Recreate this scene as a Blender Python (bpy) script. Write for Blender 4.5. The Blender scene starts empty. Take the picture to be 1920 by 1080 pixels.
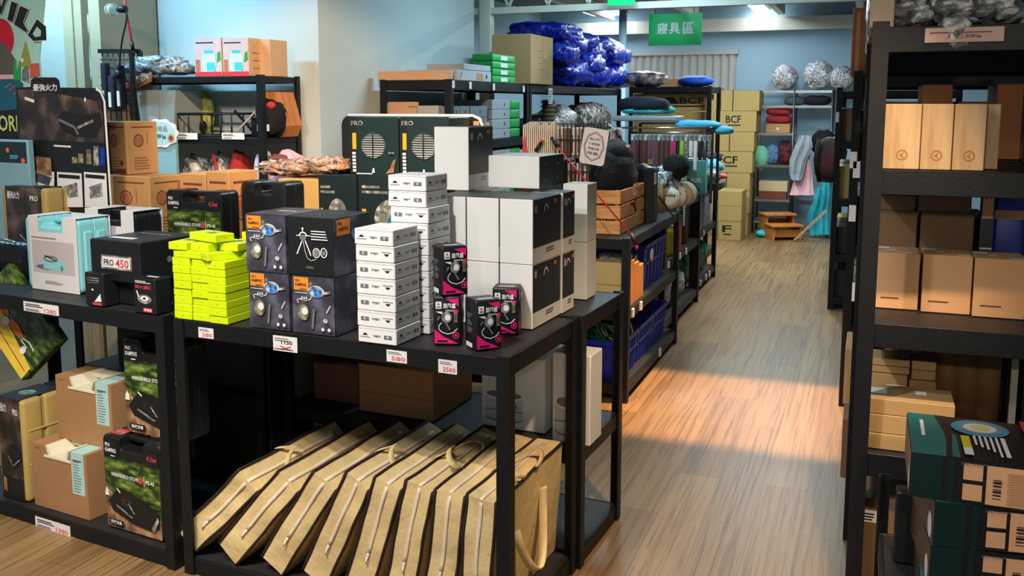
import bpy, bmesh, math, random
from mathutils import Vector, Matrix, noise as mnoise

# ------------------------------------------------------------------ camera, world, lights, exposure
S = bpy.context.scene
COL = S.collection
CAM_H = 1.65
FPX, PCX, PCY = 1775.0, 945.0, 430.0
CAM_YAW, CAM_PITCH = 21.1276, -7.496
cd = bpy.data.cameras.new('camera')
cd.sensor_width = 36.0
cd.lens = FPX / 1920 * 36
cd.shift_x = (960 - PCX) / 1920
cd.shift_y = -(540 - PCY) / 1920
cd.clip_start = 0.05
cam = bpy.data.objects.new('camera', cd)
cam.location = (0, 0, CAM_H)
cam.rotation_euler = (math.radians(90 + CAM_PITCH), 0, math.radians(CAM_YAW))
COL.objects.link(cam)
S.camera = cam
S.view_settings.view_transform = 'Standard'
S.view_settings.look = 'None'
S.view_settings.gamma = 1.0
S.view_settings.use_curve_mapping = False
S.view_settings.exposure = 0.55

w = bpy.data.worlds.new('world'); S.world = w; w.use_nodes = True
bg = w.node_tree.nodes['Background']
bg.inputs[0].default_value = (0.80, 0.90, 1.0, 1); bg.inputs[1].default_value = 0.20

def area(name, loc, size, energy, color, rot=(0, 0, 0), shape='RECTANGLE'):
    l = bpy.data.lights.new(name, 'AREA'); l.shape = shape
    l.size, l.size_y = size; l.energy = energy; l.color = color
    o = bpy.data.objects.new(name, l); o.location = loc; o.rotation_euler = rot; COL.objects.link(o); return o
def spot(name, loc, target, energy, color, angle, blend=0.3, radius=0.04, square=False):
    l = bpy.data.lights.new(name, 'SPOT'); l.energy = energy; l.color = color
    l.spot_size = math.radians(angle); l.spot_blend = blend; l.shadow_soft_size = radius; l.use_square = square
    o = bpy.data.objects.new(name, l); o.location = loc
    o.rotation_euler = (Vector(target) - Vector(loc)).to_track_quat('-Z', 'Y').to_euler(); COL.objects.link(o); return o
COOL = (0.80, 0.93, 1.0); WARM = (1.0, 0.70, 0.42); NEUT = (1.0, 0.93, 0.84)
# ceiling fluorescents (some in view at the back of the shop, the others above the frame)
area('tube_light', (-2.1, 10.6, 2.68), (1.2, 0.12), 42, COOL)
area('tube_light', (-0.75, 10.4, 2.70), (0.12, 1.2), 36, COOL)
area('tube_light', (-0.6, 8.3, 2.75), (0.9, 0.12), 32, (0.92, 0.97, 0.90))
area('tube_light', (-4.2, 3.5, 2.85), (1.2, 0.12), 36, (0.36, 0.74, 1.0), (math.radians(42), 0, 0))
area('tube_light', (-1.5, 6.0, 2.85), (0.12, 1.0), 28, (0.56, 0.86, 1.0))
area('tube_light', (-1.5, 0.6, 2.85), (1.2, 0.3), 34, NEUT)
# warm track spots, with added fill spots among them
spot('track_or_fill_spot', (-1.3, 1.2, 2.8), (-1.5, 2.9, 0.8), 120, (1.0, 0.97, 0.93), 80, 0.5)
spot('track_or_fill_spot', (-2.2, 1.0, 2.8), (-2.9, 2.9, 0.4), 84, (1.0, 0.84, 0.64), 80, 0.5)
spot('track_or_fill_spot', (0.45, -0.3, 2.15), (0.30, 3.1, 1.0), 62, (1.0, 0.84, 0.64), 52, 0.9)  # fill set below the track so the right shelves light evenly
spot('track_or_fill_spot', (-1.4, 2.6, 2.75), (-2.95, 4.75, 1.05), 200, (1.0, 0.70, 0.42), 50, 0.5)
spot('track_or_fill_spot', (0.15, 2.1, 2.8), (-0.50, 3.5, 0.0), 190, (1.0, 0.72, 0.46), 46, 0.7)
spot('track_or_fill_spot', (-1.9, 0.6, 2.8), (-2.7, 2.1, 0.0), 140, (1.0, 0.94, 0.80), 46, 0.7)  # added fill, lifts the floor at lower left
spot('track_or_fill_spot', (-0.5, 2.7, 2.8), (-1.4, 5.25, 1.0), 90, (1.0, 0.80, 0.56), 30, 0.6)  # added fill, brightens the wooden crate
spot('track_or_fill_spot', (-2.5, 1.3, 2.8), (-3.45, 3.3, 1.75), 60, (1.0, 0.94, 0.86), 42, 0.8)  # added fill, brightens the banner and display board
# the aisle downlight (an added box, built with the ceiling, crops its pool)
spot('aisle_downlight', (-0.70, 5.13, 2.86), (-0.70, 5.13, 0.0), 640, (1.0, 0.58, 0.28), 70, 0.1, 0.008)

# ------------------------------------------------------------------ pixel -> world helpers
_cy, _cp = math.radians(CAM_YAW), math.radians(CAM_PITCH)
_CR = Matrix.Rotation(_cy, 3, 'Z') @ Matrix.Rotation(math.pi / 2 + _cp, 3, 'X')
def AT(u, v, X=None, Y=None, Z=None, rot=0.0):
    """a point of the photograph on a real plane, in a frame turned by rot about the world origin"""
    d = _CR @ Vector(((u - PCX) / FPX, -(v - PCY) / FPX, -1.0))
    d = Matrix.Rotation(-rot, 3, 'Z') @ d
    if Z is not None: t = (Z - CAM_H) / d.z
    elif Y is not None: t = Y / d.y
    else: t = X / d.x
    return Vector((0, 0, CAM_H)) + d * t
def WD(rot, p): return Matrix.Rotation(rot, 3, 'Z') @ Vector(p)

# ------------------------------------------------------------------ materials
def lin(c):
    return tuple((x / 12.92 if x <= 0.04045 else ((x + 0.055) / 1.055) ** 2.4) for x in (c[0] / 255, c[1] / 255, c[2] / 255)) + (1,)
_M = {}
def mat(name, rgb, rough=0.6, metal=0.0, var=0.06, scale=6.0, bump=0.0, bscale=60.0, stretch=(1, 1, 1), emit=0.0, trans=0.0, ior=1.45, coat=0.0, spec=0.5):
    """procedural principled material; rgb in 0..255 display values"""
    if name in _M: return _M[name]
    m = bpy.data.materials.new(name); m.use_nodes = True; _M[name] = m
    nt = m.node_tree; b = nt.nodes['Principled BSDF']; c = lin(rgb)
    b.inputs['Roughness'].default_value = rough; b.inputs['Metallic'].default_value = metal
    b.inputs['Specular IOR Level'].default_value = spec
    b.inputs['Coat Weight'].default_value = coat
    b.inputs['Transmission Weight'].default_value = trans; b.inputs['IOR'].default_value = ior
    if emit:
        b.inputs['Emission Color'].default_value = c; b.inputs['Emission Strength'].default_value = emit
    tc = nt.nodes.new('ShaderNodeTexCoord'); mp = nt.nodes.new('ShaderNodeMapping')
    mp.inputs['Scale'].default_value = stretch
    nt.links.new(tc.outputs['Object'], mp.inputs[0])
    nz = nt.nodes.new('ShaderNodeTexNoise'); nz.inputs['Scale'].default_value = scale; nz.inputs['Detail'].default_value = 4
    nt.links.new(mp.outputs[0], nz.inputs['Vector'])
    cr = nt.nodes.new('ShaderNodeValToRGB')
    cr.color_ramp.elements[0].position = 0.3; cr.color_ramp.elements[1].position = 0.7
    cr.color_ramp.elements[0].color = tuple(x * (1 - var) for x in c[:3]) + (1,)
    cr.color_ramp.elements[1].color = tuple(min(1, x * (1 + var)) for x in c[:3]) + (1,)
    nt.links.new(nz.outputs['Fac'], cr.inputs[0]); nt.links.new(cr.outputs[0], b.inputs['Base Color'])
    if bump:
        n2 = nt.nodes.new('ShaderNodeTexNoise'); n2.inputs['Scale'].default_value = bscale; n2.inputs['Detail'].default_value = 3
        nt.links.new(mp.outputs[0], n2.inputs['Vector'])
        bp = nt.nodes.new('ShaderNodeBump'); bp.inputs['Strength'].default_value = bump; bp.inputs['Distance'].default_value = 0.01
        nt.links.new(n2.outputs['Fac'], bp.inputs['Height']); nt.links.new(bp.outputs[0], b.inputs['Normal'])
    return m
def ramp_mat(name, stops, scale=8.0, rough=0.4, detail=6, stretch=(1, 1, 1), bump=0.0, metal=0.0, dist=0.0):
    """printed picture or mottled stuff: noise through several colours"""
    if name in _M: return _M[name]
    m = bpy.data.materials.new(name); m.use_nodes = True; _M[name] = m
    nt = m.node_tree; b = nt.nodes['Principled BSDF']; b.inputs['Roughness'].default_value = rough; b.inputs['Metallic'].default_value = metal
    tc = nt.nodes.new('ShaderNodeTexCoord'); mp = nt.nodes.new('ShaderNodeMapping'); mp.inputs['Scale'].default_value = stretch
    nt.links.new(tc.outputs['Object'], mp.inputs[0])
    nz = nt.nodes.new('ShaderNodeTexNoise'); nz.inputs['Scale'].default_value = scale; nz.inputs['Detail'].default_value = detail
    nz.inputs['Distortion'].default_value = dist
    nt.links.new(mp.outputs[0], nz.inputs['Vector'])
    cr = nt.nodes.new('ShaderNodeValToRGB'); els = cr.color_ramp.elements
    while len(els) < len(stops): els.new(0.5)
    for e, (p, c) in zip(els, stops): e.position = p; e.color = lin(c)
    nt.links.new(nz.outputs['Fac'], cr.inputs[0]); nt.links.new(cr.outputs[0], b.inputs['Base Color'])
    if bump:
        bp = nt.nodes.new('ShaderNodeBump'); bp.inputs['Strength'].default_value = bump; bp.inputs['Distance'].default_value = 0.02
        nt.links.new(nz.outputs['Fac'], bp.inputs['Height']); nt.links.new(bp.outputs[0], b.inputs['Normal'])
    return m
def floor_mat():
    m = bpy.data.materials.new('wood_plank_floor'); m.use_nodes = True
    nt = m.node_tree; b = nt.nodes['Principled BSDF']; L = nt.links.new
    tc = nt.nodes.new('ShaderNodeTexCoord')
    mp = nt.nodes.new('ShaderNodeMapping'); mp.inputs['Rotation'].default_value = (0, 0, math.pi / 2); L(tc.outputs['Object'], mp.inputs[0])
    br = nt.nodes.new('ShaderNodeTexBrick'); br.inputs['Scale'].default_value = 1.0
    br.inputs['Brick Width'].default_value = 1.22; br.inputs['Row Height'].default_value = 0.185; br.inputs['Mortar Size'].default_value = 0.0012
    br.inputs['Color1'].default_value = lin((152, 122, 82)); br.inputs['Color2'].default_value = lin((130, 103, 68)); br.inputs['Mortar'].default_value = lin((96, 74, 52))
    br.offset = 0.37; L(mp.outputs[0], br.inputs['Vector'])
    g = nt.nodes.new('ShaderNodeMapping'); g.inputs['Scale'].default_value = (24, 0.55, 1); L(tc.outputs['Object'], g.inputs[0])
    nz = nt.nodes.new('ShaderNodeTexNoise'); nz.inputs['Scale'].default_value = 2.2; nz.inputs['Detail'].default_value = 8; nz.inputs['Roughness'].default_value = 0.62; nz.inputs['Distortion'].default_value = 1.1
    L(g.outputs[0], nz.inputs['Vector'])
    cr = nt.nodes.new('ShaderNodeValToRGB'); e = cr.color_ramp.elements
    e[0].position = 0.36; e[0].color = (0.40, 0.36, 0.33, 1); e[1].position = 0.54; e[1].color = (1.02, 1.0, 0.98, 1)
    L(nz.outputs['Fac'], cr.inputs[0])
    mx = nt.nodes.new('ShaderNodeMix'); mx.data_type = 'RGBA'; mx.blend_type = 'MULTIPLY'; mx.inputs['Factor'].default_value = 0.85
    L(br.outputs['Color'], mx.inputs[6]); L(cr.outputs[0], mx.inputs[7]); L(mx.outputs[2], b.inputs['Base Color'])
    b.inputs['Roughness'].default_value = 0.42
    bp = nt.nodes.new('ShaderNodeBump'); bp.inputs['Strength'].default_value = 0.12; bp.inputs['Distance'].default_value = 0.004
    L(nz.outputs['Fac'], bp.inputs['Height']); L(bp.outputs[0], b.inputs['Normal'])
    return m
BLK = mat('black_powder_coat', (21, 23, 26), 0.45, 0, 0.1, 40, 0.12, 220, spec=0.3)
DECK = mat('black_deck', (40, 39, 40), 0.5, 0, 0.12, 20, 0.1, 160, spec=0.35)
KRAFT = mat('kraft_card', (186, 142, 96), 0.75, 0, 0.05, 5, 0.05, 120)
KRAFT2 = mat('kraft_card_olive', (176, 150, 98), 0.75, 0, 0.06, 5, 0.05, 120)
KRAFTD = mat('kraft_card_brown', (160, 118, 78), 0.78, 0, 0.07, 5, 0.05, 120)
WHITE = mat('white_card', (226, 225, 224), 0.55, 0, 0.02, 5)
CREAM = mat('cream_card', (220, 219, 214), 0.6, 0, 0.03, 5)
PAPER = mat('white_paper', (226, 222, 222), 0.6, 0, 0.02, 5)
INK = mat('black_ink', (26, 26, 28), 0.5, 0, 0.02)
GREYINK = mat('grey_ink', (110, 110, 112), 0.5, 0, 0.02)
REDINK = mat('red_ink', (205, 60, 70), 0.5, 0, 0.02)
WINK = mat('white_ink', (232, 232, 232), 0.5, 0, 0.02)
BROWNINK = mat('brown_ink', (120, 58, 46), 0.6, 0, 0.03)
KINK = mat('kraft_dark_ink', (96, 62, 36), 0.7, 0, 0.03)
BLACKCARD = mat('black_card', (24, 25, 28), 0.42, 0, 0.08, 10)
CHAR = mat('charcoal_card', (52, 54, 54), 0.5, 0, 0.05, 10)
ORANGE = mat('orange_ink', (244, 140, 40), 0.5, 0, 0.03)
PINK = mat('magenta_ink', (230, 24, 116), 0.45, 0, 0.03)
NEON = mat('neon_yellow_card', (206, 230, 8), 0.5, 0, 0.03, 9, 0.03, 200)
MINT = mat('mint_plastic', (140, 214, 220), 0.4, 0, 0.03, 6)
TAN = mat('tan_moulded_plastic', (172, 146, 84), 0.55, 0, 0.04, 6, 0.05, 90)
BLKPL = mat('black_plastic', (26, 27, 30), 0.3, 0, 0.05, 8)
CHROME = mat('brushed_steel', (200, 200, 196), 0.28, 1.0, 0.05, 20)
DKSTEEL = mat('dark_steel', (110, 112, 116), 0.35, 1.0, 0.05, 20)
WIRE = mat('black_wire', (22, 22, 24), 0.45)
BAGT = mat('tan_canvas', (214, 188, 134), 0.8, 0, 0.09, 6, 0.8, 15)
BAGD = mat('dark_brown_piping', (42, 26, 24), 0.75)
TAGRED = mat('tag_red_ink', (216, 104, 112), 0.6, 0, 0.02)
ZIP = mat('white_zip_tape', (226, 210, 186), 0.6, 0, 0.05, 60)
BLUEPL = mat('blue_plastic', (24, 44, 150), 0.35, 0, 0.05, 8)
BLUEBAG = ramp_mat('blue_film', [(0.25, (2, 8, 70)), (0.50, (12, 36, 190)), (0.70, (60, 108, 246))], 13, 0.2, 4, bump=0.9, dist=0.8)
FILM = ramp_mat('clear_film_folds', [(0.3, (40, 43, 46)), (0.48, (108, 112, 114)), (0.66, (226, 228, 228))], 20, 0.18, 5, bump=0.7, dist=1.0)
SILVER = ramp_mat('silver_foil', [(0.3, (60, 64, 70)), (0.5, (176, 180, 184)), (0.66, (244, 246, 248))], 20, 0.2, 4, bump=0.8, metal=0.25, dist=1.6)
WOODL = ramp_mat('pale_pine', [(0.25, (156, 124, 86)), (0.5, (180, 150, 110)), (0.75, (194, 168, 130))], 5, 0.55, 6, (9, 9, 0.8), 0.05)
WOODO = ramp_mat('orange_pine', [(0.25, (176, 112, 58)), (0.5, (206, 146, 84)), (0.75, (224, 168, 104))], 5, 0.55, 6, (1.2, 1.2, 14), 0.05)
WOODS = ramp_mat('stool_wood', [(0.25, (160, 92, 34)), (0.5, (196, 122, 52)), (0.75, (214, 142, 70))], 5, 0.5, 6, (10, 10, 1), 0.05)
FOREST = ramp_mat('forest_print', [(0.2, (14, 20, 14)), (0.42, (34, 54, 26)), (0.58, (86, 112, 44)), (0.74, (150, 164, 84)), (0.85, (196, 200, 160))], 22, 0.3, 7, (1, 1, 2.4))
EARTH = ramp_mat('earth_print', [(0.2, (46, 34, 30)), (0.45, (120, 88, 66)), (0.6, (176, 132, 96)), (0.8, (206, 180, 150))], 18, 0.35, 6)
NIGHT = ramp_mat('night_print', [(0.25, (34, 34, 40)), (0.5, (64, 62, 74)), (0.66, (98, 100, 118)), (0.82, (140, 148, 168))], 14, 0.3, 6)
SMOKE = ramp_mat('smoky_print', [(0.25, (16, 16, 14)), (0.48, (44, 38, 34)), (0.6, (92, 72, 64)), (0.72, (120, 104, 60)), (0.85, (160, 128, 120))], 9, 0.3, 7)
LAMPB = ramp_mat('blue_lens_print', [(0.25, (20, 50, 110)), (0.5, (80, 140, 220)), (0.75, (214, 236, 250))], 60, 0.25, 3)
ROCK = ramp_mat('moss_print', [(0.25, (40, 40, 26)), (0.5, (110, 108, 76)), (0.75, (190, 188, 160))], 40, 0.35, 4)
STONE = ramp_mat('grey_print', [(0.2, (40, 42, 44)), (0.5, (120, 122, 120)), (0.8, (220, 220, 214))], 40, 0.3, 4)
PINKFAB = mat('pink_fabric', (228, 176, 182), 0.8, 0, 0.08, 8, 0.3, 30)
TEAL = mat('teal_print', (28, 112, 116), 0.3, 0, 0.04)
TEALD = mat('teal_dark_print', (12, 44, 44), 0.3, 0, 0.04)
LBLUE = mat('light_blue_fabric', (84, 190, 226), 0.75, 0, 0.1, 10, 0.3, 30)
TEALF = mat('teal_fabric', (58, 196, 206), 0.75, 0, 0.1, 10, 0.3, 30)
NAVY = mat('navy_fabric', (24, 27, 44), 0.85, 0, 0.15, 14, 0.5, 30)
BLKFAB = mat('black_fabric', (13, 13, 15), 0.9, 0, 0.2, 14, 0.6, 34)
REDFAB = mat('red_fabric', (168, 40, 44), 0.8, 0, 0.15, 14, 0.4, 30)
GREYFAB = mat('grey_knit', (150, 160, 168), 0.9, 0, 0.1, 14, 0.4, 50)
GREENB = mat('green_pack', (34, 160, 76), 0.4, 0, 0.12, 30)
CLEAR = mat('frosted_plastic', (196, 210, 214), 0.25, 0, 0.02, trans=0.55, ior=1.2)
RED = mat('red_cord', (206, 34, 52), 0.5)
GREENC = mat('green_cord', (20, 140, 64), 0.5)
YELLOW = mat('yellow_plastic', (220, 206, 30), 0.4)
ORANGEP = mat('orange_plastic', (222, 110, 40), 0.4)
GOLD = mat('gold_ink', (198, 160, 40), 0.4)

# ------------------------------------------------------------------ mesh builder
_TX = {}
def glyphs(s):
    if s not in _TX:
        cu = bpy.data.curves.new('t', 'FONT'); cu.body = s; cu.size = 1; cu.resolution_u = 2; cu.offset = 0.018; cu.align_x = 'LEFT'
        o = bpy.data.objects.new('t', cu); COL.objects.link(o); bpy.context.view_layer.update()
        me = o.to_mesh(); vs = [v.co.copy() for v in me.vertices]; fs = [tuple(p.vertices) for p in me.polygons]
        o.to_mesh_clear(); bpy.data.objects.remove(o); bpy.data.curves.remove(cu)
        xs = [v.x for v in vs] or [0]; ys = [v.y for v in vs] or [0]
        x0, y0 = min(xs), min(ys); wx = max(max(xs) - x0, 1e-4); hy = max(max(ys) - y0, 1e-4)
        _TX[s] = ([((v.x - x0) / wx, (v.y - y0) / hy) for v in vs], fs, wx / hy)
    return _TX[s]
class Fr:
    """a face frame: origin, x direction, y direction; decals are lifted a little off it, one layer above the other"""
    def __init__(s, o, x, y):
        s.o = Vector(o); s.x = Vector(x).normalized(); s.y = Vector(y).normalized(); s.n = s.x.cross(s.y); s.k = 0
    def p(s, a, b, lift): return s.o + s.x * a + s.y * b + s.n * lift
class MB:
    def __init__(s): s.v = []; s.f = []; s.mi = []; s.ms = []; s.sm = []
    def add(s, vs, fs, m, smooth=False):
        if m not in s.ms: s.ms.append(m)
        i = s.ms.index(m); n = len(s.v)
        s.v += [tuple(v) for v in vs]
        for f in fs: s.f.append(tuple(a + n for a in f)); s.mi.append(i); s.sm.append(smooth)
        return s
    def box(s, x0, y0, z0, x1, y1, z1, m, bev=0.0, seg=2):
        if bev <= 0:
            v = [(x0, y0, z0), (x1, y0, z0), (x1, y1, z0), (x0, y1, z0), (x0, y0, z1), (x1, y0, z1), (x1, y1, z1), (x0, y1, z1)]
            return s.add(v, [(0, 3, 2, 1), (4, 5, 6, 7), (0, 1, 5, 4), (1, 2, 6, 5), (2, 3, 7, 6), (3, 0, 4, 7)], m)
        bm = bmesh.new(); bmesh.ops.create_cube(bm, size=1)
        for v in bm.verts: v.co = Vector(((x0 + x1) / 2 + v.co.x * (x1 - x0), (y0 + y1) / 2 + v.co.y * (y1 - y0), (z0 + z1) / 2 + v.co.z * (z1 - z0)))
        bmesh.ops.bevel(bm, geom=bm.edges[:], offset=bev, segments=seg, profile=0.6, affect='EDGES')
        bm.verts.index_update()
        s.add([v.co.copy() for v in bm.verts], [tuple(v.index for v in f.verts) for f in bm.faces], m, seg > 1)
        bm.free(); return s
    def cbox(s, w, d, h, m, bev=0.002, z=0, seg=1): return s.box(-w / 2, -d / 2, z, w / 2, d / 2, z + h, m, bev, seg)
    def bar(s, a, b, t, m, t2=None):
        a = Vector(a); b = Vector(b); d = (b - a).normalized(); up = Vector((0, 0, 1)) if abs(d.z) < 0.95 else Vector((1, 0, 0))
        x = d.cross(up).normalized(); y = x.cross(d); h1 = t / 2; h2 = (t2 or t) / 2
        v = []
        for c in (a, b): v += [c - x * h1 - y * h2, c + x * h1 - y * h2, c + x * h1 + y * h2, c - x * h1 + y * h2]
        return s.add(v, [(0, 3, 2, 1), (4, 5, 6, 7), (0, 1, 5, 4), (1, 2, 6, 5), (2, 3, 7, 6), (3, 0, 4, 7)], m)
    def tube(s, pts, r, m, n=8, closed=False, flat=1.0):
        pts = [Vector(p) for p in pts]; N = len(pts); vs = []; px = None
        for i, p in enumerate(pts):
            if closed: t = pts[(i + 1) % N] - pts[i - 1]
            else: t = pts[min(i + 1, N - 1)] - pts[max(i - 1, 0)]
            t.normalize()
            if px is None: px = t.orthogonal().normalized()
            px = (px - t * px.dot(t)); px = px.normalized() if px.length > 1e-6 else t.orthogonal().normalized()
            py = t.cross(px); rr = r[i] if isinstance(r, (list, tuple)) else r
            for k in range(n):
                a = 2 * math.pi * k / n; vs.append(p + px * math.cos(a) * rr + py * math.sin(a) * rr * flat)
        fs = []
        for i in range(N if closed else N - 1):
            for k in range(n): fs.append((i * n + k, i * n + (k + 1) % n, ((i + 1) % N) * n + (k + 1) % n, ((i + 1) % N) * n + k))
        if not closed: fs += [tuple(range(n))[::-1], tuple((N - 1) * n + k for k in range(n))]
        return s.add(vs, fs, m, True)
    def ribbon(s, pts, wv, th, m):
        """flat strap along pts, wv = width vector"""
        pts = [Vector(p) for p in pts]; wv = Vector(wv); vs = []
        for i, p in enumerate(pts):
            t = (pts[min(i + 1, len(pts) - 1)] - pts[max(i - 1, 0)]).normalized(); nn = t.cross(wv).normalized() * th / 2
            vs += [p - wv / 2 - nn, p + wv / 2 - nn, p + wv / 2 + nn, p - wv / 2 + nn]
        fs = [(0, 1, 2, 3), tuple(4 * (len(pts) - 1) + k for k in (3, 2, 1, 0))]
        for i in range(len(pts) - 1):
            for k in range(4): fs.append((4 * i + k, 4 * i + 4 + k, 4 * i + 4 + (k + 1) % 4, 4 * i + (k + 1) % 4))
        return s.add(vs, fs, m, True)
    def lathe(s, prof, m, c=(0, 0, 0), n=24, smooth=True, axis='Z'):
        vs = []; N = len(prof)
        for r, z in prof:
            for k in range(n):
                a = 2 * math.pi * k / n; q = (r * math.cos(a), r * math.sin(a), z)
                if axis == 'Y': q = (q[0], q[2], q[1])
                if axis == 'X': q = (q[2], q[0], q[1])
                vs.append((c[0] + q[0], c[1] + q[1], c[2] + q[2]))
        fs = []
        for i in range(N - 1):
            for k in range(n): fs.append((i * n + k, i * n + (k + 1) % n, (i + 1) * n + (k + 1) % n, (i + 1) * n + k))
        fs += [tuple(range(n))[::-1], tuple((N - 1) * n + k for k in range(n))]
        return s.add(vs, fs, m, smooth)
    def prism(s, pts2, axis, a, b, m):
        """extrude a 2D outline; axis 'Y' -> outline in (x,z), 'X' -> (y,z), 'Z' -> (x,y)"""
        def q(p, t): return {'Y': (p[0], t, p[1]), 'X': (t, p[0], p[1]), 'Z': (p[0], p[1], t)}[axis]
        n = len(pts2); vs = [q(p, a) for p in pts2] + [q(p, b) for p in pts2]
        return s.add(vs, [tuple(range(n)), tuple(range(2 * n - 1, n - 1, -1))] + [(i, i + n, (i + 1) % n + n, (i + 1) % n) for i in range(n)], m)
    def blob(s, c, size, m, amp=0.12, freq=2.5, seed=0, n=18, power=2.4, flat_bottom=True):
        """pillowy lump: a superellipsoid with noise folds"""
        vs = []; c = Vector(c); hx, hy, hz = (q / 2 for q in size); R = n // 2 + 1
        def sp(x): return math.copysign(abs(x) ** (2 / power), x)
        for i in range(R + 1):
            th = -math.pi / 2 + math.pi * i / R
            for k in range(n):
                ph = 2 * math.pi * k / n
                d = Vector((sp(math.cos(th)) * sp(math.cos(ph)), sp(math.cos(th)) * sp(math.sin(ph)), sp(math.sin(th))))
                q = 1 + amp * mnoise.noise(d * freq + Vector((seed * 7.3, seed * 1.7, 0)))
                p = Vector((d.x * hx * q, d.y * hy * q, d.z * hz * q))
                if flat_bottom: p.z = max(p.z, -hz)
                vs.append(c + p)
        fs = []
        for i in range(R):
            for k in range(n): fs.append((i * n + k, i * n + (k + 1) % n, (i + 1) * n + (k + 1) % n, (i + 1) * n + k))
        return s.add(vs, fs, m, True)
    # decals on a face frame
    def rect(s, F, x, y, w, h, m):
        F.k += 1; l = 0.0005 * F.k
        return s.add([F.p(x, y, l), F.p(x + w, y, l), F.p(x + w, y + h, l), F.p(x, y + h, l)], [(0, 1, 2, 3)], m)
    def poly(s, F, pts, m):
        F.k += 1; l = 0.0005 * F.k
        return s.add([F.p(a, b, l) for a, b in pts], [tuple(range(len(pts)))], m)
    def ell(s, F, x, y, rx, ry, m, n=20): return s.poly(F, [(x + rx * math.cos(2 * math.pi * k / n), y + ry * math.sin(2 * math.pi * k / n)) for k in range(n)], m)
    def ring(s, F, x, y, rx, ry, t, m, n=20, a0=0, a1=360):
        F.k += 1; l = 0.0005 * F.k; vs = []
        for k in range(n + 1):
            a = math.radians(a0 + (a1 - a0) * k / n); vs += [F.p(x + rx * math.cos(a), y + ry * math.sin(a), l), F.p(x + (rx - t) * math.cos(a), y + (ry - t) * math.sin(a), l)]
        return s.add(vs, [(2 * k, 2 * k + 2, 2 * k + 3, 2 * k + 1) for k in range(n)], m)
    def line(s, F, pts, t, m):
        F.k += 1; l = 0.0005 * F.k; vs = []; N = len(pts)
        for i, p in enumerate(pts):
            a = Vector(pts[max(i - 1, 0)]); b = Vector(pts[min(i + 1, N - 1)]); d = (b - a).normalized(); q = Vector((-d.y, d.x)) * t / 2
            vs += [F.p(p[0] + q.x, p[1] + q.y, l), F.p(p[0] - q.x, p[1] - q.y, l)]
        return s.add(vs, [(2 * k + 1, 2 * k + 3, 2 * k + 2, 2 * k) for k in range(N - 1)], m)
    def text(s, F, x, y, w, h, t, m):
        """lettering fitted into the rectangle x,y,w,h"""
        F.k += 1; l = 0.0005 * F.k; vs, fs, asp = glyphs(t)
        return s.add([F.p(x + a * w, y + b * h, l) for a, b in vs], fs, m)
    def bars(s, F, x, y, w, h, m, n, seed=0, fill=0.5):
        """rows of fine print"""
        r = random.Random(seed); F.k += 1; l = 0.0005 * F.k; st = h / n
        for i in range(n):
            ww = w * r.uniform(0.6, 1.0); yy = y + h - (i + 1) * st
            s.add([F.p(x, yy, l), F.p(x + ww, yy, l), F.p(x + ww, yy + st * fill, l), F.p(x, yy + st * fill, l)], [(0, 1, 2, 3)], m)
        return s
    def build(s, name, parent=None, loc=(0, 0, 0), rot=0.0, rx=0.0, ry=0.0):
        me = bpy.data.meshes.new(name); me.from_pydata(s.v, [], s.f); me.update()
        for m in s.ms: me.materials.append(m)
        me.polygons.foreach_set('material_index', s.mi); me.polygons.foreach_set('use_smooth', s.sm)
        o = bpy.data.objects.new(name, me); COL.objects.link(o)
        o.location = loc; o.rotation_euler = (rx, ry, rot)
        if parent: o.parent = parent
        return o
def frames(w, d, h, z=0):
    """face frames of a box w x d x h standing on z, centred: front, right, top, left"""
    return (Fr((-w / 2, -d / 2, z), (1, 0, 0), (0, 0, 1)), Fr((w / 2, -d / 2, z), (0, 1, 0), (0, 0, 1)),
            Fr((-w / 2, -d / 2, z + h), (1, 0, 0), (0, 1, 0)), Fr((-w / 2, d / 2, z), (0, -1, 0), (0, 0, 1)))
def tag(o, label, cat, group=None, kind=None):
    o['label'] = label; o['category'] = cat
    if group: o['group'] = group
    if kind: o['kind'] = kind
    return o
def empty(name, label, cat, loc, rot=0.0, group=None):
    o = bpy.data.objects.new(name, None); COL.objects.link(o); o.location = loc; o.rotation_euler = (0, 0, rot)
    o.empty_display_size = 0.05
    return tag(o, label, cat, group)
def dup(root, loc, rot=None, label=None, group=None):
    r = root.copy(); COL.objects.link(r); r.location = loc
    if rot is not None: r.rotation_euler = (root.rotation_euler[0], root.rotation_euler[1], rot)
    if label: r['label'] = label
    if group: r['group'] = group
    for ch in list(root.children):
        c = ch.copy(); COL.objects.link(c); c.parent = r
        for g in list(ch.children):
            k = g.copy(); COL.objects.link(k); k.parent = c
    return r
def struct(o): o['kind'] = 'structure'; return o
def carton(name, label, cat, u0, u1, v0, v1, Y, d, m, deco=None, rot=0.0, z0=None, group=None, bev=0.003, z1=None, turn=0.0):
    """a box whose front face stands on plane Y (in frame rot) and spans u0..u1, v0(top)..v1(bottom) of the photograph"""
    um, vm = (u0 + u1) / 2, (v0 + v1) / 2
    a = AT(u0, vm, Y=Y, rot=rot); b = AT(u1, vm, Y=Y, rot=rot)
    zt = AT(um, v0, Y=Y, rot=rot).z if z1 is None else z1
    zb = AT(um, v1, Y=Y, rot=rot).z if z0 is None else z0
    wd, h = b.x - a.x, zt - zb
    mb = MB().cbox(wd, d, h, m, bev)
    if deco: deco(mb, wd, d, h)
    o = mb.build(name, None, WD(rot, ((a.x + b.x) / 2, Y + d / 2, zb)), rot + turn)
    o['dims'] = (wd, d, h); o['top'] = zt
    return tag(o, label, cat, group)

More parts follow.
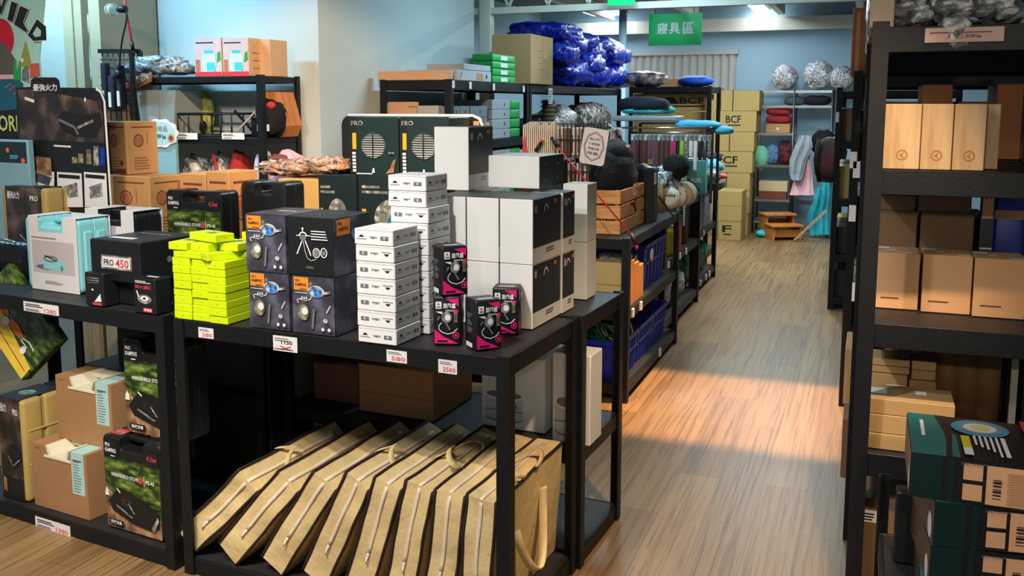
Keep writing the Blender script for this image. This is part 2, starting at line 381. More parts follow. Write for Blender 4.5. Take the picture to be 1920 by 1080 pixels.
# ------------------------------------------------------------------ the setting
FLOOR = floor_mat()
struct(MB().box(-7, -2, -0.05, 3.2, 13.3, 0, FLOOR).build('floor'))
CEILM = mat('grey_roof_sheet', (96, 98, 96), 0.7, 0, 0.1, 3)
struct(MB().box(-7, -2, 2.95, 3.2, 13.3, 3.0, CEILM).build('ceiling'))
WALLB = mat('pale_blue_paint', (196, 208, 210), 0.8, 0, 0.03, 2, 0.03, 80)
WALLB2 = mat('blue_paint', (156, 190, 210), 0.8, 0, 0.03, 2, 0.03, 80)
struct(MB().box(-7, 13.1, 0, 3.2, 13.2, 2.95, WALLB2).build('wall_back'))
struct(MB().box(-7, 4.62, 0, -2.89, 4.72, 2.95, WALLB).build('wall_left'))
struct(MB().box(-2.99, 4.72, 0, -2.89, 6.84, 2.95, WALLB).build('wall_side'))
struct(MB().box(-4.6, 6.9, 0, -4.5, 13.1, 2.95, WALLB2).build('wall_far_left'))
struct(MB().box(2.6, -1, 0, 2.7, 13.1, 2.95, WALLB2).build('wall_right'))
BEAMM = mat('white_steel', (214, 216, 206), 0.55, 0, 0.03, 4)
# white column and truss beam
cxl, cxr = AT(898, 60, Y=6.95), AT(919, 60, Y=6.95)
struct(MB().box(cxl.x, 6.95, 0, cxr.x, 7.04, 2.95, BEAMM, 0.004, 1).build('column'))
bz = AT(940, 20, Y=6.98).z
tr = MB(); tr.box(cxr.x - 0.6, 6.96, bz - 0.024, 2.5, 7.03, bz + 0.024, BEAMM); tr.box(cxr.x - 0.6, 6.97, bz + 0.33, 2.5, 7.02, bz + 0.38, BEAMM)
xx = cxr.x - 0.5
while xx < 2.2:
    tr.bar((xx, 6.99, bz + 0.03), (xx + 0.16, 6.99, bz + 0.34), 0.016, BEAMM); tr.bar((xx + 0.16, 6.99, bz + 0.34), (xx + 0.32, 6.99, bz + 0.03), 0.016, BEAMM); xx += 0.32
struct(tr.build('truss_beam'))
# beam along the back wall and roof joists
zb = AT(1400, 58, Y=12.95).z; zt = AT(1400, 34, Y=12.95).z
struct(MB().box(-4.4, 12.92, zb, 2.5, 13.09, zt, BEAMM).build('beam'))
for k, x in enumerate((-3.4, -2.25, -1.15, -0.2, 0.75)):
    struct(MB().box(x - 0.04, 7.2, 2.80, x + 0.04, 12.9, 2.95, BEAMM).build('joist'))
# added unseen box round the aisle downlight, cropping its light to a rectangle
dlm = MB(); ax_, ay_ = 0.066, 0.053
for x0, y0, x1, y1 in ((-ax_ - 0.01, -ay_ - 0.01, ax_ + 0.01, -ay_), (-ax_ - 0.01, ay_, ax_ + 0.01, ay_ + 0.01), (-ax_ - 0.01, -ay_, -ax_, ay_), (ax_, -ay_, ax_ + 0.01, ay_)): dlm.box(x0, y0, 0, x1, y1, 0.34, BLK)
struct(dlm.build('pool_mask_box', None, (-0.70, 5.13, 2.61)))
# folding door of vertical panels in the back wall
dl, dr = AT(1178, 130, Y=13.0).x, AT(1378, 130, Y=13.0).x
dz = AT(1280, 100, Y=13.0).z
fd = MB(); PANEL = mat('grey_door_panel', (176, 178, 174), 0.55, 0, 0.03, 3); n = 14
for k in range(n):
    x0 = dl + (dr - dl) * k / n; x1 = dl + (dr - dl) * (k + 1) / n; xm = (x0 + x1) / 2; y = 13.095
    fd.prism([(x0, y), (x1, y), (x1, y - 0.025), (xm + 0.02, y - 0.055), (xm - 0.02, y - 0.055), (x0, y - 0.025)], 'Z', 0.0, dz - 0.02, PANEL)
fd.box(dl - 0.03, 13.02, dz - 0.02, dr + 0.03, 13.095, dz + 0.04, PANEL)
struct(fd.build('door_1'))
# pillar by the left edge with recess and cable
PIL = mat('beige_pillar', (180, 160, 130), 0.75, 0, 0.04, 3); PILW = mat('grey_white_pillar', (184, 182, 172), 0.75, 0, 0.04, 3)
def pu(u): return AT(u, 100, Y=4.15).x
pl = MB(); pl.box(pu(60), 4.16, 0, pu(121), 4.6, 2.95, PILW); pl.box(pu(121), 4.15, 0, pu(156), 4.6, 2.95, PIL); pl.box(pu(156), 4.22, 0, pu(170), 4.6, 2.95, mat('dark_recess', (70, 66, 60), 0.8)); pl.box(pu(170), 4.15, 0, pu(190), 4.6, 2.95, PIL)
pl.bar((pu(140), 4.146, 0), (pu(140), 4.146, 2.95), 0.012, PIL)
struct(pl.build('pillar'))
cb = MB(); cb.tube([(AT(u, v, Y=4.2).x, 4.2, AT(u, v, Y=4.2).z) for u, v in ((158, -30), (158, 5), (165, 35), (165, 70), (168, 105), (172, 135), (168, 165), (166, 200))], 0.008, BEAMM)
tag(cb.build('cable'), 'white cable running down the dark recess of the beige pillar', 'cable')

# ------------------------------------------------------------------ racks
def rack(label, ox, oy, rot, wd, d, h, shelves, post=0.042, rim=0.058, group='black steel racks', name='shelf_rack', deck=DECK, skip=()):
    """local origin: front left foot of the rack, in frame rot; shelves = heights of the shelf tops"""
    r = empty(name, label, 'rack', WD(rot, (ox, oy, 0)), rot, group); t = 0.006
    for i, (x, y, sx, sy) in enumerate(((0, 0, 1, 1), (wd, 0, -1, 1), (0, d, 1, -1), (wd, d, -1, -1))):
        if i in skip: continue
        mb = MB(); x1, y1 = x + sx * post, y + sy * post
        mb.box(min(x, x1), min(y, y + sy * t), 0, max(x, x1), max(y, y + sy * t), h + 0.006, BLK)
        mb.box(min(x, x + sx * t), min(y + sy * t, y1), 0, max(x, x + sx * t), max(y + sy * t, y1), h + 0.006, BLK)
        mb.build('post', r)
    e = t + 0.001
    for z in shelves:
        mb = MB(); b = 0.012
        mb.box(e, e, z - rim, wd - e, e + b, z, BLK, 0.002, 1); mb.box(e, d - e - b, z - rim, wd - e, d - e, z, BLK, 0.002, 1)
        mb.box(e, e + b, z - rim, e + b, d - e - b, z, BLK, 0.002, 1); mb.box(wd - e - b, e + b, z - rim, wd - e, d - e - b, z, BLK, 0.002, 1)
        mb.box(e + b, e + b, z - 0.014, wd - e - b, d - e - b, z - 0.0015, deck)
        mb.build('shelf', r)
    return r
RA = math.radians(-3.1); RC = math.radians(-6.9); TOP = 0.92
pFR = AT(955, 675, Z=TOP, rot=RA); pFL = AT(322, 600, Z=TOP, rot=RA)
AX0, AX1, AY = pFL.x, pFR.x, pFR.y
AD = AT(1033, 592, Z=TOP, rot=RA).y - AY
rack('long black display rack in front holding neon boxes above tan bags', AX0, AY, RA, AX1 - AX0, AD, TOP, (TOP, 0.06))
BY = AY + AD + 0.012
BD = AT(1118, 545, Z=TOP, rot=RA).y - BY
rack('black rack right behind the front display rack, slim white boxes on its end', AX0, BY, RA, AX1 - AX0 + 0.012, BD, TOP, (TOP, 0.44, 0.06))
cFR = AT(288, 595, Z=TOP, rot=RC)
CW = 1.35; CX1, CY = cFR.x + 0.045, cFR.y; CX0 = CX1 - CW; CDp = 0.56
rack('black rack at the left holding the mint stove case and stove boxes below', CX0, CY, RC, CW, CDp, TOP, (TOP, 0.06))
# middle row of low racks along the aisle, long axis along Y
MX, MW = -1.20, 0.62
for k, (ya, yb, lb, sh) in enumerate(((5.0, 6.46, 'low black rack with the wooden crate on top, blue bins at its foot', (TOP, 0.52, 0.10)),
                                      (6.47, 7.92, 'low black rack in mid aisle with steel cups and coloured bottles', (TOP, 0.55, 0.12)),
                                      (7.93, 9.15, 'low black rack at the far end of the middle row with grey packs', (TOP, 0.55, 0.12)))):
    rack(lb, MX - MW - (0.0, 0.10, 0.145)[k], ya, 0.0, MW, yb - ya, TOP, sh)
# tall rack by the left wall
LX1 = AT(490, 145, Y=4.2).x; LXE = AT(563, 147, X=LX1)
rack('tall black rack against the pale blue wall with jar boxes on top', LX1 - 1.4, 4.2, 0, 1.4, 0.36, 1.80, (1.80, AT(400, 258, Y=4.2).z, 0.9), post=0.034, rim=0.034)
# tall racks along the side wall
r2 = AT(845, 150, Y=5.2)
R2X = r2.x; R2Z = r2.z
R2W = R2X - AT(712, 152, Y=5.2).x
y1 = AT(992, 163, X=R2X).y
rack('tall black rack along the side wall with long flat cartons on top', R2X - R2W, 5.2, 0, R2W, y1 - 5.2, R2Z, (R2Z, 1.42, 0.95))
y2 = AT(1165, 175, X=R2X).y
rack('tall black rack under the pile of shiny blue bags', R2X - R2W, y1 + 0.02, 0, R2W, y2 - y1 - 0.02, 1.80, (1.80, 1.38, 0.95))
# tall rack with the big cartons at the end of the middle row
Rx1 = AT(1334, 165, Y=9.3).x; Rx0 = AT(1180, 165, Y=9.3).x; Rz = AT(1250, 163, Y=9.3).z
rack('tall black rack at the far end with brown lettered cartons inside', Rx0, 9.3, 0, Rx1 - Rx0, 0.62, Rz, (Rz, 1.05, 0.2))
# right side racks
RY = 3.05
RX0 = 0.0
rz = [AT(1640, v, Y=RY).z for v in (44, 318, 607, 852)]
rack('tall black rack at the right edge with three pale wooden boxes', RX0 - 0.012, RY, 0, 0.54, 0.58, rz[0] , (rz[0] - 0.01, rz[1], rz[2], rz[3], 0.12), post=0.048, rim=0.075)
rack('tall black rack directly behind the right edge rack, full of cartons', -0.03, RY + 0.62, 0, 1.3, 0.58, 1.86, (1.82, 1.46, 0.95, 0.5, 0.12), post=0.045)
rack('tall black rack further back on the right of the aisle', -0.10, 5.38, 0, 0.9, 1.2, 1.82, (1.8, 1.36, 0.9, 0.45, 0.1), post=0.045)
rack('farthest tall black rack on the right of the aisle', -0.27, 8.0, 0, 0.9, 1.2, 1.78, (1.76, 1.36, 0.9, 0.45, 0.1), post=0.045)

# ------------------------------------------------------------------ the front display rack: things on top
rnd = random.Random(4)
EPS = 0.0012
# neon yellow flat boxes in three columns
NW, ND, NH = 0.0762, 0.150, 0.0262
nb = MB(); nb.cbox(NW, ND, NH, NEON, 0.002); F = frames(NW, ND, NH)
nb.ell(F[0], NW * 0.5, NH * 0.5, 0.0016, 0.0016, KINK, 8)
nb.rect(F[2], 0.02, 0.05, 0.03, 0.03, GREYINK)
neon0 = nb.build('neon_box')
nx0 = AT(322, 604, Y=AY, rot=RA).x
ords = ['bottom', 'second', 'third', 'fourth', 'fifth', 'sixth', 'seventh', 'eighth', 'ninth', 'tenth', 'eleventh']
first = [True]
def put_neon(x, y, z, turn, label, ry=0.0):
    if first[0]: o = neon0; first[0] = False
    else: o = neon0.copy(); COL.objects.link(o)
    o.location = WD(RA, (x, y, z)); o.rotation_euler = (0, ry, RA + turn)
    tag(o, label, 'box', 'neon yellow flat boxes')
for c, (n, nm) in enumerate(((9, 'left'), (10, 'middle'), (8, 'right'))):
    for k in range(n):
        dx, dy = rnd.uniform(-0.0015, 0.0015), rnd.uniform(-0.004, 0.004)
        if (c, k) in ((0, 3), (0, 7)): dx -= 0.006
        if c == 2: dy -= 0.012
        put_neon(nx0 + NW / 2 + c * (NW + 0.003) + dx, AY + 0.018 + ND / 2 + dy, TOP + EPS + k * (NH + 0.0004), 0.0,
                 'flat neon yellow box, %s from the bottom in the %s column' % (ords[k] if k else 'lowest', nm) if k else 'flat neon yellow box at the bottom of the %s column' % nm)
zz = lambda k: TOP + EPS + k * (NH + 0.0004)
put_neon(nx0 + 0.022, AY + 0.09, zz(9), 0.05, 'neon yellow box alone on top of the left column')
put_neon(nx0 + 0.175, AY + 0.075, zz(8), -0.45, 'neon yellow box jutting out crooked near the top of the right column')
put_neon(nx0 + 0.200, AY + 0.14, zz(9), 0.02, 'neon yellow box lying on the crooked one in the right column')
put_neon(nx0 + 0.115, AY + 0.085, zz(10) + 0.004, 1.32, 'neon yellow box laid slanting across the top of the columns', 0.0)
put_neon(nx0 + 0.205, AY + 0.24, zz(10), 0.2, 'neon yellow box at the back behind the slanting top one')

# headlamp boxes
HW, HD, HH = 0.162, 0.21, 0.188
def headlamp_box():
    m = MB().cbox(HW, HD, HH, BLACKCARD, 0.002); F = frames(HW, HD, HH)
    for f, wd in ((F[0], HW), (F[1], HD)):
        m.rect(f, 0.001, 0.001, wd - 0.002, HH - 0.002, NIGHT)
        if f is F[0]:
            m.rect(f, 0.008, HH - 0.047, 0.056, 0.042, ORANGE); m.text(f, 0.013, HH - 0.021, 0.018, 0.009, 'PRO', INK); m.text(f, 0.013, HH - 0.034, 0.043, 0.010, 'KAMPING', INK); m.bars(f, 0.03, HH - 0.044, 0.028, 0.005, KINK, 1)
            m.bars(f, 0.012, HH - 0.056, 0.052, 0.004, WINK, 1)
            m.line(f, [(0.026, 0.10), (0.02, 0.108), (0.028, 0.113), (0.055, 0.108), (0.072, 0.114), (0.078, 0.13)], 0.003, PAPER)
            m.ell(f, 0.096, 0.138, 0.030, 0.018, STONE); m.ell(f, 0.096, 0.136, 0.022, 0.015, LAMPB); m.ring(f, 0.096, 0.138, 0.031, 0.022, 0.003, PAPER, 20, 10, 170)
            m.line(f, [(0.118, 0.136), (0.15, 0.142)], 0.008, STONE); m.poly(f, [(0.07, 0.165), (0.082, 0.15), (0.088, 0.155), (0.078, 0.172)], STONE)
            m.ell(f, 0.046, 0.07, 0.022, 0.026, ROCK); m.ell(f, 0.052, 0.075, 0.012, 0.012, PAPER)
            m.line(f, [(0.088, 0.085), (0.08, 0.02)], 0.008, GREYINK); m.line(f, [(0.15, 0.10), (0.135, 0.075)], 0.003, PAPER)
            for k in range(3): m.poly(f, [(0.04 + k * 0.009, 0.115), (0.047 + k * 0.009, 0.115), (0.0435 + k * 0.009, 0.125)], WINK)
            m.ring(f, 0.132, 0.05, 0.008, 0.007, 0.002, PAPER, 14); m.ell(f, 0.122, 0.022, 0.006, 0.006, PAPER, 6); m.ell(f, 0.146, 0.022, 0.006, 0.006, PAPER, 6); m.rect(f, 0.125, 0.048, 0.014, 0.004, PAPER)
        else:
            m.rect(f, wd - 0.06, HH - 0.05, 0.05, 0.046, ORANGE); m.text(f, wd - 0.054, HH - 0.022, 0.02, 0.01, 'PRO', INK); m.text(f, wd - 0.054, HH - 0.036, 0.04, 0.01, 'KAMPING', INK)
    m.rect(F[2], 0.002, 0.002, HW - 0.004, HD - 0.004, NIGHT); m.bars(F[2], 0.05, 0.10, 0.07, 0.03, PAPER, 3, 2)
    return m
hb = headlamp_box().build('headlamp_box')
hx0 = AT(469, 617, Y=AY + 0.02, rot=RA).x + 0.001
def seth(o, x, z, turn, label):
    o.location = WD(RA, (x, AY + 0.02 + HD / 2, z)); o.rotation_euler = (0, 0, RA + turn); tag(o, label, 'box', 'headlamp boxes')
seth(hb, hx0 + HW / 2, TOP + EPS, 0, 'headlamp box at the lower left of four, beside the neon boxes')
o = hb.copy(); COL.objects.link(o); seth(o, hx0 + HW * 1.5 + 0.012, TOP + EPS, 0, 'headlamp box at the lower right, next to the white box stack')
o = hb.copy(); COL.objects.link(o); seth(o, hx0 + HW / 2 - 0.006, TOP + 2 * EPS + HH, 0, 'headlamp box on top with blue lamp picture and orange logo')
# top right box turned to show its black side with the tripod drawing
m = MB().cbox(0.172, HD, HH, BLACKCARD, 0.002); F = frames(0.172, HD, HH); f = F[0]
m.line(f, [(0.058, 0.118), (0.034, 0.068)], 0.004, WINK); m.line(f, [(0.066, 0.116), (0.088, 0.066)], 0.004, WINK); m.line(f, [(0.034, 0.128), (0.088, 0.129)], 0.0025, WINK)
m.ring(f, 0.06, 0.127, 0.016, 0.014, 0.004, WINK, 16, 0, 180); m.ell(f, 0.06, 0.122, 0.012, 0.010, STONE); m.line(f, [(0.06, 0.14), (0.06, 0.155)], 0.003, WINK); m.ell(f, 0.06, 0.151, 0.004, 0.004, WINK, 10)
m.line(f, [(0.062, 0.112), (0.068, 0.08), (0.076, 0.058), (0.09, 0.05), (0.11, 0.056)], 0.0015, WINK)
m.ell(f, 0.112, 0.076, 0.013, 0.015, STONE); m.ring(f, 0.112, 0.076, 0.014, 0.016, 0.002, WINK); m.ring(f, 0.14, 0.078, 0.013, 0.016, 0.003, WINK); m.rect(f, 0.133, 0.07, 0.014, 0.015, GREYINK)
m.bars(f, 0.094, 0.118, 0.064, 0.034, WINK, 4, 5, 0.35); m.bars(f, 0.074, 0.026, 0.036, 0.008, GREYINK, 2, 3)
f = F[1]; m.rect(f, 0.001, 0.001, HD - 0.002, HH - 0.002, NIGHT); m.rect(f, 0.02, HH - 0.058, 0.075, 0.05, ORANGE); m.text(f, 0.026, HH - 0.026, 0.024, 0.011, 'PRO', INK); m.text(f, 0.026, HH - 0.044, 0.058, 0.012, 'KAMPING', INK); m.ell(f, 0.13, HH - 0.06, 0.03, 0.02, LAMPB)
m.rect(F[2], 0.03, 0.05, 0.06, 0.05, CHAR); m.bars(F[2], 0.08, 0.12, 0.06, 0.02, GREYINK, 2)
o = m.build('headlamp_box'); seth(o, hx0 + HW * 1.5 + 0.006, TOP + 2 * EPS + HH, 0, 'black box with a white drawing of a tripod lamp and hose'); o['group'] = 'headlamp boxes'

# small white lidded boxes with mountain mark
WW, WDp, WH = 0.137, 0.150, 0.0505
def white_box(flip):
    m = MB().cbox(WW, WDp, WH - 0.001, WHITE, 0.0025); F = frames(WW, WDp, WH - 0.001)
    def art(f, wd, up):
        s = wd / 0.137
        X = (lambda x: x * s) if up else (lambda x: wd - x * s)
        Y = (lambda y: y) if up else (lambda y: WH - y)
        m.poly(f, [(X(0.016), Y(0.024)), (X(0.036), Y(0.024)), (X(0.031), Y(0.029)), (X(0.026), Y(0.032)), (X(0.021), Y(0.029))], INK)
        a, b = sorted((X(0.008), X(0.044))); m.rect(f, a, min(Y(0.020), Y(0.0175)), b - a, 0.002, GREYINK)
        a, b = sorted((X(0.054), X(0.082))); c = min(Y(0.020), Y(0.028)); m.text(f, a, c, b - a, 0.0075, '蓋印煎烤盤'[::1 if up else -1], INK)
        a, b = sorted((X(0.094), X(0.122))); m.rect(f, a, min(Y(0.018), Y(0.030)), b - a, 0.0115, GREYINK); m.rect(f, a + 0.012 * s, min(Y(0.020), Y(0.028)), 0.004 * s, 0.0075, PAPER)
    art(F[0], WW, not flip); art(F[1], WDp, True)
    m.rect(F[2], 0.02, 0.004, 0.03, 0.002, GREYINK); m.rect(F[2], 0.075, 0.004, 0.045, 0.002, GREYINK); m.rect(F[2], 0.03, WDp - 0.02, 0.008, 0.014, PAPER)
    # the tuck flap line of the lid
    m.rect(F[0], 0.0, WH - 0.0035, WW, 0.0008, GREYINK)
    return m
wa = white_box(False).build('white_box'); wb = white_box(True).build('white_box')
q = AT(671, 641, Z=TOP, rot=RA)
used = {0: False, 1: False}
def put_white(x, y, z, flip, label, turn=0.0):
    src = wb if flip else wa
    if not used[flip]: o = src; used[flip] = True
    else: o = src.copy(); COL.objects.link(o)
    o.location = WD(RA, (x, y, z)); o.rotation_euler = (0, 0, RA + turn); tag(o, label, 'box', 'small white boxes with mountain mark')
up = [False, True, True, True, True, True, False]
for k in range(7):
    put_white(q.x + WW / 2 + rnd.uniform(-0.002, 0.002) - (0.003 if k >= 5 else 0), q.y + WDp / 2, TOP + EPS + k * (WH + 0.0004), int(up[k]),
              'small white box, %s of the front stack' % ('lowest' if k == 0 else 'top one' if k == 6 else ords[k] + ' from the bottom'), rnd.uniform(-0.012, 0.012))
up = [True] * 7 + [True, False, False]
for k in range(10):
    put_white(q.x + WW / 2 + 0.022 + (0.0 if k < 8 else -0.008), q.y + WDp * 1.5 + 0.02, TOP + EPS + k * (WH + 0.0004), int(up[k]),
              'small white box, %s of the taller stack behind' % ('lowest' if k == 0 else 'top one' if k == 9 else ords[k] + ' from the bottom'), rnd.uniform(-0.015, 0.015))

# black and magenta stove boxes
PW, PH = 0.084, 0.152
def stove_pack():
    m = MB().cbox(PW, PW, PH, BLACKCARD, 0.006, 0, 2); F = frames(PW, PW, PH)
    for f in (F[0], F[1]):
        m.poly(f, [(0.004, 0.006), (PW - 0.008, 0.006), (0.03, 0.028), (0.004, 0.05)], PINK)
        m.rect(f, 0.012, 0.010, 0.032, 0.006, BLACKCARD)
        m.poly(f, [(PW - 0.006, PH - 0.006), (PW - 0.045, PH - 0.008), (PW - 0.006, PH - 0.03)], PINK)
        m.rect(f, 0.008, PH - 0.038, 0.018, 0.022, WINK); m.poly(f, [(0.012, PH - 0.026), (0.022, PH - 0.026), (0.017, PH - 0.019)], REDINK); m.rect(f, 0.011, PH - 0.034, 0.012, 0.004, GREYINK)
        m.text(f, 0.031, PH - 0.036, 0.038, 0.016, '旋風爐', WINK); m.text(f, 0.038, PH - 0.047, 0.036, 0.008, 'Cyclone Stove', WINK)
        m.ell(f, 0.042, 0.088, 0.016, 0.018, STONE); m.ell(f, 0.045, 0.088, 0.009, 0.010, PAPER); m.poly(f, [(0.008, 0.106), (0.028, 0.106), (0.03, 0.098), (0.022, 0.1)], PAPER); m.line(f, [(0.02, 0.09), (0.014, 0.08)], 0.004, STONE)
        m.line(f, [(0.026, 0.072), (0.018, 0.062), (0.018, 0.052), (0.028, 0.042), (0.046, 0.037), (0.062, 0.042), (0.074, 0.054)], 0.0025, PAPER); m.line(f, [(0.04, 0.07), (0.052, 0.05)], 0.005, STONE)
        m.rect(f, 0.064, 0.074, 0.011, 0.036, ROCK); m.ell(f, 0.072, 0.108, 0.006, 0.006, PINK, 12); m.ring(f, 0.07, 0.034, 0.01, 0.011, 0.0025, PINK); m.ell(f, 0.07, 0.034, 0.004, 0.005, PINK, 8)
    f = F[3]
    for k in range(3): m.bars(f, 0.02, 0.05 + k * 0.022, 0.042, 0.018, GREYINK, 4, k)
    m.rect(f, 0.016, 0.006, 0.045, 0.014, PAPER)
    m.rect(F[2], 0.012, 0.012, 0.06, 0.03, GREYINK); m.bars(F[2], 0.02, 0.02, 0.05, 0.02, WINK, 2)
    return m
sp0 = stove_pack().build('stove_pack')
def pk(u, v): return AT(u, v, Z=TOP, rot=RA)
p1 = pk(833, 646); p2 = pk(896, 655); p3 = pk(938, 628)
packs = [(p1.x, p1.y + 0.03, TOP + EPS, 0.36, 'black and magenta stove pack at the lower left, under another pack'),
         (p2.x + 0.004, p2.y + 0.028, TOP + EPS, 0.86, 'black and magenta stove pack standing foremost at the rack edge'),
         (p3.x + 0.004, p3.y + 0.045, TOP + EPS, 0.28, 'black and magenta stove pack at the right, against the white cartons'),
         (p1.x + 0.004, p1.y + 0.035, TOP + 2 * EPS + PH, 0.82, 'black and magenta stove pack on top of another one')]
for i, (x, y, z, t, lb) in enumerate(packs):
    o = sp0 if i == 0 else sp0.copy()
    if i: COL.objects.link(o)
    o.location = WD(RA, (x, y, z)); o.rotation_euler = (0, 0, RA + t); tag(o, lb, 'box', 'black and magenta stove packs')

# big white cartons with charcoal side panel
q = AT(998, 619, Z=TOP, rot=RA); qb = AT(1042, 589, Z=TOP, rot=RA)
LW = q.x - AT(937, 611, Y=q.y, rot=RA).x
LDp = qb.y - q.y
LH0 = AT(996, 498, Y=q.y, rot=RA).z - TOP
LH = AT(994, 374, Y=q.y, rot=RA).z - TOP - LH0
def lantern_carton(wd, d, h, tall=True):
    m = MB().cbox(wd, d, h, CREAM, 0.002); F = frames(wd, d, h); f = F[1]
    if tall:
        m.rect(f, 0.002, h * 0.25, d - 0.004, h * 0.75 - 0.001, CHAR); m.rect(f, 0.012, h * 0.78, 0.026, h * 0.14, GREYINK); m.bars(f, 0.015, h * 0.80, 0.02, h * 0.1, WINK, 3)
        m.ring(f, d * 0.45, h * 0.76, 0.022, 0.03, 0.006, PAPER, 14, 25, 170); m.rect(f, d * 0.72, h * 0.88, 0.026, 0.014, ORANGEP)
        m.bars(f, d * 0.45, h * 0.14, d * 0.4, 0.018, GREYINK, 2, 4, 0.4)
        m.rect(F[2], 0.0015, 0.0015, wd - 0.003, d - 0.003, CHAR)
    else:
        m.rect(f, 0.001, 0.001, d - 0.002, h - 0.002, CHAR)
        for a, b in ((0.25, 0.25), (0.25, 0.75), (0.75, 0.25), (0.75, 0.72)): m.ell(f, d * a, h * b, 0.004, 0.004, PAPER, 8)
        m.rect(F[2], 0.001, d * 0.86, wd - 0.002, 0.002, GREYINK)
    return m
lc = lantern_carton(LW, LDp, LH0 - 0.001).build('lantern_carton'); lcb = lantern_carton(LW, 0.12, LH0 - 0.001).build('lantern_carton'); nlb = 0
lx = [q.x - LW / 2 - i * (LW + 0.004) for i in range(3)]
names = ['right', 'middle', 'left']
cnt = 0
for row in range(2):
    for i in range(3):
        for dp in range(2):
            if dp == 1 and i > 0: continue
            src = lcb if dp else lc; o = src if (cnt == 0 or (dp and nlb == 0)) else src.copy()
            if o is not src: COL.objects.link(o)
            cnt += 1; nlb += dp
            o.location = WD(RA, (lx[i] + (0.004 if dp else 0), q.y + LDp / 2 + dp * (LDp / 2 + 0.068), TOP + EPS + row * LH0)); o.rotation_euler = (0, 0, RA)
            o.scale.z = 1.0
            tag(o, 'white carton with charcoal panel, %s of the %s row%s' % (names[i], 'lower' if row == 0 else 'upper', ', standing behind' if dp else ' in front'), 'carton', 'white cartons with charcoal panels')
LT = TOP + EPS + LH0 + LH
# single upright carton on top
LT = TOP + EPS + 2 * LH0
ys = AT(846, 357, Z=LT, rot=RA).y; yl = AT(957, 353, Z=LT, rot=RA).y
qa = AT(846, 300, Y=ys, rot=RA)
aw = AT(879, 300, Y=ys, rot=RA).x - AT(815, 300, Y=ys, rot=RA).x
o = lantern_carton(aw, LDp * 0.8, AT(846, 238, Y=ys, rot=RA).z - LT - 0.001).build('lantern_carton', None, WD(RA, (qa.x, ys + LDp * 0.4, LT + EPS)), RA)
tag(o, 'white carton with charcoal side standing alone on top of the others', 'carton', 'white cartons with charcoal panels')
a0, a1 = AT(904, 322, Y=yl, rot=RA), AT(1011, 322, Y=yl, rot=RA)
o = lantern_carton(a1.x - a0.x, LDp * 0.95, AT(957, 293, Y=yl, rot=RA).z - LT, False).build('lantern_carton', None, WD(RA, ((a0.x + a1.x) / 2, yl + LDp * 0.475, LT + EPS)), RA)
tag(o, 'white carton lying on its side across the top of the stack', 'carton', 'white cartons with charcoal panels')
# slim white cartons at the end of the rear rack
q2 = AT(1099, 563, Z=TOP, rot=RA)
sw = q2.x - AT(1054, 560, Y=q2.y, rot=RA).x; sh = (AT(1099, 455, Y=q2.y, rot=RA).z - TOP)
sd = min(0.14, AT(1117, 553, Z=TOP, rot=RA).y - q2.y)
sc = MB().cbox(sw, sd, sh - 0.002, CREAM, 0.002).build('slim_carton')
for k in range(2):
    o = sc if k == 0 else sc.copy()
    if k: COL.objects.link(o)
    o.location = WD(RA, (q2.x - sw / 2, q2.y + sd / 2, TOP + EPS + k * sh)); o.rotation_euler = (0, 0, RA)
    tag(o, 'slim plain white carton, %s of two at the rear rack end' % ('lower', 'upper')[k], 'carton', 'slim white cartons')

# price tags
def price_tag(u, v, wpx, hpx, txt, label, Y, rot, red=True, wide=False, strike=None, X=None):
    a = AT(u, v, Y=Y, rot=rot); b = AT(u + wpx, v, Y=Y, rot=rot); c = AT(u, v + hpx, Y=Y, rot=rot)
    w_, h_ = abs(b.x - a.x), a.z - c.z
    m = MB().box(0, -0.001, 0, w_, 0, h_, PAPER); f = Fr((0, -0.001, 0), (1, 0, 0), (0, 0, 1))
    if wide:
        m.bars(f, w_ * 0.06, h_ * 0.52, w_ * 0.6, h_ * 0.36, INK, 2, 3, 0.55)
        if txt: m.text(f, w_ * 0.6, h_ * 0.1, w_ * 0.34, h_ * 0.42, txt, TAGRED)
        m.bars(f, w_ * 0.06, h_ * 0.12, w_ * 0.45, h_ * 0.25, GREYINK, 2, 5, 0.5)
    else:
        m.bars(f, w_ * 0.08, h_ * 0.66, w_ * 0.8, h_ * 0.26, GREYINK, 2, 3, 0.5)
        if txt: m.text(f, w_ * 0.24, h_ * 0.14, w_ * 0.68, h_ * 0.36, txt, TAGRED)
    if strike:
        m.text(f, w_ * 0.35, h_ * 0.48, w_ * 0.45, h_ * 0.24, strike, INK); m.line(f, [(w_ * 0.3, h_ * 0.12), (w_ * 0.75, h_ * 0.36)], h_ * 0.05, REDINK); m.line(f, [(w_ * 0.3, h_ * 0.36), (w_ * 0.75, h_ * 0.12)], h_ * 0.05, REDINK); m.rect(f, w_ * 0.06, h_ * 0.14, w_ * 0.8, h_ * 0.04, INK)
    o = m.build('price_tag', None, WD(rot, (min(a.x, b.x), Y, c.z)), rot)
    return tag(o, label, 'price tag', 'price tags on the shelf edges')
price_tag(372, 613, 28, 19, '280', 'small white price tag on the rack edge below the neon boxes', AY + 0.0068, RA)
price_tag(512, 628, 45, 28, '', 'white price tag with crossed-out number below the headlamp boxes', AY + 0.0068, RA, strike='1150')
price_tag(725, 655, 38, 22, '580', 'white price tag below the stack of small white boxes', AY + 0.0068, RA)
price_tag(822, 673, 35, 25, '2560', 'white price tag reading 2560 below the magenta packs', AY + 0.0068, RA)
price_tag(44, 564, 65, 18, '1280', 'long white price tag on the left rack edge below the mint case', CY + 0.0068, RC, wide=True)
price_tag(66, 967, 64, 19, '1980', 'long white price tag reading 1980 near the floor', CY + 0.0068, RC, wide=True)

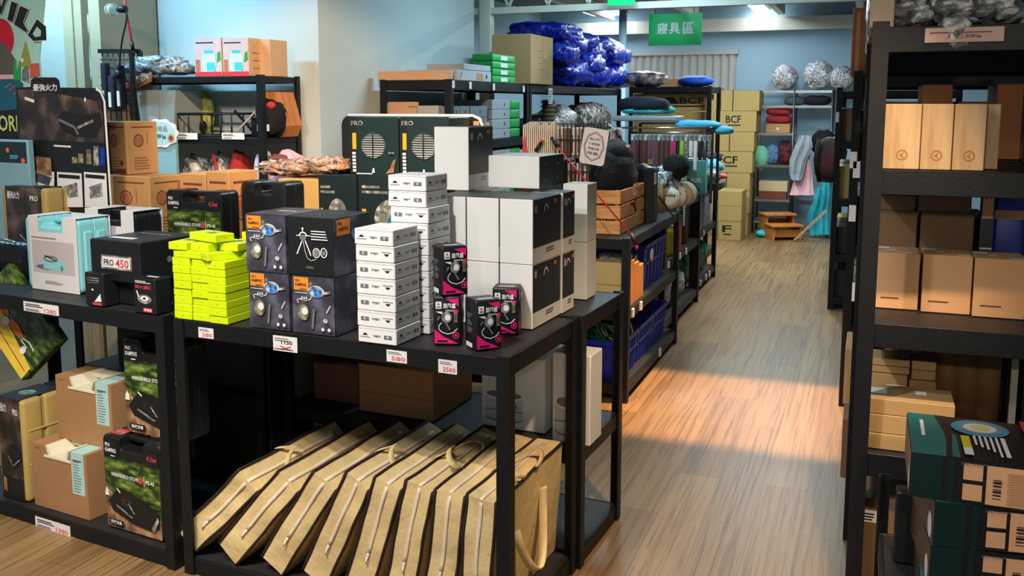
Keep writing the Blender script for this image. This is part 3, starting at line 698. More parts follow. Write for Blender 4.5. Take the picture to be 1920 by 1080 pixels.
# ------------------------------------------------------------------ tan canvas bags leaning on the bottom shelf
BT, BL_, BHt = 0.100, 0.56, 0.405
def canvas_bag(kind, seed):
    """local: pivot at the bottom left front edge; x = thickness, y = depth, z = height"""
    root = bpy.data.objects.new('canvas_bag', None); COL.objects.link(root); root.empty_display_size = 0.05
    rr = random.Random(seed)
    m = MB(); NX, NY, NZ = 6, 12, 12
    def surf(p):
        c = Vector((p.x - BT / 2, 0, 0)); q = p.copy()
        # soft pillow bulge and folds
        bul = math.sin(math.pi * min(max(p.z / BHt, 0), 1)) * math.sin(math.pi * min(max(p.y / BL_, 0), 1))
        q.x += (1 if c.x > 0 else -1) * 0.006 * bul * (abs(c.x) * 2 / BT)
        nn = mnoise.noise(Vector((p.x * 9 + seed * 3, p.y * 7, p.z * 9))); q.y += 0.014 * nn * (1 if p.y < 0.02 else 0.2); q.z += 0.006 * nn * (1 if p.z > BHt * 0.8 else 0)
        q.x += 0.005 * mnoise.noise(Vector((p.y * 6, p.z * 6, seed * 2.1)))
        return q
    def grid(o, a, b, na, nb):
        vs = []; fs = []; o, a, b = Vector(o), Vector(a), Vector(b)
        for i in range(na + 1):
            for j in range(nb + 1): vs.append(surf(o + a * (i / na) + b * (j / nb)))
        for i in range(na):
            for j in range(nb): fs.append((i * (nb + 1) + j, (i + 1) * (nb + 1) + j, (i + 1) * (nb + 1) + j + 1, i * (nb + 1) + j + 1))
        m.add(vs, fs, BAGT, True)
    grid((0, 0, 0), (BT, 0, 0), (0, 0, BHt), NX, NZ * 2); grid((0, BL_, 0), (0, 0, BHt), (BT, 0, 0), NZ, NX)
    grid((0, 0, BHt), (BT, 0, 0), (0, BL_, 0), NX, NY * 2); grid((0, 0, 0), (0, BL_, 0), (BT, 0, 0), NY, NX)
    grid((0, 0, 0), (0, 0, BHt), (0, BL_, 0), NZ, NY); grid((BT, 0, 0), (0, BL_, 0), (0, 0, BHt), NY, NZ)
    body = m.build('bag_body', root)
    path = lambda x: [surf(Vector((x, 0, BHt * t / 14))) + Vector((0, -0.001, 0)) for t in range(15)] + [surf(Vector((x, BL_ * t / 14, BHt))) + Vector((0, 0, 0.001)) for t in range(15)]
    for x in (0.0, BT):
        MB().tube(path(x), 0.0055, BAGD, 6).build('piping', root)
    z0 = 0.14
    zp = [surf(Vector((BT / 2, 0, z0 + (BHt - z0) * t / 10))) + Vector((0, -0.0025, 0)) for t in range(10)] + [surf(Vector((BT / 2, 0.004, BHt))) + Vector((0, -0.001, 0.0015))] + [surf(Vector((BT / 2, BL_ * 0.92 * t / 10, BHt))) + Vector((0, 0, 0.0025)) for t in range(1, 11)]
    zo = MB().ribbon(zp, (0.012, 0, 0), 0.002, ZIP).build('zipper', root)
    pm = MB(); pz = zp[0]; pm.box(pz.x - 0.005, pz.y - 0.004, pz.z - 0.012, pz.x + 0.005, pz.y + 0.001, pz.z + 0.004, PAPER, 0.002); pm.tube([(pz.x, pz.y - 0.004, pz.z - 0.01), (pz.x + 0.004, pz.y - 0.006, pz.z - 0.03)], 0.003, PAPER, 6)
    pm.build('zipper_pull', zo)
    if seed == 1:
        MB().box(-0.009, 0.03, 0.04, -0.006, 0.44, BHt - 0.03, FILM).build('clear_window', root)
    if kind >= 1:   # strap loops on the top
        pts = []
        for t in range(13):
            a = t / 12; pts.append((BT * 0.5 - 0.055 + 0.11 * a + 0.01 * math.sin(a * 9), 0.2 + 0.05 * math.sin(a * math.pi * 2), BHt + 0.008 + 0.045 * math.sin(math.pi * a)))
        MB().ribbon(pts, (0.004, 0.026, 0.004), 0.003, BAGT).build('carry_strap', root)
        if kind >= 2:
            pts = [(p[0] * 0.9 + 0.01, 0.30 - (p[1] - 0.2) * 1.6, BHt + 0.008 + 0.035 * math.sin(math.pi * i / 12)) for i, p in enumerate(pts)]
            MB().ribbon(pts, (0.006, 0.024, -0.004), 0.003, BAGT).build('carry_strap', root)
    if kind == 3:   # handles hanging on the big right face
        y0, y1 = 0.14, 0.36
        pts = [(BT + 0.012, y0, 0.26)] + [(BT + 0.012 + 0.05 * math.sin(math.pi * t / 12), y0 + (y1 - y0) * t / 12, 0.26 - 0.19 * math.sin(math.pi * t / 12) ** 0.8 + 0.05 * t / 12) for t in range(13)] + [(BT + 0.012, y1, 0.32)]
        MB().ribbon(pts, (0.022, 0.014, 0.010), 0.005, mat('pale_strap', (232, 206, 150), 0.8)).build('carry_handle', root)
    return root
ZS = 0.06 + 0.001
bagp = [(46, 1), (41, 0), (33, 0), (26, 1), (18, 0), (12, 2), (7, 0), (4, 3)]
blab = ['tan canvas bag at the far left, leaning over the most', 'tan canvas bag second from the left, leaning on its neighbour', 'tan canvas bag third from the left, its bare top corner raised',
        'tan canvas bag fourth from the left with one loose strap on top', 'tan canvas bag fifth from the left with smooth bare top', 'tan canvas bag sixth from the left with tangled straps on top',
        'tan canvas bag second from the right beside the front post', 'tan canvas bag at the right end, handle hanging on its side']
# each bag leans on the next: find the foot of every bag from the right end to the left
xr = [0] * 8; xr[7] = AX1 - 0.083; Hs, Ts = BHt + 0.006, BT + 0.007
for i in range(6, -1, -1):
    a, b = math.radians(bagp[i + 1][0]), math.radians(bagp[i][0])
    lx_, lz_ = xr[i + 1] - Ts * math.cos(a), ZS + Ts * math.sin(a); tx, tz = Hs * math.sin(b), ZS + Hs * math.cos(b)
    s_ = min((tz - lz_) / math.cos(a), Hs); xr[i] = lx_ + s_ * math.sin(a) - tx
for i, (lean, kind) in enumerate(bagp):
    r = canvas_bag(kind, i + 1); a = math.radians(lean)
    r.location = WD(RA, (xr[i] - BT * math.cos(a), AY + 0.03, ZS + BT * math.sin(a)))
    r.rotation_euler = (Matrix.Rotation(RA, 4, 'Z') @ Matrix.Rotation(a, 4, 'Y')).to_euler()
    tag(r, blab[i], 'bag', 'tan canvas bags')

# things on the rear rack's middle shelf
ZM = 0.44 + EPS
yb = BY + 0.05
def fire_box(u0, u1, v0, Y, d, label, z0=ZM):
    def deco(m, wd, dd, h):
        f = Fr((-wd / 2, -dd / 2, 0), (1, 0, 0), (0, 0, 1)); g = mat('pale_steel_print', (196, 194, 188), 0.4); cx = wd * 0.36
        m.rect(f, cx - wd * 0.3, h * 0.12, wd * 0.6, h * 0.34, g); m.ell(f, cx, h * 0.12, wd * 0.3, h * 0.05, g); m.ell(f, cx, h * 0.46, wd * 0.3, h * 0.07, GREYINK); m.ring(f, cx, h * 0.46, wd * 0.31, h * 0.08, 0.008, PAPER)
        for k in range(6): m.rect(f, cx + wd * (0.02 + k * 0.035), h * 0.28, wd * 0.02, h * 0.06, GREYINK)
        m.rect(f, cx - wd * 0.3, h * 0.24, wd * 0.6, 0.003, GREYINK); m.ring(f, cx, h * 0.14, wd * 0.29, h * 0.05, 0.004, GREYINK, 16, 180, 360)
        t = Fr((-wd / 2, -dd / 2, h), (1, 0, 0), (0, 1, 0)); m.ell(t, wd * 0.4, dd * 0.5, 0.012, 0.008, INK, 10); m.bars(t, wd * 0.5, dd * 0.2, wd * 0.3, dd * 0.2, GREYINK, 2)
    return carton('fire_pit_carton', label, 'carton', u0, u1, v0, 800, Y, d, CREAM, deco, RA, z0)
fire_box(903, 1022, 668, yb + 0.06, 0.24, 'large white carton with round fire pit picture behind the front post')
fire_box(1036, 1107, 664, BY + 0.055, 0.13, 'white carton with fire pit picture at the open end of the shelf')
def kdeco(m, wd, d, h):
    f = Fr((-wd / 2, -d / 2, 0), (1, 0, 0), (0, 0, 1)); m.rect(f, 0, h * 0.42, wd, 0.002, KINK)
carton('brown_carton', 'brown carton on the dark middle shelf above the tan bags', 'carton', 673, 812, 690, 780, BY + 0.06, 0.34, KRAFTD, kdeco, RA, ZM)
carton('brown_carton', 'dim reddish brown carton left of the other on the middle shelf', 'carton', 588, 672, 684, 740, BY + 0.12, 0.3, mat('reddish_card', (118, 74, 58), 0.75), None, RA, ZM)
carton('grey_carton', 'grey carton standing at the dim left end of the middle shelf', 'carton', 517, 560, 655, 740, BY + 0.10, 0.2, mat('grey_card', (110, 108, 100), 0.7), None, RA, ZM)

# ------------------------------------------------------------------ left rack: stove cases
def rounded(w_, h_, r, n=4, x0=0.0, z0=0.0):
    pts = []
    for cx_, cz_, a0 in ((w_ - r, r, -90), (w_ - r, h_ - r, 0), (r, h_ - r, 90), (r, r, 180)):
        for k in range(n + 1):
            a = math.radians(a0 + 90 * k / n); pts.append((x0 + cx_ + r * math.cos(a), z0 + cz_ + r * math.sin(a)))
    return pts
def case_outline(w_, h_, r=0.02, nl=0.3, nr=0.72, nd=0.13):
    """carry case seen from the front: rounded box with a hand notch in the top edge"""
    pts = []
    def arc(cx_, cz_, rr, a0, a1, n=4):
        for k in range(n + 1):
            a = math.radians(a0 + (a1 - a0) * k / n); pts.append((cx_ + rr * math.cos(a), cz_ + rr * math.sin(a)))
    arc(w_ - r, r, r, -90, 0); arc(w_ - r, h_ - r, r, 0, 90)
    x1, x0, zb = w_ * nr, w_ * nl, h_ * (1 - nd); q = r * 0.6
    arc(x1 + q, h_ - q, q, 90, 180); arc(x1 - q, zb + q, q, 0, -90); arc(x0 + q, zb + q, q, 270, 180); arc(x0 - q, h_ - q, q, 0, 90)
    arc(r, h_ - r, r, 90, 180); arc(r, r, r, 180, 270)
    return pts
def case_body(m, w_, d, h_, mt, r=0.02, edge=0.012):
    """two shells with chamfered rims, hand notch, and the handle bar"""
    o = case_outline(w_, h_, r)
    cx_, cz_ = w_ / 2, h_ / 2
    def sh(p, k): return (cx_ + (p[0] - cx_) * (1 - k / w_ * 2) - w_ / 2, cz_ + (p[1] - cz_) * (1 - k / h_ * 2))
    rings = [(-d / 2, edge), (-d / 2 + edge * 0.3, edge * 0.3), (-d / 2 + edge, 0), (-0.004, 0), (-0.002, 0.003), (0.002, 0.003), (0.004, 0), (d / 2 - edge, 0), (d / 2 - edge * 0.3, edge * 0.3), (d / 2, edge)]
    vs = []; n = len(o)
    for y, k in rings:
        for p in o: a = sh(p, k); vs.append((a[0], y, a[1]))
    fs = [tuple(range(n)), tuple(range((len(rings) - 1) * n, len(rings) * n))[::-1]]
    for i in range(len(rings) - 1):
        for k in range(n): fs.append((i * n + k, i * n + n + k, i * n + n + (k + 1) % n, i * n + (k + 1) % n))
    m.add(vs, fs, mt, False)
    m.box(-w_ * 0.21, -0.016, h_ - 0.026, w_ * 0.23, 0.016, h_ - 0.004, mt, 0.006, 2)
    return m
def front_frame(w_, d, h_): return Fr((-w_ / 2, -d / 2, 0), (1, 0, 0), (0, 0, 1))
# mint case with white sleeve
b = AT(153, 553, Z=TOP, rot=RC); fy = b.y
x0, x1 = AT(51, 500, Y=fy, rot=RC).x, AT(149, 500, Y=fy, rot=RC).x
w_, d_, h_ = x1 - x0, 0.150, AT(100, 404, Y=fy + 0.06, rot=RC).z - TOP
t = empty('stove_case', 'mint green stove case in a white paper sleeve with a stove picture', 'case', WD(RC, ((x0 + x1) / 2, fy + d_ / 2, TOP + EPS)), RC, 'stove cases in paper sleeves')
mb = case_body(MB(), w_, d_, h_, MINT, 0.022)
for s_ in (0.3, 0.7): mb.box(w_ / 2 - 0.004, -d_ / 2 + d_ * (s_ - 0.12), 0.02, w_ / 2 + 0.006, -d_ / 2 + d_ * (s_ + 0.12), h_ - 0.05, MINT, 0.004, 1)
mb.build('case_body', t)
def sleeve(t, w_, d_, h_, xl, xr_, pic):
    m = MB(); th = 0.0015; y = -d_ / 2 - 0.0025
    zt = h_ + 0.002; nx0, nx1 = -w_ / 2 + w_ * 0.30 - 0.006, -w_ / 2 + w_ * 0.72 + 0.006; zn = h_ * 0.80
    m.box(xl, y - th, 0.0, xr_, y, zn, PAPER); m.box(xl, y - th, zn, nx0, y, zt, PAPER); m.box(nx1, y - th, zn, xr_, y, zt, PAPER)
    m.box(xl, y - th, zt, nx0, d_ / 2 + 0.003, zt + th, PAPER); m.box(nx1, y - th, zt, xr_, d_ / 2 + 0.003, zt + th, PAPER)
    m.box(xl, d_ / 2 + 0.002, 0.0, xr_, d_ / 2 + 0.002 + th, zt, PAPER)
    if pic:
        f = Fr((xl, y - th, 0), (1, 0, 0), (0, 0, 1)); W_ = xr_ - xl; g = mat('pale_print', (196, 186, 190), 0.6)
        m.rect(f, W_ * 0.05, h_ * 0.24, W_ * 0.88, h_ * 0.44, g)
        m.ell(f, W_ * 0.34, h_ * 0.32, W_ * 0.22, h_ * 0.035, GREYINK); m.poly(f, [(W_ * 0.28, h_ * 0.30), (W_ * 0.72, h_ * 0.28), (W_ * 0.74, h_ * 0.40), (W_ * 0.60, h_ * 0.44), (W_ * 0.28, h_ * 0.42)], MINT)
        m.ring(f, W_ * 0.44, h_ * 0.44, W_ * 0.15, h_ * 0.045, 0.006, GREYINK); m.line(f, [(W_ * 0.32, h_ * 0.48), (W_ * 0.58, h_ * 0.42)], 0.004, INK); m.ell(f, W_ * 0.67, h_ * 0.33, 0.008, 0.01, STONE)
        m.bars(f, W_ * 0.3, h_ * 0.10, W_ * 0.4, h_ * 0.05, GREYINK, 3, 1, 0.3); m.bars(f, W_ * 0.06, h_ * 0.72, W_ * 0.8, h_ * 0.03, GREYINK, 1, 1, 0.3)
    return m.build('paper_sleeve', t)
sleeve(t, w_, d_, h_, -w_ / 2 + 0.03, w_ / 2 - 0.002, True)
# black case behind it
fy2 = fy + 0.20
x0, x1 = AT(162, 440, Y=fy2, rot=RC).x, AT(254, 440, Y=fy2, rot=RC).x
w2, h2 = x1 - x0, AT(210, 392, Y=fy2 + 0.05, rot=RC).z - TOP
t = empty('stove_case', 'black stove case with white sleeve straps behind the mint one', 'case', WD(RC, ((x0 + x1) / 2, fy2 + 0.07, TOP + EPS)), RC, 'stove cases in paper sleeves')
case_body(MB(), w2, 0.14, h2, BLKPL, 0.03).build('case_body', t); sleeve(t, w2, 0.14, h2, -w2 / 2 + 0.004, w2 / 2 - 0.004, False)
# tan case with dark label
def tan_case(w_, d, h_, label, loc, rot, group='tan moulded cases'):
    t = empty('stove_case', label, 'case', loc, rot, group); m = MB()
    m.box(-w_ / 2, -d / 2, 0, w_ / 2, -0.003, h_, TAN, 0.018, 3); m.box(-w_ / 2, 0.003, 0, w_ / 2, d / 2, h_, TAN, 0.018, 3); m.box(-w_ / 2 + 0.006, -0.004, 0.006, w_ / 2 - 0.006, 0.004, h_ - 0.006, TAN)
    for z in (0.35, 0.68): m.box(w_ / 2 - 0.004, -d / 2 + 0.02, h_ * z, w_ / 2 + 0.003, d / 2 - 0.02, h_ * z + 0.01, TAN, 0.003, 1)
    m.build('case_body', t)
    s = MB(); lw = w_ * 0.8; s.box(-lw / 2, -d / 2 - 0.002, 0.0, lw / 2, -d / 2, h_ + 0.001, SMOKE); s.box(-lw / 2, -d / 2 - 0.002, h_ + 0.001, lw / 2, d / 2, h_ + 0.003, BLACKCARD)
    f = Fr((-lw / 2, -d / 2 - 0.002, 0), (1, 0, 0), (0, 0, 1))
    s.text(f, lw * 0.06, h_ * 0.86, lw * 0.34, h_ * 0.09, '最強火力', WINK); s.rect(f, 0, 0, lw, h_ * 0.22, BLACKCARD); s.text(f, lw * 0.7, h_ * 0.85, lw * 0.22, h_ * 0.06, 'PRO', WINK)
    s.poly(f, [(lw * 0.35, h_ * 0.44), (lw * 0.48, h_ * 0.56), (lw * 0.9, h_ * 0.5), (lw * 0.95, h_ * 0.4), (lw * 0.6, h_ * 0.3)], BLACKCARD); s.line(f, [(lw * 0.36, h_ * 0.44), (lw * 0.58, h_ * 0.34), (lw * 0.9, h_ * 0.42)], 0.006, STONE)
    s.poly(f, [(lw * 0.08, h_ * 0.08), (lw * 0.26, h_ * 0.06), (lw * 0.25, h_ * 0.2), (lw * 0.1, h_ * 0.22)], EARTH)
    g = Fr((-lw / 2, -d / 2, h_ + 0.003), (1, 0, 0), (0, 1, 0)); s.ell(g, lw * 0.5, d * 0.45, lw * 0.28, d * 0.16, STONE); s.ell(g, lw * 0.62, d * 0.45, lw * 0.1, d * 0.1, GREENB)
    s.build('printed_sleeve', t)
    return t
fy3 = fy + 0.24
a = AT(6, 420, Y=fy3, rot=RC); b = AT(89, 420, Y=fy3, rot=RC)
tan_case(b.x - a.x, 0.19, AT(48, 352, Y=fy3, rot=RC).z - TOP - EPS, 'tan stove case with dark printed label behind the mint case', WD(RC, ((a.x + b.x) / 2, fy3 + 0.095, TOP + EPS)), RC)
# black ribbed blower coil at the far left end
m = MB(); prof = []
for k in range(16): prof += [(0.070 + 0.008 * (k % 2), -0.13 + k * 0.017)]
m.lathe([(0.02, -0.135)] + prof + [(0.02, 0.13)], BLKPL, (0, 0, 0.08), 28, False, 'X'); m.tube([(-0.1, -0.03, 0.155), (-0.05, -0.06, 0.17), (0.08, -0.07, 0.165)], 0.006, CHROME)
p = AT(4, 528, Z=TOP, rot=RC)
tag(m.build('air_hose', None, WD(RC, (p.x - 0.02, p.y + 0.10, TOP + EPS)), RC), 'black ribbed hose lying at the left end of the rack', 'hose')
# black boxes in the middle
def black_box(name, u0, u1, v0, Y, d, label, z0, deco=None, h=None): return carton(name, label, 'box', u0, u1, v0, 600, Y, d, BLACKCARD, deco, RC, z0, 'black boxes between the mint case and the neon stack', 0.004, None if h is None else z0 + h)
e0 = AT(160, 574, Z=TOP, rot=RC).y
def d1(m, w_, d, h):
    f = Fr((-w_ / 2, -d / 2, 0), (1, 0, 0), (0, 0, 1)); m.rect(f, w_ * 0.15, h * 0.93, w_ * 0.72, 0.003, GREYINK)
lb = black_box('stove_box', 178, 268, 525, e0 + 0.085, 0.26, 'large black box carrying the flat black stove box', TOP + EPS, d1)
def d2(m, w_, d, h):
    f = Fr((-w_ / 2, -d / 2, 0), (1, 0, 0), (0, 0, 1)); m.rect(f, w_ * 0.22, h * 0.30, w_ * 0.62, h * 0.34, STONE); m.rect(f, w_ * 0.25, h * 0.34, w_ * 0.56, h * 0.26, PAPER); m.text(f, w_ * 0.28, h * 0.38, w_ * 0.2, h * 0.16, 'PRO', INK); m.text(f, w_ * 0.52, h * 0.36, w_ * 0.26, h * 0.2, '450', REDINK)
    g = Fr((-w_ / 2, -d / 2, h), (1, 0, 0), (0, 1, 0)); m.rect(g, w_ * 0.12, d * 0.2, w_ * 0.5, d * 0.12, PAPER); m.rect(g, w_ * 0.1, d * 0.7, w_ * 0.7, d * 0.05, STONE)
    r = Fr((w_ / 2, -d / 2, 0), (0, 1, 0), (0, 0, 1)); m.ell(r, d * 0.5, h * 0.5, 0.012, 0.012, GREYINK)
black_box('stove_box', 172, 264, 452, e0 + 0.05, 0.27, 'flat black stove box with white sticker lying on top', lb['top'] + EPS, d2)
def d3(m, w_, d, h):
    f = Fr((-w_ / 2, -d / 2, 0), (1, 0, 0), (0, 0, 1)); m.poly(f, [(w_ * 0.5, h * 0.14), (w_ * 0.88, h * 0.16), (w_ * 0.84, h * 0.4)], WINK); m.rect(f, w_ * 0.4, h * 0.04, w_ * 0.5, h * 0.08, REDINK); m.bars(f, w_ * 0.18, h * 0.76, w_ * 0.66, h * 0.14, STONE, 2, 2); m.line(f, [(w_ * 0.2, h * 0.7), (w_ * 0.8, h * 0.72)], 0.003, GREYINK); m.ell(f, w_ * 0.45, h * 0.5, 0.006, 0.004, PAPER, 8)
black_box('torch_pack', 160, 194, 512, e0 + 0.012, 0.07, 'small black pack with white triangle in front of the big black box', TOP + EPS, d3)
def d4(m, w_, d, h):
    f = Fr((-w_ / 2, -d / 2, 0), (1, 0, 0), (0, 0, 1)); m.bars(f, w_ * 0.1, h * 0.86, w_ * 0.76, h * 0.08, PAPER, 2, 1); m.text(f, w_ * 0.1, h * 0.70, w_ * 0.76, h * 0.10, '猛火爐頭', REDINK); m.ell(f, w_ * 0.52, h * 0.42, w_ * 0.32, h * 0.13, STONE); m.ell(f, w_ * 0.52, h * 0.44, w_ * 0.2, h * 0.07, PAPER); m.ell(f, w_ * 0.52, h * 0.44, w_ * 0.07, h * 0.03, INK); m.line(f, [(w_ * 0.18, h * 0.64), (w_ * 0.28, h * 0.46)], 0.006, PAPER); m.rect(f, w_ * 0.46, h * 0.07, w_ * 0.42, h * 0.11, REDINK); m.text(f, w_ * 0.5, h * 0.09, w_ * 0.34, h * 0.07, '990', WINK)
    g = Fr((-w_ / 2, -d / 2, h), (1, 0, 0), (0, 1, 0)); m.rect(g, w_ * 0.3, d * 0.4, w_ * 0.5, d * 0.2, PAPER)
black_box('burner_pack', 251, 291, 522, AT(270, 590, Z=TOP, rot=RC).y + 0.005, 0.075, 'small black pack with red lettering and round burner picture', TOP + EPS, d4)

# black carry cases with forest picture
SW, SD, SH = 0.305, 0.115, 0.365
def wind_case(label, loc, rot, group='forest picture stove cases'):
    t = empty('stove_case', label, 'case', loc, rot, group)
    case_body(MB(), SW, SD, SH, BLKPL, 0.02, 0.008).build('case_body', t)
    m = MB(); f = Fr((-SW / 2 + 0.008, -SD / 2 - 0.0006, 0.006), (1, 0, 0), (0, 0, 1)); W_, H_ = SW - 0.016, SH - 0.014
    m.rect(f, 0, 0, W_, H_ * 0.79, FOREST); m.poly(f, [(0, 0), (W_, 0), (W_, H_ * 0.22), (W_ * 0.6, H_ * 0.16), (W_ * 0.2, H_ * 0.3), (0, H_ * 0.5)], EARTH)
    m.rect(f, 0, H_ * 0.78, W_ * 0.26, H_ * 0.2, BLACKCARD); m.text(f, W_ * 0.03, H_ * 0.90, W_ * 0.09, H_ * 0.04, 'PRO', WINK); m.text(f, W_ * 0.03, H_ * 0.84, W_ * 0.2, H_ * 0.045, 'KAMPING', WINK); m.bars(f, W_ * 0.13, H_ * 0.80, W_ * 0.08, H_ * 0.02, WINK, 1)
    m.rect(f, W_ * 0.77, H_ * 0.78, W_ * 0.23, H_ * 0.16, BLACKCARD); m.text(f, W_ * 0.80, H_ * 0.84, W_ * 0.17, H_ * 0.06, '4.1kw', REDINK)
    m.text(f, W_ * 0.13, H_ * 0.585, W_ * 0.50, H_ * 0.04, 'WINDSHIELD STOVE', WINK); m.poly(f, [(W_ * 0.65, H_ * 0.57), (W_ * 0.70, H_ * 0.57), (W_ * 0.71, H_ * 0.61), (W_ * 0.675, H_ * 0.66), (W_ * 0.64, H_ * 0.61)], REDINK); m.rect(f, W_ * 0.735, H_ * 0.55, 0.002, H_ * 0.12, WINK); m.text(f, W_ * 0.77, H_ * 0.585, W_ * 0.15, H_ * 0.04, 'PS-43', WINK)
    m.poly(f, [(W_ * 0.06, H_ * 0.30), (W_ * 0.26, H_ * 0.48), (W_ * 0.72, H_ * 0.40), (W_ * 0.98, H_ * 0.30), (W_ * 0.98, H_ * 0.14), (W_ * 0.84, H_ * 0.08), (W_ * 0.55, H_ * 0.10), (W_ * 0.14, H_ * 0.2)], BLACKCARD)
    m.ell(f, W_ * 0.40, H_ * 0.33, W_ * 0.1, H_ * 0.035, DKSTEEL); m.ell(f, W_ * 0.40, H_ * 0.33, W_ * 0.04, H_ * 0.018, INK, 12); m.line(f, [(W_ * 0.44, H_ * 0.32), (W_ * 0.54, H_ * 0.22)], 0.005, STONE); m.line(f, [(W_ * 0.24, H_ * 0.46), (W_ * 0.30, H_ * 0.42)], 0.006, PAPER)
    m.poly(f, [(W_ * 0.20, H_ * 0.27), (W_ * 0.24, H_ * 0.28), (W_ * 0.52, H_ * 0.18), (W_ * 0.48, H_ * 0.165)], STONE); m.poly(f, [(W_ * 0.84, H_ * 0.10), (W_ * 0.97, H_ * 0.26), (W_ * 0.99, H_ * 0.22), (W_ * 0.9, H_ * 0.08)], STONE)
    m.poly(f, [(W_ * 0.02, H_ * 0.36), (W_ * 0.10, H_ * 0.36), (W_ * 0.09, H_ * 0.42), (W_ * 0.055, H_ * 0.46), (W_ * 0.03, H_ * 0.42)], PAPER)
    m.rect(f, W_ * 0.08, H_ * 0.05, W_ * 0.26, H_ * 0.06, BLACKCARD); m.text(f, W_ * 0.11, H_ * 0.06, W_ * 0.2, H_ * 0.04, '附收納盒', WINK)
    g = Fr((-SW / 2, -SD / 2, SH + 0.0005), (1, 0, 0), (0, 1, 0)); m.rect(g, 0.02, 0.02, 0.06, 0.05, REDINK); m.rect(g, 0.03, 0.03, 0.045, 0.02, STONE)
    m.build('printed_label', t)
    return t
p = AT(200, 986, Z=0.06, rot=RC)
w0 = wind_case('forest picture stove case on the bottom shelf, lower of two by the post', WD(RC, (AT(196, 900, Y=p.y, rot=RC).x + SW / 2, p.y + SD / 2, 0.06 + EPS)), RC)
xq = AT(232, 720, Y=p.y + 0.06, rot=RC).x + SW / 2
dup(w0, WD(RC, (xq + 0.015, p.y + 0.055 + SD / 2, 0.06 + 2 * EPS + SH + 0.003)), RC + 0.06, 'forest picture stove case stacked on the lower one behind the post')
yv = BY + 0.10
xv = AT(312, 400, Y=yv, rot=RA).x
dup(w0, WD(RA, (xv + SW / 2, yv + SD / 2, TOP + EPS)), RA, 'forest picture stove case standing behind the neon boxes')
m = MB(); case_body(m, 0.24, 0.14, 0.40, BLKPL, 0.02)
xk = AT(448, 360, Y=yv + 0.14, rot=RA).x
tag(m.build('stove_case', None, WD(RA, (xk + 0.12, yv + 0.22, TOP + EPS)), RA), 'plain black case peeking out behind the headlamp boxes', 'case')

# bottom shelf of the left rack: kraft cases, tan cases, yellow pack
ZL = 0.06 + EPS
def kraft_case(label, loc, rot, w_, d, h):
    t = empty('kraft_case', label, 'case', loc, rot, 'kraft cases with cream handle')
    m = MB(); x0, x1 = -w_ / 2, w_ / 2
    o = [(x0, 0), (x1, 0), (x1, h), (x1 - w_ * 0.28, h), (x1 - w_ * 0.34, h * 0.84), (x0 + w_ * 0.32, h * 0.84), (x0 + w_ * 0.26, h), (x0, h)]
    m.prism(o[::-1], 'Y', -d / 2, d / 2, KRAFTD); m.bars(Fr((x0, -d / 2, 0), (1, 0, 0), (0, 0, 1)), w_ * 0.06, h * 0.93, w_ * 0.1, h * 0.02, KINK, 1); m.build('case_body', t)
    k = MB(); CRH = mat('cream_moulded_pulp', (222, 214, 190), 0.7); a, b_ = x0 + w_ * 0.27, x1 - w_ * 0.29
    k.prism([(a, h + 0.002), (a + w_ * 0.05, h * 0.845), (b_ - w_ * 0.05, h * 0.845), (b_, h + 0.002), (b_ - 0.012, h + 0.002), (b_ - w_ * 0.05 - 0.012, h * 0.87), (a + w_ * 0.05 + 0.012, h * 0.87), (a + 0.012, h + 0.002)][::-1], 'Y', -d / 2 - 0.002, d / 2, CRH)
    k.box(a + 0.008, d * 0.12, h * 0.9, b_ - 0.008, d * 0.5, h - 0.004, CRH, 0.006, 2); k.box(a - 0.01, -d / 2 - 0.004, h * 0.82, b_ + 0.004, -d / 2, h * 0.86, CRH, 0.001, 1); k.build('handle', t)
    l = MB(); ML = mat('mint_label', (168, 206, 204), 0.5); l.box(x1 - w_ * 0.27, -d / 2 - 0.001, h * 0.36, x1 - w_ * 0.05, -d / 2, h + 0.001, ML); l.box(x1 - w_ * 0.27, -d / 2 - 0.001, h + 0.0005, x1 - w_ * 0.05, d * 0.1, h + 0.002, ML)
    f = Fr((x1 - w_ * 0.27, -d / 2 - 0.001, h * 0.36), (1, 0, 0), (0, 0, 1)); l.bars(f, w_ * 0.03, h * 0.04, w_ * 0.15, h * 0.5, GREYINK, 12, 4, 0.3); l.bars(f, w_ * 0.03, h * 0.52, w_ * 0.16, h * 0.03, INK, 1, 2); l.build('label_strip', t)
    return t
p = AT(168, 976, Z=ZL, rot=RC)
kw = p.x - AT(66, 940, Y=p.y, rot=RC).x; kh = AT(110, 842, Y=p.y, rot=RC).z - ZL; kd = 0.165
k0 = kraft_case('kraft case with cream handle on the bottom shelf, lower of two', WD(RC, (p.x - kw / 2, p.y + kd / 2, ZL)), RC, kw, kd, kh)
xku = AT(107, 760, Y=p.y + 0.085, rot=RC).x
dup(k0, WD(RC, (xku + kw / 2, p.y + kd / 2 + 0.085, ZL + kh + 0.003)), RC, 'kraft case with cream handle stacked higher, beside the yellow pack')
m = MB().cbox(kw + 0.1, 0.2, kh, KRAFTD, 0.003)
tag(m.build('brown_carton', None, WD(RC, (xku + kw / 2, p.y + 0.29, ZL)), RC), 'brown carton at the back of the bottom shelf under the higher kraft case', 'carton', 'plain brown cartons under the left rack top')
p = AT(48, 948, Z=ZL, rot=RC)
th_ = AT(50, 760, Y=p.y, rot=RC).z - ZL
for i, (dx, dy, lb) in enumerate(((-0.095, 0.115, 'tan moulded case with dark band at the left edge of the bottom shelf'), (-0.085, 0.32, 'tan moulded case behind the first, half hidden by the kraft cases'))):
    tan_case(0.17, 0.19, th_, lb, WD(RC, (p.x + dx, p.y + dy, ZL)), RC)
a = AT(40, 735, Y=p.y + 0.13, rot=RC)
m = MB(); YP = mat('yellow_pack_film', (222, 190, 60), 0.35, 0, 0.15, 12, 0.3, 20)
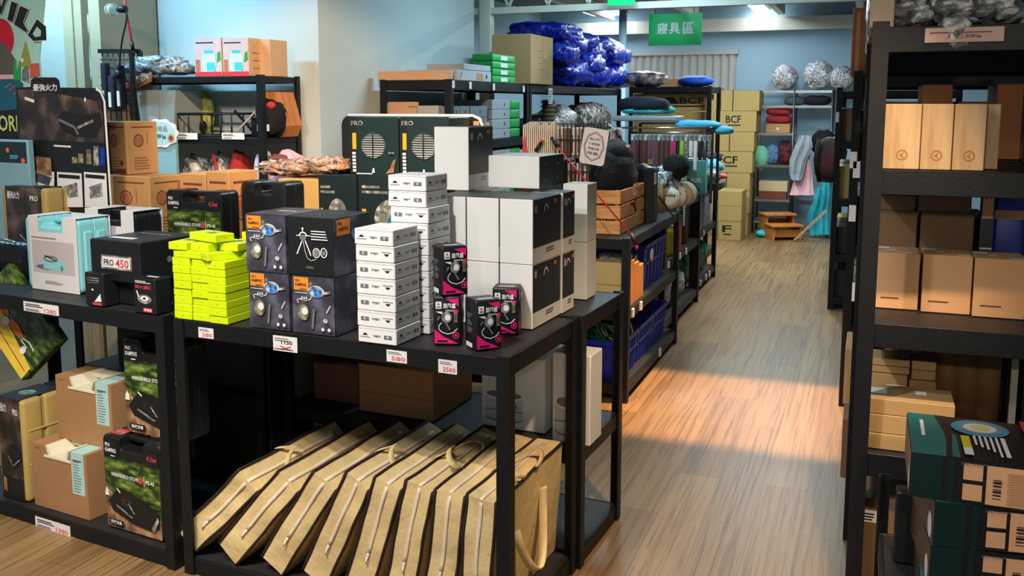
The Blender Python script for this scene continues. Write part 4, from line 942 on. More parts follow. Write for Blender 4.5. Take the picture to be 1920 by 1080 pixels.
pw, ph_, pd = 0.42, 0.26, 0.05
m.box(-pw / 2, -pd / 2, 0, pw / 2, pd / 2, ph_, FOREST, 0.012, 3)
f = Fr((-pw / 2, -pd / 2 - 0.001, 0), (1, 0, 0), (0, 0, 1)); m.poly(f, [(0.004, 0.006), (pw - 0.006, 0.006), (pw - 0.01, 0.07), (0.2, 0.10), (0.004, 0.12)], YP); m.line(f, [(0.01, 0.055), (pw - 0.02, 0.04)], 0.004, KINK)
for cx_, cz_, rx_, mm in ((0.12, 0.125, 0.05, ORANGEP), (0.05, 0.11, 0.04, YELLOW), (0.24, 0.12, 0.05, ORANGEP), (0.18, 0.10, 0.02, PAPER), (0.33, 0.09, 0.015, PAPER)): m.ell(f, cx_, cz_, rx_, 0.018, mm)
m.line(f, [(0.29, 0.12), (0.33, 0.135), (0.37, 0.13)], 0.006, PAPER); m.line(f, [(0.29, 0.112), (0.34, 0.112)], 0.005, PAPER)
o = m.build('picnic_pack', None, WD(RC, (a.x - 0.03, p.y + 0.13, a.z + 0.10)), RC, 0.0, math.radians(46))
o.rotation_euler = (Matrix.Rotation(RC, 4, 'Z') @ Matrix.Rotation(math.radians(44), 4, 'Y') @ Matrix.Rotation(math.radians(-14), 4, 'X')).to_euler()
o.location = WD(RC, (a.x - 0.10, p.y + 0.12, ZL + th_ + 0.19)); tag(o, 'yellow and green picnic pack lying aslant on the tan cases', 'pack')

# ------------------------------------------------------------------ behind the left rack: display board, banner, cartons
DY = CY + CDp + 0.02
rack('black rack behind the left rack carrying the stacked brown cartons', CX0 + 0.12, DY, RC, 1.14, 0.5, TOP, (TOP, 0.45, 0.06))
# printed display board
by = CY + 0.50
def bx(u, v): q_ = AT(u, v, Y=by, rot=RC); return (q_.x, q_.z)
m = MB(); pts = [bx(208, 392), bx(195, 185), bx(188, 170), bx(180, 165), bx(110, 164), bx(108, 150), bx(102, 145), bx(64, 145), bx(58, 150), bx(57, 163), bx(30, 164), bx(34, 395)]
lowz = TOP + EPS
pts = [(pts[0][0] + 0.004, lowz)] + pts[:-1] + [(pts[-1][0], lowz)]
m.prism(pts, 'Y', by, by + 0.008, BLACKCARD)
f = Fr((0, by, 0), (1, 0, 0), (0, 0, 1))
def bp_(L): return [bx(u, v) for u, v in L]
m.poly(f, bp_([(190, 190), (60, 168), (34, 168), (38, 262), (196, 268)]), SMOKE)
m.line(f, bp_([(180, 166), (189, 172), (196, 190), (209, 392)]), 0.012, PAPER)
m.poly(f, bp_([(62, 166), (108, 166), (105, 150), (64, 150)]), BLACKCARD)
(x0, z0), (x1, z1) = bx(63, 171), bx(107, 157); m.text(f, x0, z0, x1 - x0, z1 - z0, '最強火力', WINK)
m.poly(f, bp_([(107, 222), (120, 208), (150, 218), (188, 210), (193, 232), (180, 258), (140, 256), (118, 244)]), INK)
m.line(f, bp_([(110, 224), (140, 238), (148, 252)]), 0.012, GREYINK); m.line(f, bp_([(146, 240), (176, 226)]), 0.012, STONE); m.ell(f, *bx(161, 187), 0.008, 0.012, PAPER, 4)
m.line(f, bp_([(48, 184), (66, 190)]), 0.014, PAPER)
m.poly(f, bp_([(36, 264), (197, 270), (206, 390), (36, 390)]), BLACKCARD)
for (u, v, hh, mm) in ((142, 306, 12, ROCK), (154, 306, 18, ROCK), (169, 308, 28, ROCK), (183, 310, 36, STONE), (195, 310, 34, BLUEPL)):
    m.poly(f, bp_([(u - 5, v), (u + 5, v), (u + 4, v - hh), (u - 5, v - hh)]), mm)
m.line(f, bp_([(104, 273), (136, 275)]), 0.008, PAPER)
for u0, u1 in ((110, 156), (161, 203)):
    m.poly(f, bp_([(u0, 322), (u1, 325), (u1 + 3, 388), (u0 + 2, 388)]), PAPER); m.poly(f, bp_([(u0 + 3, 326), (u1 - 3, 329), (u1 - 3, 336), (u0 + 3, 333)]), INK); m.poly(f, bp_([(u0 + 10, 350), (u1 - 8, 342), (u1 - 6, 368), (u0 + 12, 372)]), STONE)
m.poly(f, bp_([(60, 318), (106, 322), (106, 390), (58, 390)]), PAPER); m.poly(f, bp_([(68, 292), (100, 296), (102, 330), (74, 326)]), EARTH); m.poly(f, bp_([(74, 324), (102, 332), (96, 348), (66, 338)]), NIGHT)
o = m.build('display_board'); o.rotation_euler = (0, 0, RC); tag(o, 'tall black printed display board with a big stove picture', 'display board')
# hanging painted banner at the top left corner
hy = by + 0.15
def hx(u, v): q_ = AT(u, v, Y=hy, rot=RC); return (q_.x, q_.z)
def hp(L): return [hx(u, v) for u, v in L]
m = MB(); f = Fr((0, hy, 0), (1, 0, 0), (0, 0, 1)); BAN = mat('mint_cloth', (168, 216, 200), 0.8, 0, 0.05, 6, 0.2, 20); BK = mat('banner_black', (30, 34, 40), 0.8)
m.prism(hp([(92, 260), (78, 150), (74, 110), (88, -40), (-60, -40), (-60, 260)]), 'Y', hy, hy + 0.004, BAN)
m.poly(f, hp([(-60, -40), (12, -40), (20, 20), (6, 34), (-60, 40)]), BAN)
m.ell(f, *hx(4, 72), 0.088, 0.092, mat('banner_red', (206, 30, 52), 0.8), 24)
m.poly(f, hp([(-60, 130), (-10, 90), (2, 76), (14, 88), (30, 112), (28, 146), (-60, 148)]), mat('banner_rock', (92, 92, 84), 0.8))
m.poly(f, hp([(-60, 148), (28, 142), (44, 156), (46, 190), (40, 204), (-60, 214)]), mat('banner_water', (24, 96, 120), 0.8))
m.poly(f, hp([(-60, 140), (26, 140), (26, 148), (-60, 150)]), PINKFAB)
m.poly(f, hp([(26, 150), (27, 112), (31, 112), (33, 138), (36, 114), (40, 114), (40, 150)]), GREENB)
m.poly(f, hp([(37, 122), (49, 76), (58, 112), (60, 128)]), mat('banner_olive', (150, 150, 70), 0.8))
m.poly(f, hp([(42, 150), (44, 126), (54, 124), (56, 156)]), STONE); m.ell(f, *hx(43, 113), 0.012, 0.010, PAPER, 10); m.poly(f, hp([(57, 120), (74, 118), (76, 142), (58, 146)]), mat('banner_brick', (196, 90, 74), 0.8))
m.line(f, hp([(12, 164), (24, 156), (18, 172), (30, 160), (28, 178), (40, 166), (34, 184), (48, 172)]), 0.006, mat('banner_pinkline', (214, 110, 120), 0.8))
m.poly(f, hp([(-60, 214), (40, 204), (64, 196), (84, 200), (90, 262), (-60, 262)]), BK)
for L in ([(-12, -20), (4, 30), (20, -12), (13, -14), (5, 12), (-4, -20)], [(24, 2), (37, 7), (27, 43), (16, 37)], [(41, 10), (57, 18), (47, 42), (55, 56), (52, 62), (29, 46)],
          [(73, 35), (90, 50), (91, 76), (66, 78), (55, 66)]): m.poly(f, hp(L), BK); m.line(f, hp(L + L[:1]), 0.004, PAPER)
m.poly(f, hp([(73, 50), (81, 58), (80, 68), (70, 70), (65, 64)]), BAN)
(x0, z0), (x1, z1) = hx(2, 246), hx(47, 216); m.text(f, x0, z0, x1 - x0, z1 - z0, 'ORR', mat('banner_yellow', (206, 216, 130), 0.8))
o = m.build('painted_banner'); o.rotation_euler = (0, 0, RC); tag(o, 'mint cloth banner with painted red sun, mountain and WILD lettering', 'banner')
# small framed picture stand
sy = CY + 0.44
a, b = AT(-30, 300, Y=sy, rot=RC), AT(54, 300, Y=sy, rot=RC); zt_ = AT(20, 262, Y=sy, rot=RC).z
m = MB(); CY_ = mat('pale_cyan_acrylic', (130, 172, 186), 0.3); m.box(a.x, sy, TOP + EPS, b.x, sy + 0.03, zt_, CY_, 0.004, 1); f = Fr((a.x, sy, TOP), (1, 0, 0), (0, 0, 1)); W_ = b.x - a.x
zz0 = AT(20, 305, Y=sy, rot=RC).z - TOP; hh = zt_ - TOP - zz0 - 0.01
m.rect(f, W_ * 0.3, zz0, W_ * 0.66, hh, mat('dark_teal_print', (24, 40, 48), 0.3)); m.ell(f, W_ * 0.55, zz0 + hh * 0.6, 0.012, 0.012, ORANGEP, 10); m.ell(f, W_ * 0.88, zz0 + hh * 0.12, 0.014, 0.012, ORANGEP, 10); m.bars(f, W_ * 0.6, zz0 + hh * 0.2, W_ * 0.2, hh * 0.2, LBLUE, 3)
o = m.build('picture_stand'); o.rotation_euler = (0, 0, RC); tag(o, 'pale cyan stand with a dark picture at the left edge', 'stand')
# brown cartons with maroon print
def bdeco(m, w_, d, h):
    for f, W_ in ((Fr((-w_ / 2, -d / 2, 0), (1, 0, 0), (0, 0, 1)), w_), (Fr((w_ / 2, -d / 2, 0), (0, 1, 0), (0, 0, 1)), d)):
        m.rect(f, W_ * 0.14, h * 0.88, W_ * 0.72, h * 0.025, BROWNINK); m.ring(f, W_ * 0.36, h * 0.64, W_ * 0.17, h * 0.13, 0.006, BROWNINK, 8); m.ell(f, W_ * 0.36, h * 0.64, W_ * 0.11, h * 0.09, mat('maroon_tint', (170, 100, 76), 0.7), 8); m.rect(f, W_ * 0.64, h * 0.56, 0.002, h * 0.24, KINK); m.bars(f, W_ * 0.18, h * 0.1, W_ * 0.6, h * 0.26, mat('kraft_print', (160, 112, 70), 0.7), 5, 3, 0.3)
def bdeco2(m, w_, d, h):
    bdeco(m, w_, d, h); f = Fr((-w_ / 2, -d / 2, 0), (1, 0, 0), (0, 0, 1)); m.poly(f, [(0.004, 0.004), (w_ * 0.9, 0.004), (w_ * 0.86, h * 0.12), (w_ * 0.4, h * 0.09), (0.004, h * 0.04)], BROWNINK); m.text(f, w_ * 0.08, h * 0.84, w_ * 0.4, h * 0.1, '燃料罐', BROWNINK); m.ell(f, w_ * 0.7, h * 0.22, 0.01, 0.012, BROWNINK, 12)
BKR = mat('warm_kraft', (192, 142, 88), 0.75, 0, 0.05, 5, 0.05, 120)
y0 = DY + 0.05
def bc(label, u0, u1, v0, Y, d, z0, deco=bdeco, h=None): return carton('brown_carton', label, 'carton', u0, u1, v0, 400, Y, d, BKR, deco, RC, z0, 'brown cartons with maroon print', 0.003, None if h is None else z0 + h)
zr = AT(282, 332, Y=y0, rot=RC).z
hb_ = (zr - TOP) * 0.36
c1 = bc('brown cartons base at the left under the others, mostly hidden', 212, 281, 330, y0, 0.18, TOP + EPS, bdeco, hb_)
c1['label'] = 'brown carton hidden lowest under the left stack'
bc('brown carton with maroon badge, second layer at the left', 212, 281, 330, y0, 0.18, TOP + 2 * EPS + hb_, bdeco, zr - TOP - hb_ - 0.003)
bc('brown carton on top of the left stack, tallest of all', 203, 241, 228, y0 + 0.03, 0.17, zr + EPS, bdeco2)
bc('brown carton in the middle of the row, shorter of the pair', 338, 386, 326, y0 + 0.14, 0.18, TOP + EPS)
bc('brown carton at the right end of the row behind the stove case', 388, 430, 322, y0 + 0.14, 0.18, TOP + EPS)

# ------------------------------------------------------------------ left wall: grid panel, cord, bulb
def put(m, name, label, cat, loc=(0, 0, 0), rot=0.0, group=None, kind=None): return tag(m.build(name, None, loc, rot), label, cat, group, kind)
gy = 4.08
def gp(u, v, Y=gy): return AT(u, v, Y=Y)
m = MB(); a, b = gp(186, 96), gp(262, 96)
m.bar(a, b, 0.022, WIRE); m.bar(b, gp(262, 106), 0.022, WIRE)
for k in range(7):
    p = gp(192 + k * 10, 100); m.tube([p, (p.x, gy, gp(192, 226).z)], 0.003, WIRE, 5)
for v in (112, 128, 144, 160, 176, 192, 208): m.tube([gp(188, v), gp(254, v)], 0.003, WIRE, 5)
m.bar((gp(247, 100).x, gy, gp(247, 100).z), (gp(247, 100).x, gy, 0.0), 0.02, WIRE)
put(m, 'wire_grid', 'black wire grid panel left of the wall rack, pouches hooked on it', 'grid panel')
for i, (u0, u1, v0, v1) in enumerate(((192, 206, 118, 205), (206, 220, 142, 208), (221, 233, 122, 206))):
    a, b = gp(u0, v0, gy - 0.03), gp(u1, v1, gy - 0.03)
    m = MB(); m.box(a.x, gy - 0.05, b.z, b.x, gy - 0.01, a.z, NAVY, 0.008, 2); m.box(a.x + 0.006, gy - 0.056, b.z + 0.02, a.x + 0.022, gy - 0.05, b.z + 0.10, PAPER)
    put(m, 'hanging_pouch', 'dark blue pouch on the wire grid, %s of three' % ('leftmost', 'middle', 'rightmost')[i], 'pouch', group='pouches on the wire grid')
m = MB(); m.tube([gp(u, v, 4.03) for u, v in ((236, 18), (237, 40), (230, 70), (226, 95), (224, 125), (222, 134))], 0.005, WIRE, 6); m.tube([gp(222, 132, 4.03), gp(222, 146, 4.03)], 0.016, WIRE, 8)
put(m, 'lamp_cord', 'thin black lamp cord hanging before the pale blue wall', 'cord')
m = MB(); m.tube([gp(u, v, 4.05) for u, v in ((231, -30), (236, 20), (243, 55), (250, 92))], 0.006, RED, 6); m.tube([gp(247, 78, 4.05), gp(250, 94, 4.05)], 0.010, WIRE, 6)
put(m, 'cord', 'red cord running from above down to the wire grid', 'cord')
t = empty('clear_bulb', 'clear glass bulb in a black socket hanging at the top left', 'lamp', gp(232, 17, 4.03))
m = MB(); m.lathe([(0.018, 0.0), (0.02, 0.02), (0.018, 0.05)], WIRE, n=12, axis='X'); m.build('socket', t, (-0.035, 0, 0))
m = MB(); m.lathe([(0.012, 0.0), (0.03, -0.03), (0.034, -0.055), (0.024, -0.08), (0.004, -0.09)], mat('clear_glass', (236, 240, 240), 0.05, trans=0.9, ior=1.2), n=14, axis='X'); m.build('bulb', t, (-0.03, 0, 0))
# wall rack contents
LZ = [1.80, AT(400, 258, Y=4.2).z, 0.9]
ly = 4.22
m = MB(); c = AT(302, 122, Y=ly + 0.16)
for k, (dx, dz, sx, sz) in enumerate(((0, 0.03, 0.30, 0.09), (-0.12, 0.0, 0.2, 0.06), (0.10, 0.0, 0.24, 0.07), (-0.2, -0.03, 0.14, 0.05))): m.blob((c.x + dx, ly + 0.15, LZ[0] + 0.05 + dz), (sx, 0.26, sz), SILVER, 0.35, 3.5, k, 22)
put(m, 'foil_bag', 'pile of crumpled silver bags on top of the wall rack', 'bag')
m = MB(); m.ribbon([AT(u, v, Y=ly - 0.04) for u, v in ((236, 164), (262, 154), (284, 144))], (0, 0, 0.05), 0.012, KRAFTD); m.ribbon([AT(u, v, Y=ly - 0.05) for u, v in ((234, 166), (244, 162))], (0, 0, 0.03), 0.016, REDINK)
m.blob(tuple(AT(262, 148, Y=ly - 0.03)), (0.16, 0.1, 0.06), FILM, 0.3, 3, 3)
put(m, 'film_pack', 'clear film pack with a brown band dangling off the wall rack corner', 'pack')
def jar(m, w_, d, h):
    f = Fr((-w_ / 2, -d / 2, 0), (1, 0, 0), (0, 0, 1)); m.rect(f, 0, 0, w_, h, mat('pale_pink_print', (206, 186, 190), 0.5)); m.rect(f, 0, 0, w_, h * 0.12, REDINK); m.bars(f, w_ * 0.06, h * 0.86, w_ * 0.7, h * 0.06, INK, 1); m.rect(f, w_ * 0.04, h * 0.1, w_ * 0.16, h * 0.34, mat('brick_print', (190, 110, 96), 0.5))
    m.poly(f, [(w_ * 0.84, h * 0.36), (w_ * 0.98, h * 0.42), (w_ * 0.96, h * 0.66), (w_ * 0.86, h * 0.6)], GREENB)
    m.poly(f, [(w_ * 0.32, h * 0.12), (w_ * 0.72, h * 0.12), (w_ * 0.8, h * 0.3), (w_ * 0.78, h * 0.55), (w_ * 0.70, h * 0.66), (w_ * 0.36, h * 0.66), (w_ * 0.27, h * 0.5), (w_ * 0.26, h * 0.28)], mat('jar_print', (196, 214, 216), 0.4)); m.rect(f, w_ * 0.46, h * 0.14, w_ * 0.3, h * 0.22, TEALF); m.rect(f, w_ * 0.38, h * 0.6, w_ * 0.32, h * 0.08, TEALF)
    r = Fr((w_ / 2, -d / 2, 0), (0, 1, 0), (0, 0, 1)); m.bars(r, d * 0.25, h * 0.2, d * 0.5, h * 0.6, KINK, 3, 5, 0.08)
JB = mat('jar_kraft', (206, 168, 130), 0.7, 0, 0.04, 5)
for u0, u1, lb in ((365, 415, 'pink box with a mint jar picture, left one on the wall rack'), (418, 466, 'pink box with a mint jar picture, right one on the wall rack')):
    carton('jar_box', lb, 'box', u0, u1, 71, 140, ly + 0.02, 0.14, JB, jar, 0, LZ[0] + EPS, 'jar picture boxes')
carton('jar_box', 'plain kraft box at the right end on the wall rack top', 'box', 470, 507, 74, 140, ly + 0.12, 0.16, JB, None, 0, LZ[0] + EPS, 'jar picture boxes')
sz = LZ[1] + EPS
a, b = AT(252, 172, Y=ly), AT(328, 224, Y=ly)
m = MB(); w_ = b.x - a.x; h = AT(290, 170, Y=ly).z - sz
m.prism([(0.03, 0), (w_ - 0.03, 0), (w_, h), (w_ + 0.008, h + 0.004), (-0.008, h + 0.004), (0, h)], 'Y', 0, 0.24, CLEAR); f = Fr((0, 0, 0), (1, 0, 0), (0, 0, 1)); m.rect(f, w_ * 0.3, h * 0.28, w_ * 0.22, h * 0.16, PAPER)
m.prism([(0.05, 0.02), (w_ * 0.55, 0.02), (w_ * 0.6, h * 0.9), (0.02, h * 0.9)], 'Y', -0.008, 0.0, CLEAR)
put(m, 'storage_bin', 'frosted clear storage bin on the wall rack shelf', 'bin', (a.x, ly + 0.015, sz))
m = MB(); p = AT(370, 205, Y=ly + 0.2); m.blob((0, 0, 0.125), (0.14, 0.05, 0.25), ramp_mat('leaf_print', [(0.3, (70, 84, 60)), (0.5, (176, 176, 70)), (0.7, (90, 110, 80))], 26, 0.5, 2, (1, 1, 0.3)), 0.1, 2, 1, 18, 2.0); m.ell(Fr((-0.05, -0.03, 0.03), (1, 0, 0), (0, 0, 1)), 0.06, 0.02, 0.03, 0.035, INK)
put(m, 'leaf_print_pouch', 'yellow green leaf pattern pouch leaning at the rack back', 'pouch', (p.x, ly + 0.26, sz))
m = MB(); a, b = AT(326, 215, Y=ly), AT(428, 248, Y=ly); hh = a.z - sz; w_ = b.x - a.x
for z in (0.0, hh): m.tube([(0, 0, z + 0.005), (w_, 0, z + 0.005), (w_, 0.2, z + 0.005), (0, 0.2, z + 0.005)], 0.006, WIRE, 6, True)
for x in (0, w_ * 0.2, w_ * 0.8, w_):
    for y in (0, 0.2): m.tube([(x, y, 0), (x, y, hh)], 0.005, WIRE, 5)
put(m, 'wire_basket', 'low black wire frame basket on the wall rack shelf', 'basket', (a.x, ly + 0.03, sz))
m = MB(); a = AT(428, 243, Y=ly); b = AT(488, 190, Y=ly + 0.08)
w_ = b.x - a.x; m.bar((0.0, 0.02, 0.01), (w_, 0.1, b.z - sz), 0.016, CHROME, 0.008); m.bar((-0.06, 0.12, b.z - sz - 0.05), (0.06, 0.14, 0.01), 0.012, WIRE); m.box(0.07, 0.08, 0, 0.19, 0.2, 0.11, INK, 0.01, 2); m.box(0.06, 0.07, 0.1, 0.2, 0.2, 0.115, BROWNINK, 0.003, 1)
put(m, 'folding_tray', 'folded tray with a slanting steel leg on the wall rack shelf', 'tray', (a.x, ly + 0.02, sz))
m = MB(); p = AT(487, 215, Y=ly - 0.0)
m.blob((0, 0.07, 0.10), (0.16, 0.12, 0.2), BLKFAB, 0.3, 3, 2); m.box(-0.04, 0.0, 0.035, 0.03, 0.01, 0.07, PAPER); m.blob((0.03, 0.03, 0.17), (0.05, 0.04, 0.04), REDFAB, 0.3, 3, 5)
put(m, 'black_pouch', 'black pouch with white tag beside the orange case', 'pouch', (p.x, ly + 0.03, sz))
m = MB(); a, b = AT(512, 172, Y=ly + 0.05), AT(552, 248, Y=ly + 0.05)
w_ = 0.17; h = a.z - sz; OR = mat('orange_brown_case', (196, 116, 48), 0.5)
for k in range(3): m.prism([(0.02, 0), (w_ - 0.03, 0), (w_, h * 0.25), (w_ - 0.05, h), (0.03, h)], 'X' if False else 'Y', k * 0.06, k * 0.06 + 0.05, OR)
put(m, 'orange_case', 'orange brown hexagonal cases standing together on the wall rack', 'case', (a.x - 0.16, ly + 0.13, sz))
for u, wpx, lb in ((330, 40, 'long white shelf label under the wire basket'), (416, 42, 'long white shelf label with red figures under the tray')):
    price_tag(u, 249, wpx, 12, '', lb, 4.2 - 0.0015, 0, wide=True)
# scalloped mint sign on a small stand in front of it
m = MB(); sy = 4.05; c = AT(300, 250, Y=sy); pts = []
for k in range(40):
    a = 2 * math.pi * k / 40; r = 1 + 0.06 * math.cos(a * 10); pts.append((c.x + 0.115 * math.cos(a) * r, c.z + 0.075 * math.sin(a) * r))
m.prism(pts, 'Y', sy, sy + 0.01, PAPER); MC = mat('mint_card', (170, 208, 212), 0.6); f = Fr((0, sy, 0), (1, 0, 0), (0, 0, 1))
m.ell(f, c.x, c.z, 0.10, 0.062, MC, 24); m.text(f, c.x - 0.08, c.z + 0.008, 0.13, 0.03, '露營用品', GREYINK); m.text(f, c.x - 0.08, c.z - 0.03, 0.12, 0.028, '全面特價', TEAL); q_ = AT(321, 259, Y=sy); m.ell(f, q_.x, q_.z, 0.022, 0.022, KRAFT); m.ell(f, q_.x, q_.z, 0.013, 0.013, BROWNINK)
m.box(c.x - 0.10, sy + 0.01, 0.0, c.x + 0.09, sy + 0.03, c.z - 0.02, mat('pale_teal_board', (130, 176, 190), 0.5))
put(m, 'sale_sign', 'scalloped mint sign with a round brown button on a pale board', 'sign')
# bags on the low shelf of the wall rack
bz = LZ[2] + EPS
for i, (u0, u1, v0, mm, lb) in enumerate(((322, 370, 296, FILM, 'clear crumpled bag at the left on the low wall shelf'), (372, 412, 290, FILM, 'clear bag with red edge on the low wall shelf'), (414, 442, 290, REDFAB, 'dark red cloth bundle on the low wall shelf'))):
    a, b = AT(u0, v0, Y=ly + 0.04), AT(u1, v0, Y=ly + 0.04); w_ = b.x - a.x; h = a.z - bz
    m = MB(); m.blob((0, 0, h / 2), (w_, 0.2, h), mm, 0.25, 2.5, i, 20)
    if i == 1: m.ribbon([(0.02, -0.1, h), (0.08, -0.11, h * 0.5), (0.13, -0.12, 0.02)], (0.02, 0, 0), 0.006, REDFAB)
    put(m, 'soft_bag', lb, 'bag', ((a.x + b.x) / 2, ly + 0.15, bz), 0, 'soft bags on the low wall shelf')
for i, (u0, u1, v0, mm, lb) in enumerate(((462, 486, 282, mat('grey_lilac_fabric', (190, 186, 196), 0.8), 'grey lilac folded cloth next to the rack post'), (487, 560, 284, PINKFAB, 'pink soft cushion on the low wall shelf by the corner'))):
    a, b = AT(u0, v0, Y=ly - 0.02), AT(u1, v0, Y=ly - 0.02); w_ = b.x - a.x; h = a.z - bz
    m = MB(); m.blob((0, 0, h / 2), (w_, 0.2, h), mm, 0.2, 2.2, i + 6, 20)
    if i: m.blob((-0.03, -0.05, h * 0.92), (0.12, 0.1, 0.05), BROWNINK, 0.3, 3, 2)
    put(m, 'soft_cushion', lb, 'cushion', ((a.x + b.x) / 2, ly + 0.08, bz))

# ------------------------------------------------------------------ rear table with picture boxes
EY = 3.86
EX1 = AT(905, 330, Y=EY).x + 0.05; EX0 = AT(520, 330, Y=EY).x - 0.02
rack('black rack behind the headlamp boxes carrying the dark picture boxes', EX0, EY, 0, EX1 - EX0, 0.55, TOP, (TOP, 0.45, 0.06), skip=())
tb = carton('tan_carton', 'tan carton behind the black stove cases, crinkled packs on top', 'carton', 522, 597, 336, 400, EY + 0.03, 0.4, mat('tan_card', (196, 156, 90), 0.7), None, 0, TOP + EPS)
m = MB()
for k in range(3): m.blob((-0.16 + k * 0.15, -0.02 * k, 0.04 + 0.01 * k), (0.22, 0.22, 0.075), ramp_mat('brown_crinkled_film', [(0.3, (120, 78, 60)), (0.48, (186, 140, 112)), (0.66, (238, 214, 198))], 22, 0.25, 5, bump=0.8, dist=1.5), 0.55, 5.0, k, 28)
p = AT(585, 330, Y=EY + 0.2); put(m, 'film_pack', 'crinkled brown film packs lying on the tan carton', 'pack', (p.x, EY + 0.2, tb['top'] + EPS))
PICT = mat('dark_teal_card', (26, 40, 44), 0.35)
def drill(m, w_, d, h):
    f = Fr((-w_ / 2, -d / 2, 0), (1, 0, 0), (0, 0, 1)); m.bars(f, w_ * 0.06, h * 0.78, w_ * 0.4, h * 0.12, STONE, 2, 1); m.ell(f, w_ * 0.5, h * 0.5, w_ * 0.26, h * 0.22, STONE); m.ell(f, w_ * 0.62, h * 0.4, w_ * 0.2, h * 0.2, TEAL); m.rect(f, w_ * 0.06, h * 0.2, w_ * 0.06, h * 0.4, GOLD); m.poly(f, [(w_ * 0.5, h * 0.1), (w_ * 0.8, h * 0.1), (w_ * 0.7, h * 0.5), (w_ * 0.56, h * 0.5)], TEAL)
c1 = carton('fan_base_box', 'dark green picture box left under the fan boxes', 'box', 597, 668, 328, 400, EY + 0.03, 0.32, PICT, drill, 0, TOP + EPS, 'dark picture boxes')
carton('fan_base_box', 'dark green picture box right under the fan boxes', 'box', 671, 800, 328, 400, EY + 0.03, 0.32, PICT, drill, 0, TOP + EPS, 'dark picture boxes')
FT = c1['top'] + EPS
def fan(m, w_, d, h):
    f = Fr((-w_ / 2, -d / 2, 0), (1, 0, 0), (0, 0, 1)); m.rect(f, 0.001, 0.001, w_ - 0.002, h - 0.002, mat('teal_black_print', (24, 44, 46), 0.35))
    m.rect(f, w_ * 0.02, 0.0, w_ * 0.13, h, BLACKCARD); m.text(f, w_ * 0.04, h * 0.86, w_ * 0.24, h * 0.08, 'PRO', STONE); m.rect(f, w_ * 0.06, h * 0.45, w_ * 0.08, h * 0.28, GOLD)
    for k in range(6): m.rect(f, w_ * 0.06, h * (0.06 + k * 0.06), w_ * 0.07, h * 0.04, WINK)
    cx_, cz_ = w_ * 0.5, h * 0.52; rx_, rz_ = w_ * 0.25, h * 0.22
    m.ell(f, cx_, cz_, rx_, rz_, mat('fan_silver', (170, 176, 180), 0.4), 24); m.ring(f, cx_, cz_, rx_, rz_, 0.006, STONE, 24)
    for k in range(11):
        t_ = -0.9 + k * 0.18; q_ = math.sqrt(1 - t_ * t_); m.rect(f, cx_ - rx_ * q_, cz_ + rz_ * t_, 2 * rx_ * q_, 0.004, INK)
    m.rect(f, cx_ - 0.003, cz_ - rz_, 0.006, rz_ * 2, TEALD); m.poly(f, [(w_ * 0.76, h * 0.04), (w_ * 0.92, h * 0.06), (w_ * 0.97, h * 0.3), (w_ * 0.9, h * 0.26), (w_ * 0.86, h * 0.14)], EARTH); m.bars(f, w_ * 0.16, h * 0.02, w_ * 0.5, h * 0.04, WINK, 1, 1); m.rect(f, w_ * 0.82, h * 0.38, w_ * 0.12, h * 0.03, STONE); m.poly(f, [(w_ * 0.48, h * 0.05), (w_ * 0.54, h * 0.05), (w_ * 0.53, h * 0.13), (w_ * 0.5, h * 0.13)], PAPER)
    l = Fr((-w_ / 2, d / 2, 0), (0, -1, 0), (0, 0, 1))
for u0, u1, lb in ((656, 747, 'dark box with a round fan picture, left of two'), (750, 842, 'dark box with a round fan picture, right of two')):
    carton('fan_box', lb, 'box', u0, u1, 220, 328, EY + 0.05, 0.24, PICT, fan, 0, FT, 'fan picture boxes')
a, b = AT(640, 216, Y=EY + 0.33), AT(905, 216, Y=EY + 0.33)
m = MB(); m.prism(rounded(b.x - a.x, a.z - FT, 0.05, 4, a.x, FT), 'Y', EY + 0.33, EY + 0.36, BLACKCARD); m.tube([(a.x + 0.04, EY + 0.33, a.z), (b.x - 0.05, EY + 0.33, a.z), (b.x - 0.015, EY + 0.33, a.z - 0.015), (b.x, EY + 0.33, a.z - 0.05), (b.x, EY + 0.33, FT + 0.1)], 0.008, CREAM, 6)
f = Fr((0, EY + 0.33, 0), (1, 0, 0), (0, 0, 1))
for u in (846, 888): q_ = AT(u, 235, Y=EY + 0.33); m.rect(f, q_.x, q_.z, 0.03, 0.02, KRAFT); m.rect(f, q_.x + 0.04, q_.z, 0.04, 0.016, STONE)
put(m, 'display_board', 'wide dark display panel with pale rim behind the fan boxes', 'display board')
a = AT(632, 300, Y=EY + 0.25)
m = MB(); m.box(-0.07, 0, 0, 0.05, 0.03, 0.24, mat('olive_brown_card', (96, 84, 62), 0.6), 0.012, 2); put(m, 'brown_card', 'small olive brown card standing left of the fan boxes', 'card', (a.x, EY + 0.42, c1['top'] - 0.08))
